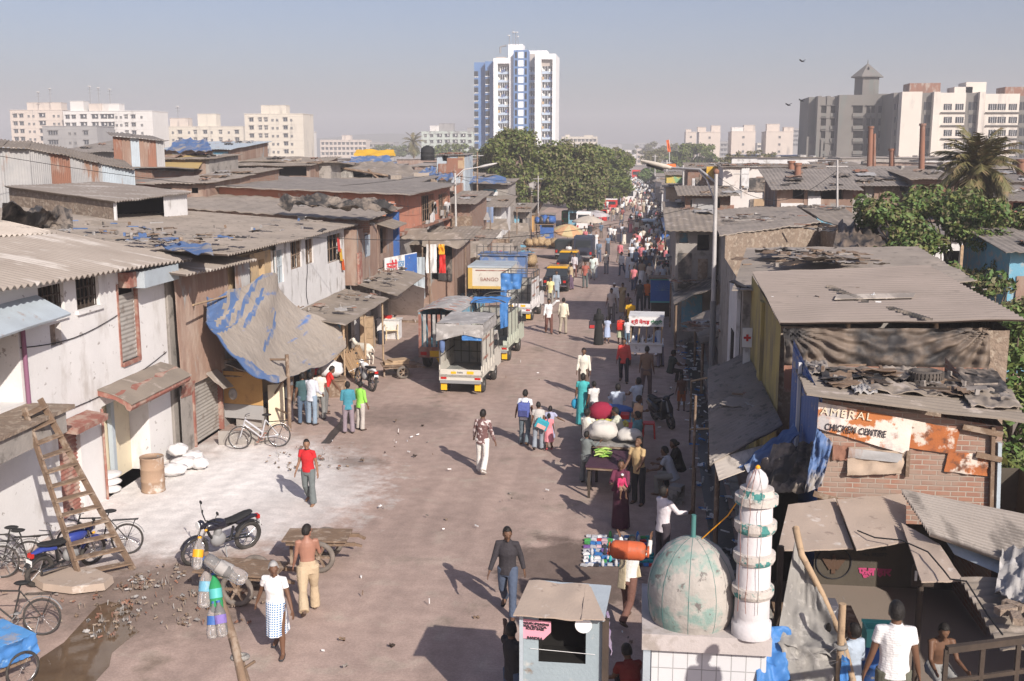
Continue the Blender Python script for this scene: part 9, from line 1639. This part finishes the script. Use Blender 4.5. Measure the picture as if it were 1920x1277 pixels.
c4=G(1140,835); t=cart('cart with a crimson covered basket and watermelon slices',(c4.x,c4.y+.1,0),R(-3),1.,1.4,.8,M['skyblue']); P(MB().lathe([(.28,0),(.36,.1),(.34,.28),(.2,.42),(.02,.46)],18),'covered_basket',mat('crimson_cloth',(.30,.02,.05),(.24,.016,.04),4),t,loc=(-.2,-.2,.84)); P(MB().box((.35,-.3,.84),(.6,.1,.93)).box((.36,-.29,.93),(.59,.09,.96)),'melon_tray',M['red'],t); P(MB().ball((.1,.35,.95),(.6,.3,.16),14,8),'blue_sheet',M['blue'],t)
g=G(1216,820); t=T('stool','red plastic stool beside the black scooter','stool',tuple(g)); P(MB().box((-.16,-.16,.42),(.16,.16,.46)).lathe([(.06,.461),(.05,.463)],12),'seat',M['red'],t)
for x,y in((-1,-1),(1,-1),(1,1),(-1,1)): P(MB().loft([[V((x*.15+a*.03,y*.15+b*.03,z)) for a,b in((-1,-1),(1,-1),(1,1),(-1,1))] for z in(.42,)]+[[V((x*.18+a*.025,y*.18+b*.025,0)) for a,b in((-1,-1),(1,-1),(1,1),(-1,1))]]),'leg',M['red'],t)
for i in range(5): g=G(1262,945); one(MB().cb((0,0,.06),(.42-.03*i,.30,.11),0,.1*i),'stone_block',M['plaster'],['lowest flat stone','second stone','third stone','fourth stone','topmost stone'][i]+' of the pile the checked-shirt vendor sits on','stone',(g.x+.02*i,g.y+.05,.085*i if i<4 else .34),.2*i)
# ice cart
def icecart():
    g=G(1210,690); t=T('ice_cart','white ice cream cart with a Hindi name board above its bottles','cart',(g.x,g.y,0),R(-2)); w=.62; P(MB().box((-w,-.1,.62),(w,1.1,.95)).box((-w-.05,-.16,.95),(w+.05,1.15,1.0)),'body',M['white'],t)
    for x in(-w+.03,w-.03):
        for y in(-.08,1.05): P(MB().tube([(x,y,1),(x,y,2.0)],.025,6),'post',M['woodpale'],t)
    for k in range(3): P(MB().tube([(-.3+k*.3,-.06,1.0),(-.25+k*.28,-.05,1.75)],.03,6),'roller_post',M['woodpale'],t)
    P(MB().box((-w-.06,-.2,2.0),(w+.06,1.2,2.06)),'roof',M['whitedirt'],t); P(MB().box((-w-.04,-.22,1.68),(w+.04,-.19,2.0)),'name_board',M['white'],t); o=WL(t)
    a=put_text(t,'lettering','श्री मेवाड़',.3,INKR,o,(1,0,0),(0,0,1),.01,fit=.70,fith=.24); a.location=(-.22,-.235,1.84); a=put_text(t,'lettering','कोल्ड्रिंक',.3,M['green'],o,(1,0,0),(0,0,1),.008,fit=.44,fith=.22); a.location=(.40,-.235,1.84)
    r=random.Random(2)
    for k in range(9): one(MB().lathe([(.035,0),(.04,.02),(.04,.16),(.015,.22),(.015,.27)],8),'bottle',[M['paper'],M['blue'],M['glass']][k%3],['white bottle on the ice cart counter','blue bottle on the ice cart counter','dark bottle on the ice cart counter'][k%3],'bottle',tuple(o+V((-.5+k*.125,r.uniform(.05,.5),1.003))),0,'bottles on the ice cart counter')
    for x in(-w,w): spokewheel(t,(x,.4,.36),.34,.025)
    for s in(-1,1): P(MB().ball((s*.4,-.1,.55),(.07,.03,.07),10,7),'bell',M['chrome'],t)
icecart()
def bluestall():
    a=PY(1219,590,54.5);b=PY(1262,590,54.5); t=T('blue_stall','blue painted stall box with a brown board roof facing the camera','stall',((a.x+b.x)/2,54.5,0)); w=(b.x-a.x)/2; P(MB().box((-w,0,.75),(w,.9,1.95)),'box',M['blue2'],t); P(MB().box((-w-.1,-.12,1.95),(w+.1,1,2.02)),'roof',M['wood'],t); P(MB().box((-w+.05,.05,.0),(w-.05,.85,.75)),'base',M['darkwood'],t); P(MB().box((-w-.02,-.04,.72),(w+.02,0,.80)).box((-w-.02,-.04,1.88),(w+.02,0,1.94)),'trim',M['teal'],t); m=MB()
    for k in range(10): A=PI*k/9; m.beam((0,-.012,1.35),(.38*math.cos(A),-.012,1.35+.38*math.sin(A)),.02,.006)
    P(m,'painted_rays',M['skyblue'],t)
bluestall()
# street stalls further up
def umbrella(label,u,v,Y,rad,c1,c2,tilt=0.):
    p=PY(u,v,Y); t=T('umbrella',label,'umbrella',(p.x,Y,0),.4); t.rotation_euler.x=tilt; P(MB().tube([(0,0,0),(0,0,p.z+.1)],.03,6),'pole',M['wood'],t); m=MB(); n=16
    for k in range(n):
        a0,a1=2*PI*k/n,2*PI*(k+1)/n; q=[[(0,0,p.z)]]+[[(rad*f*math.cos(a),rad*f*math.sin(a),p.z-.55*f**1.6) for a in(a0,a1)] for f in(.4,.75,1)]
        m.face([q[0][0],q[1][0],q[1][1]],k//2%2); m.face([q[1][0],q[2][0],q[2][1],q[1][1]],k//2%2); m.face([q[2][0],q[3][0],q[3][1],q[2][1]],k//2%2); m.face([q[3][0],(q[3][0][0],q[3][0][1],q[3][0][2]-.12),(q[3][1][0],q[3][1][1],q[3][1][2]-.12),q[3][1]],k//2%2)
    P(m,'canopy',[cl(c1),cl(c2)],t)
umbrella('large tilted orange and yellow patched umbrella over a stall',1062,418,92,1.25,(.52,.30,.16),(.50,.40,.22),R(18))
umbrella('broad cream umbrella by the white box van',1103,404,106,1.6,(.55,.48,.40),(.50,.44,.37)); umbrella('pale grey umbrella behind the cream umbrella',1118,394,116,1.5,(.52,.48,.47),(.45,.42,.43))
def heapstall(label,u0,u1,v0,v1,Y,mm,n,seed,dep=1.6):
    a=PY(u0,v1,Y);b=PY(u1,v1,Y);z1=PY(u0,v0,Y).z; t=T('goods_stall',label,'stall',((a.x+b.x)/2,Y,0)); w=(b.x-a.x)/2; zt=max(.5,z1-.75); P(MB().box((-w,0,zt-.08),(w,dep,zt)),'table_top',M['wood'],t)
    for x in(-w+.05,w-.05):
        for y in(.05,dep-.05): P(MB().box((x-.04,y-.04,0),(x+.04,y+.04,zt-.08)),'leg',M['wood'],t)
    r=random.Random(seed)
    for k in range(n):
        x=-w+.25+(2*w-.5)*((k%5)/4.); y=.3+(k//5)*.5; one(sackmesh(k+seed,w*.3,.55,.34+.05*(k%3)),'goods_sack',mm[k%len(mm)],label.replace(' piled','').replace('shaded stall with sacks','sacks')[:75].rsplit(' ',1)[0]+', sack %s'%['nearest the left end','left of centre','in the middle','right of centre','nearest the right end'][k%5],'sack',((a.x+b.x)/2+x,Y+y,zt+(k//5)*.12),r.uniform(-.4,.4))
    return t
M_J=mat('jute',(.36,.25,.14),(.29,.20,.11),5,c3=(.42,.32,.19),s3=9,bump=.4,bs=30)
heapstall('long stall piled with brown jute bundles',985,1045,446,480,84,[M_J],5,2); heapstall('front stall of rag bundles behind the mini trucks',955,1005,478,510,66,[M_J,M['tarpgrey']],5,4); heapstall('dark stall with cloth bales under the trees',1002,1040,405,440,100,[M['blue'],M['tarpblack']],5,6)
for (u0,u1,v0,Y,h,mm,l) in [(900,985,478,61,1.2,'tarpblue','bright blue tarp-wrapped load in a barred cage behind the BANGO board'),(1013,1040,402,104,1.6,'blue','blue painted booth under the street trees'),(1066,1090,394,118,1.6,'skyblue','sky blue booth beyond the booth under the trees'),(1106,1128,372,140,2.2,'skyblue','bright blue hoarding among the far tree trunks'),(978,1000,403,112,2.2,'ply','orange brown booth at the tree trunk'),(1125,1138,392,132,1.6,'red','red booth at the crowd edge'),(800,818,510,60,2.0,'skyblue','narrow blue cabinet at the left shop front')]:
    a=PY(u0,v0,Y);b=PY(u1,v0,Y); t=T('street_booth',l,'booth',((a.x+b.x)/2,Y,0)); w=(b.x-a.x)/2; z=max(a.z,.9); m=MB(); m.facade((-w,0),(1,0),2*w,0,z,[(.15*w,1.85*w,z*.45,z*.85,.3)] if h<2 and 'load' not in l else [],mi=0); m.face([(w,0,0),(w,1.3,0),(w,1.3,z),(w,0,z)],0); m.face([(-w,1.3,0),(-w,0,0),(-w,0,z),(-w,1.3,z)],0); P(m,'body',[M[mm],M['dark']],t); P(MB().sheet((-w-.12,-.15,z+.03),(w+.12,-.15,z+.03),(w+.12,1.4,z+.1),(-w-.12,1.4,z+.1),8,6,lambda u,v:.06*nz(u*4,v*4,Y),.04),'roof',M['roof2'] if 'load' not in l else M['tarpblue'],t)
# birds
def bird(label,p,rz,fly=False,s=1.):
    B=MB(); B.tube([(0,-.22*s,.07*s),(0,-.1*s,.09*s),(0,.05*s,.13*s),(0,.13*s,.19*s),(0,.2*s,.19*s),(0,.26*s,.18*s)],[(.03*s,.008*s),(.04*s,.03*s),(.065*s,.065*s),(.04*s,.045*s),(.032*s,.035*s),.006*s],8)
    if fly:
        for q in(-1,1): B.sheet((q*.02*s,-.06*s,.12*s),(q*.02*s,.1*s,.12*s),(q*.42*s,.02*s,.26*s),(q*.40*s,-.08*s,.25*s),4,4,None,.01*s)
    else: B.tube([(.02*s,0,.08*s),(.02*s,0.02*s,0)],.006*s,4).tube([(-.02*s,0,.08*s),(-.02*s,.02*s,0)],.006*s,4)
    one(B,'crow',flat('crow_black',(.02,.02,.024),.5),label,'bird',tuple(p),rz)
bird('black crow perched on the edge of the big right roof',PZ(1388,545,4.82),R(70),s=1.15); bird('black crow perched on the grey roof eave above the white house',PX(599,441,-11.7),R(-60),s=1.1)
for u,v,l in [(1504,118,'highest bird flying over the concrete block'),(1503,192,'small bird flying left of the concrete turret'),(1478,200,'lowest bird flying left of the concrete block')]: bird(l,PY(u,v,120),R(50),True,1.4)
# overhead wires
for (a,b,l) in [(PY(-60,330,40)+V((0,0,1.0)),PY(853,322,66),'sagging cable from the left lamp across the roofs'),(PY(853,330,66),PY(1250,303,110),'long cable crossing the street to the far pole'),(PY(1343,330,46),PY(1570,320,52),'cable from the right lamp to the thin white pole')]:
    one(MB().tube([mixv(a,b,k/16)-V((0,0,1.2*math.sin(PI*k/16))) for k in range(17)],.012,4),'cable',M['black'],l,'cable',tuple(a),wld=True)
src=next(o for o in COL.objects if o.name.startswith('motorbike') and 'white tank' in o.get('label',''))
for i in range(26):
    c=copy_tree(src); y=84+i*3.6; c.location=(2.05+.25*math.sin(i*2.1),y,0); c.rotation_euler=(0,R(8),R(75+12*math.sin(i*1.7))); mark(c,'motorbike parked in the long row along the far right kerb','motorbike','motorbikes parked along the far right kerb')
heapstall('shaded sack stall on the right kerb',1225,1262,500,535,66,[M['sackpale'],M['tarpgrey']],5,9,1.2); heapstall('far stall with blue bales by parked bikes',1226,1256,440,462,90,[M['blue'],M['sackpale']],5,12,1.2)
for (a,b,l) in [((-12,36,5.4),(3.2,46,6.2),'thin cable crossing the street above the mini trucks'),((-11.4,66,6.8),(3.2,62,4.6),'cable crossing from the left lamp to the shaded shops'),((-11.5,50.5,5.8),(-11.3,66,6.6),'cable along the pink building to the left lamp'),((3.1,46.5,6.8),(2.9,92,5.6),'cable running up the right side from the tall lamp'),((2.9,92,5.5),(-11,98,5.2),'far cable sagging over the crowd')]:
    one(MB().tube([mixv(a,b,k/16)-V((0,0,.7*math.sin(PI*k/16))) for k in range(17)],.011,4),'cable',M['black'],l,'cable',a,wld=True)
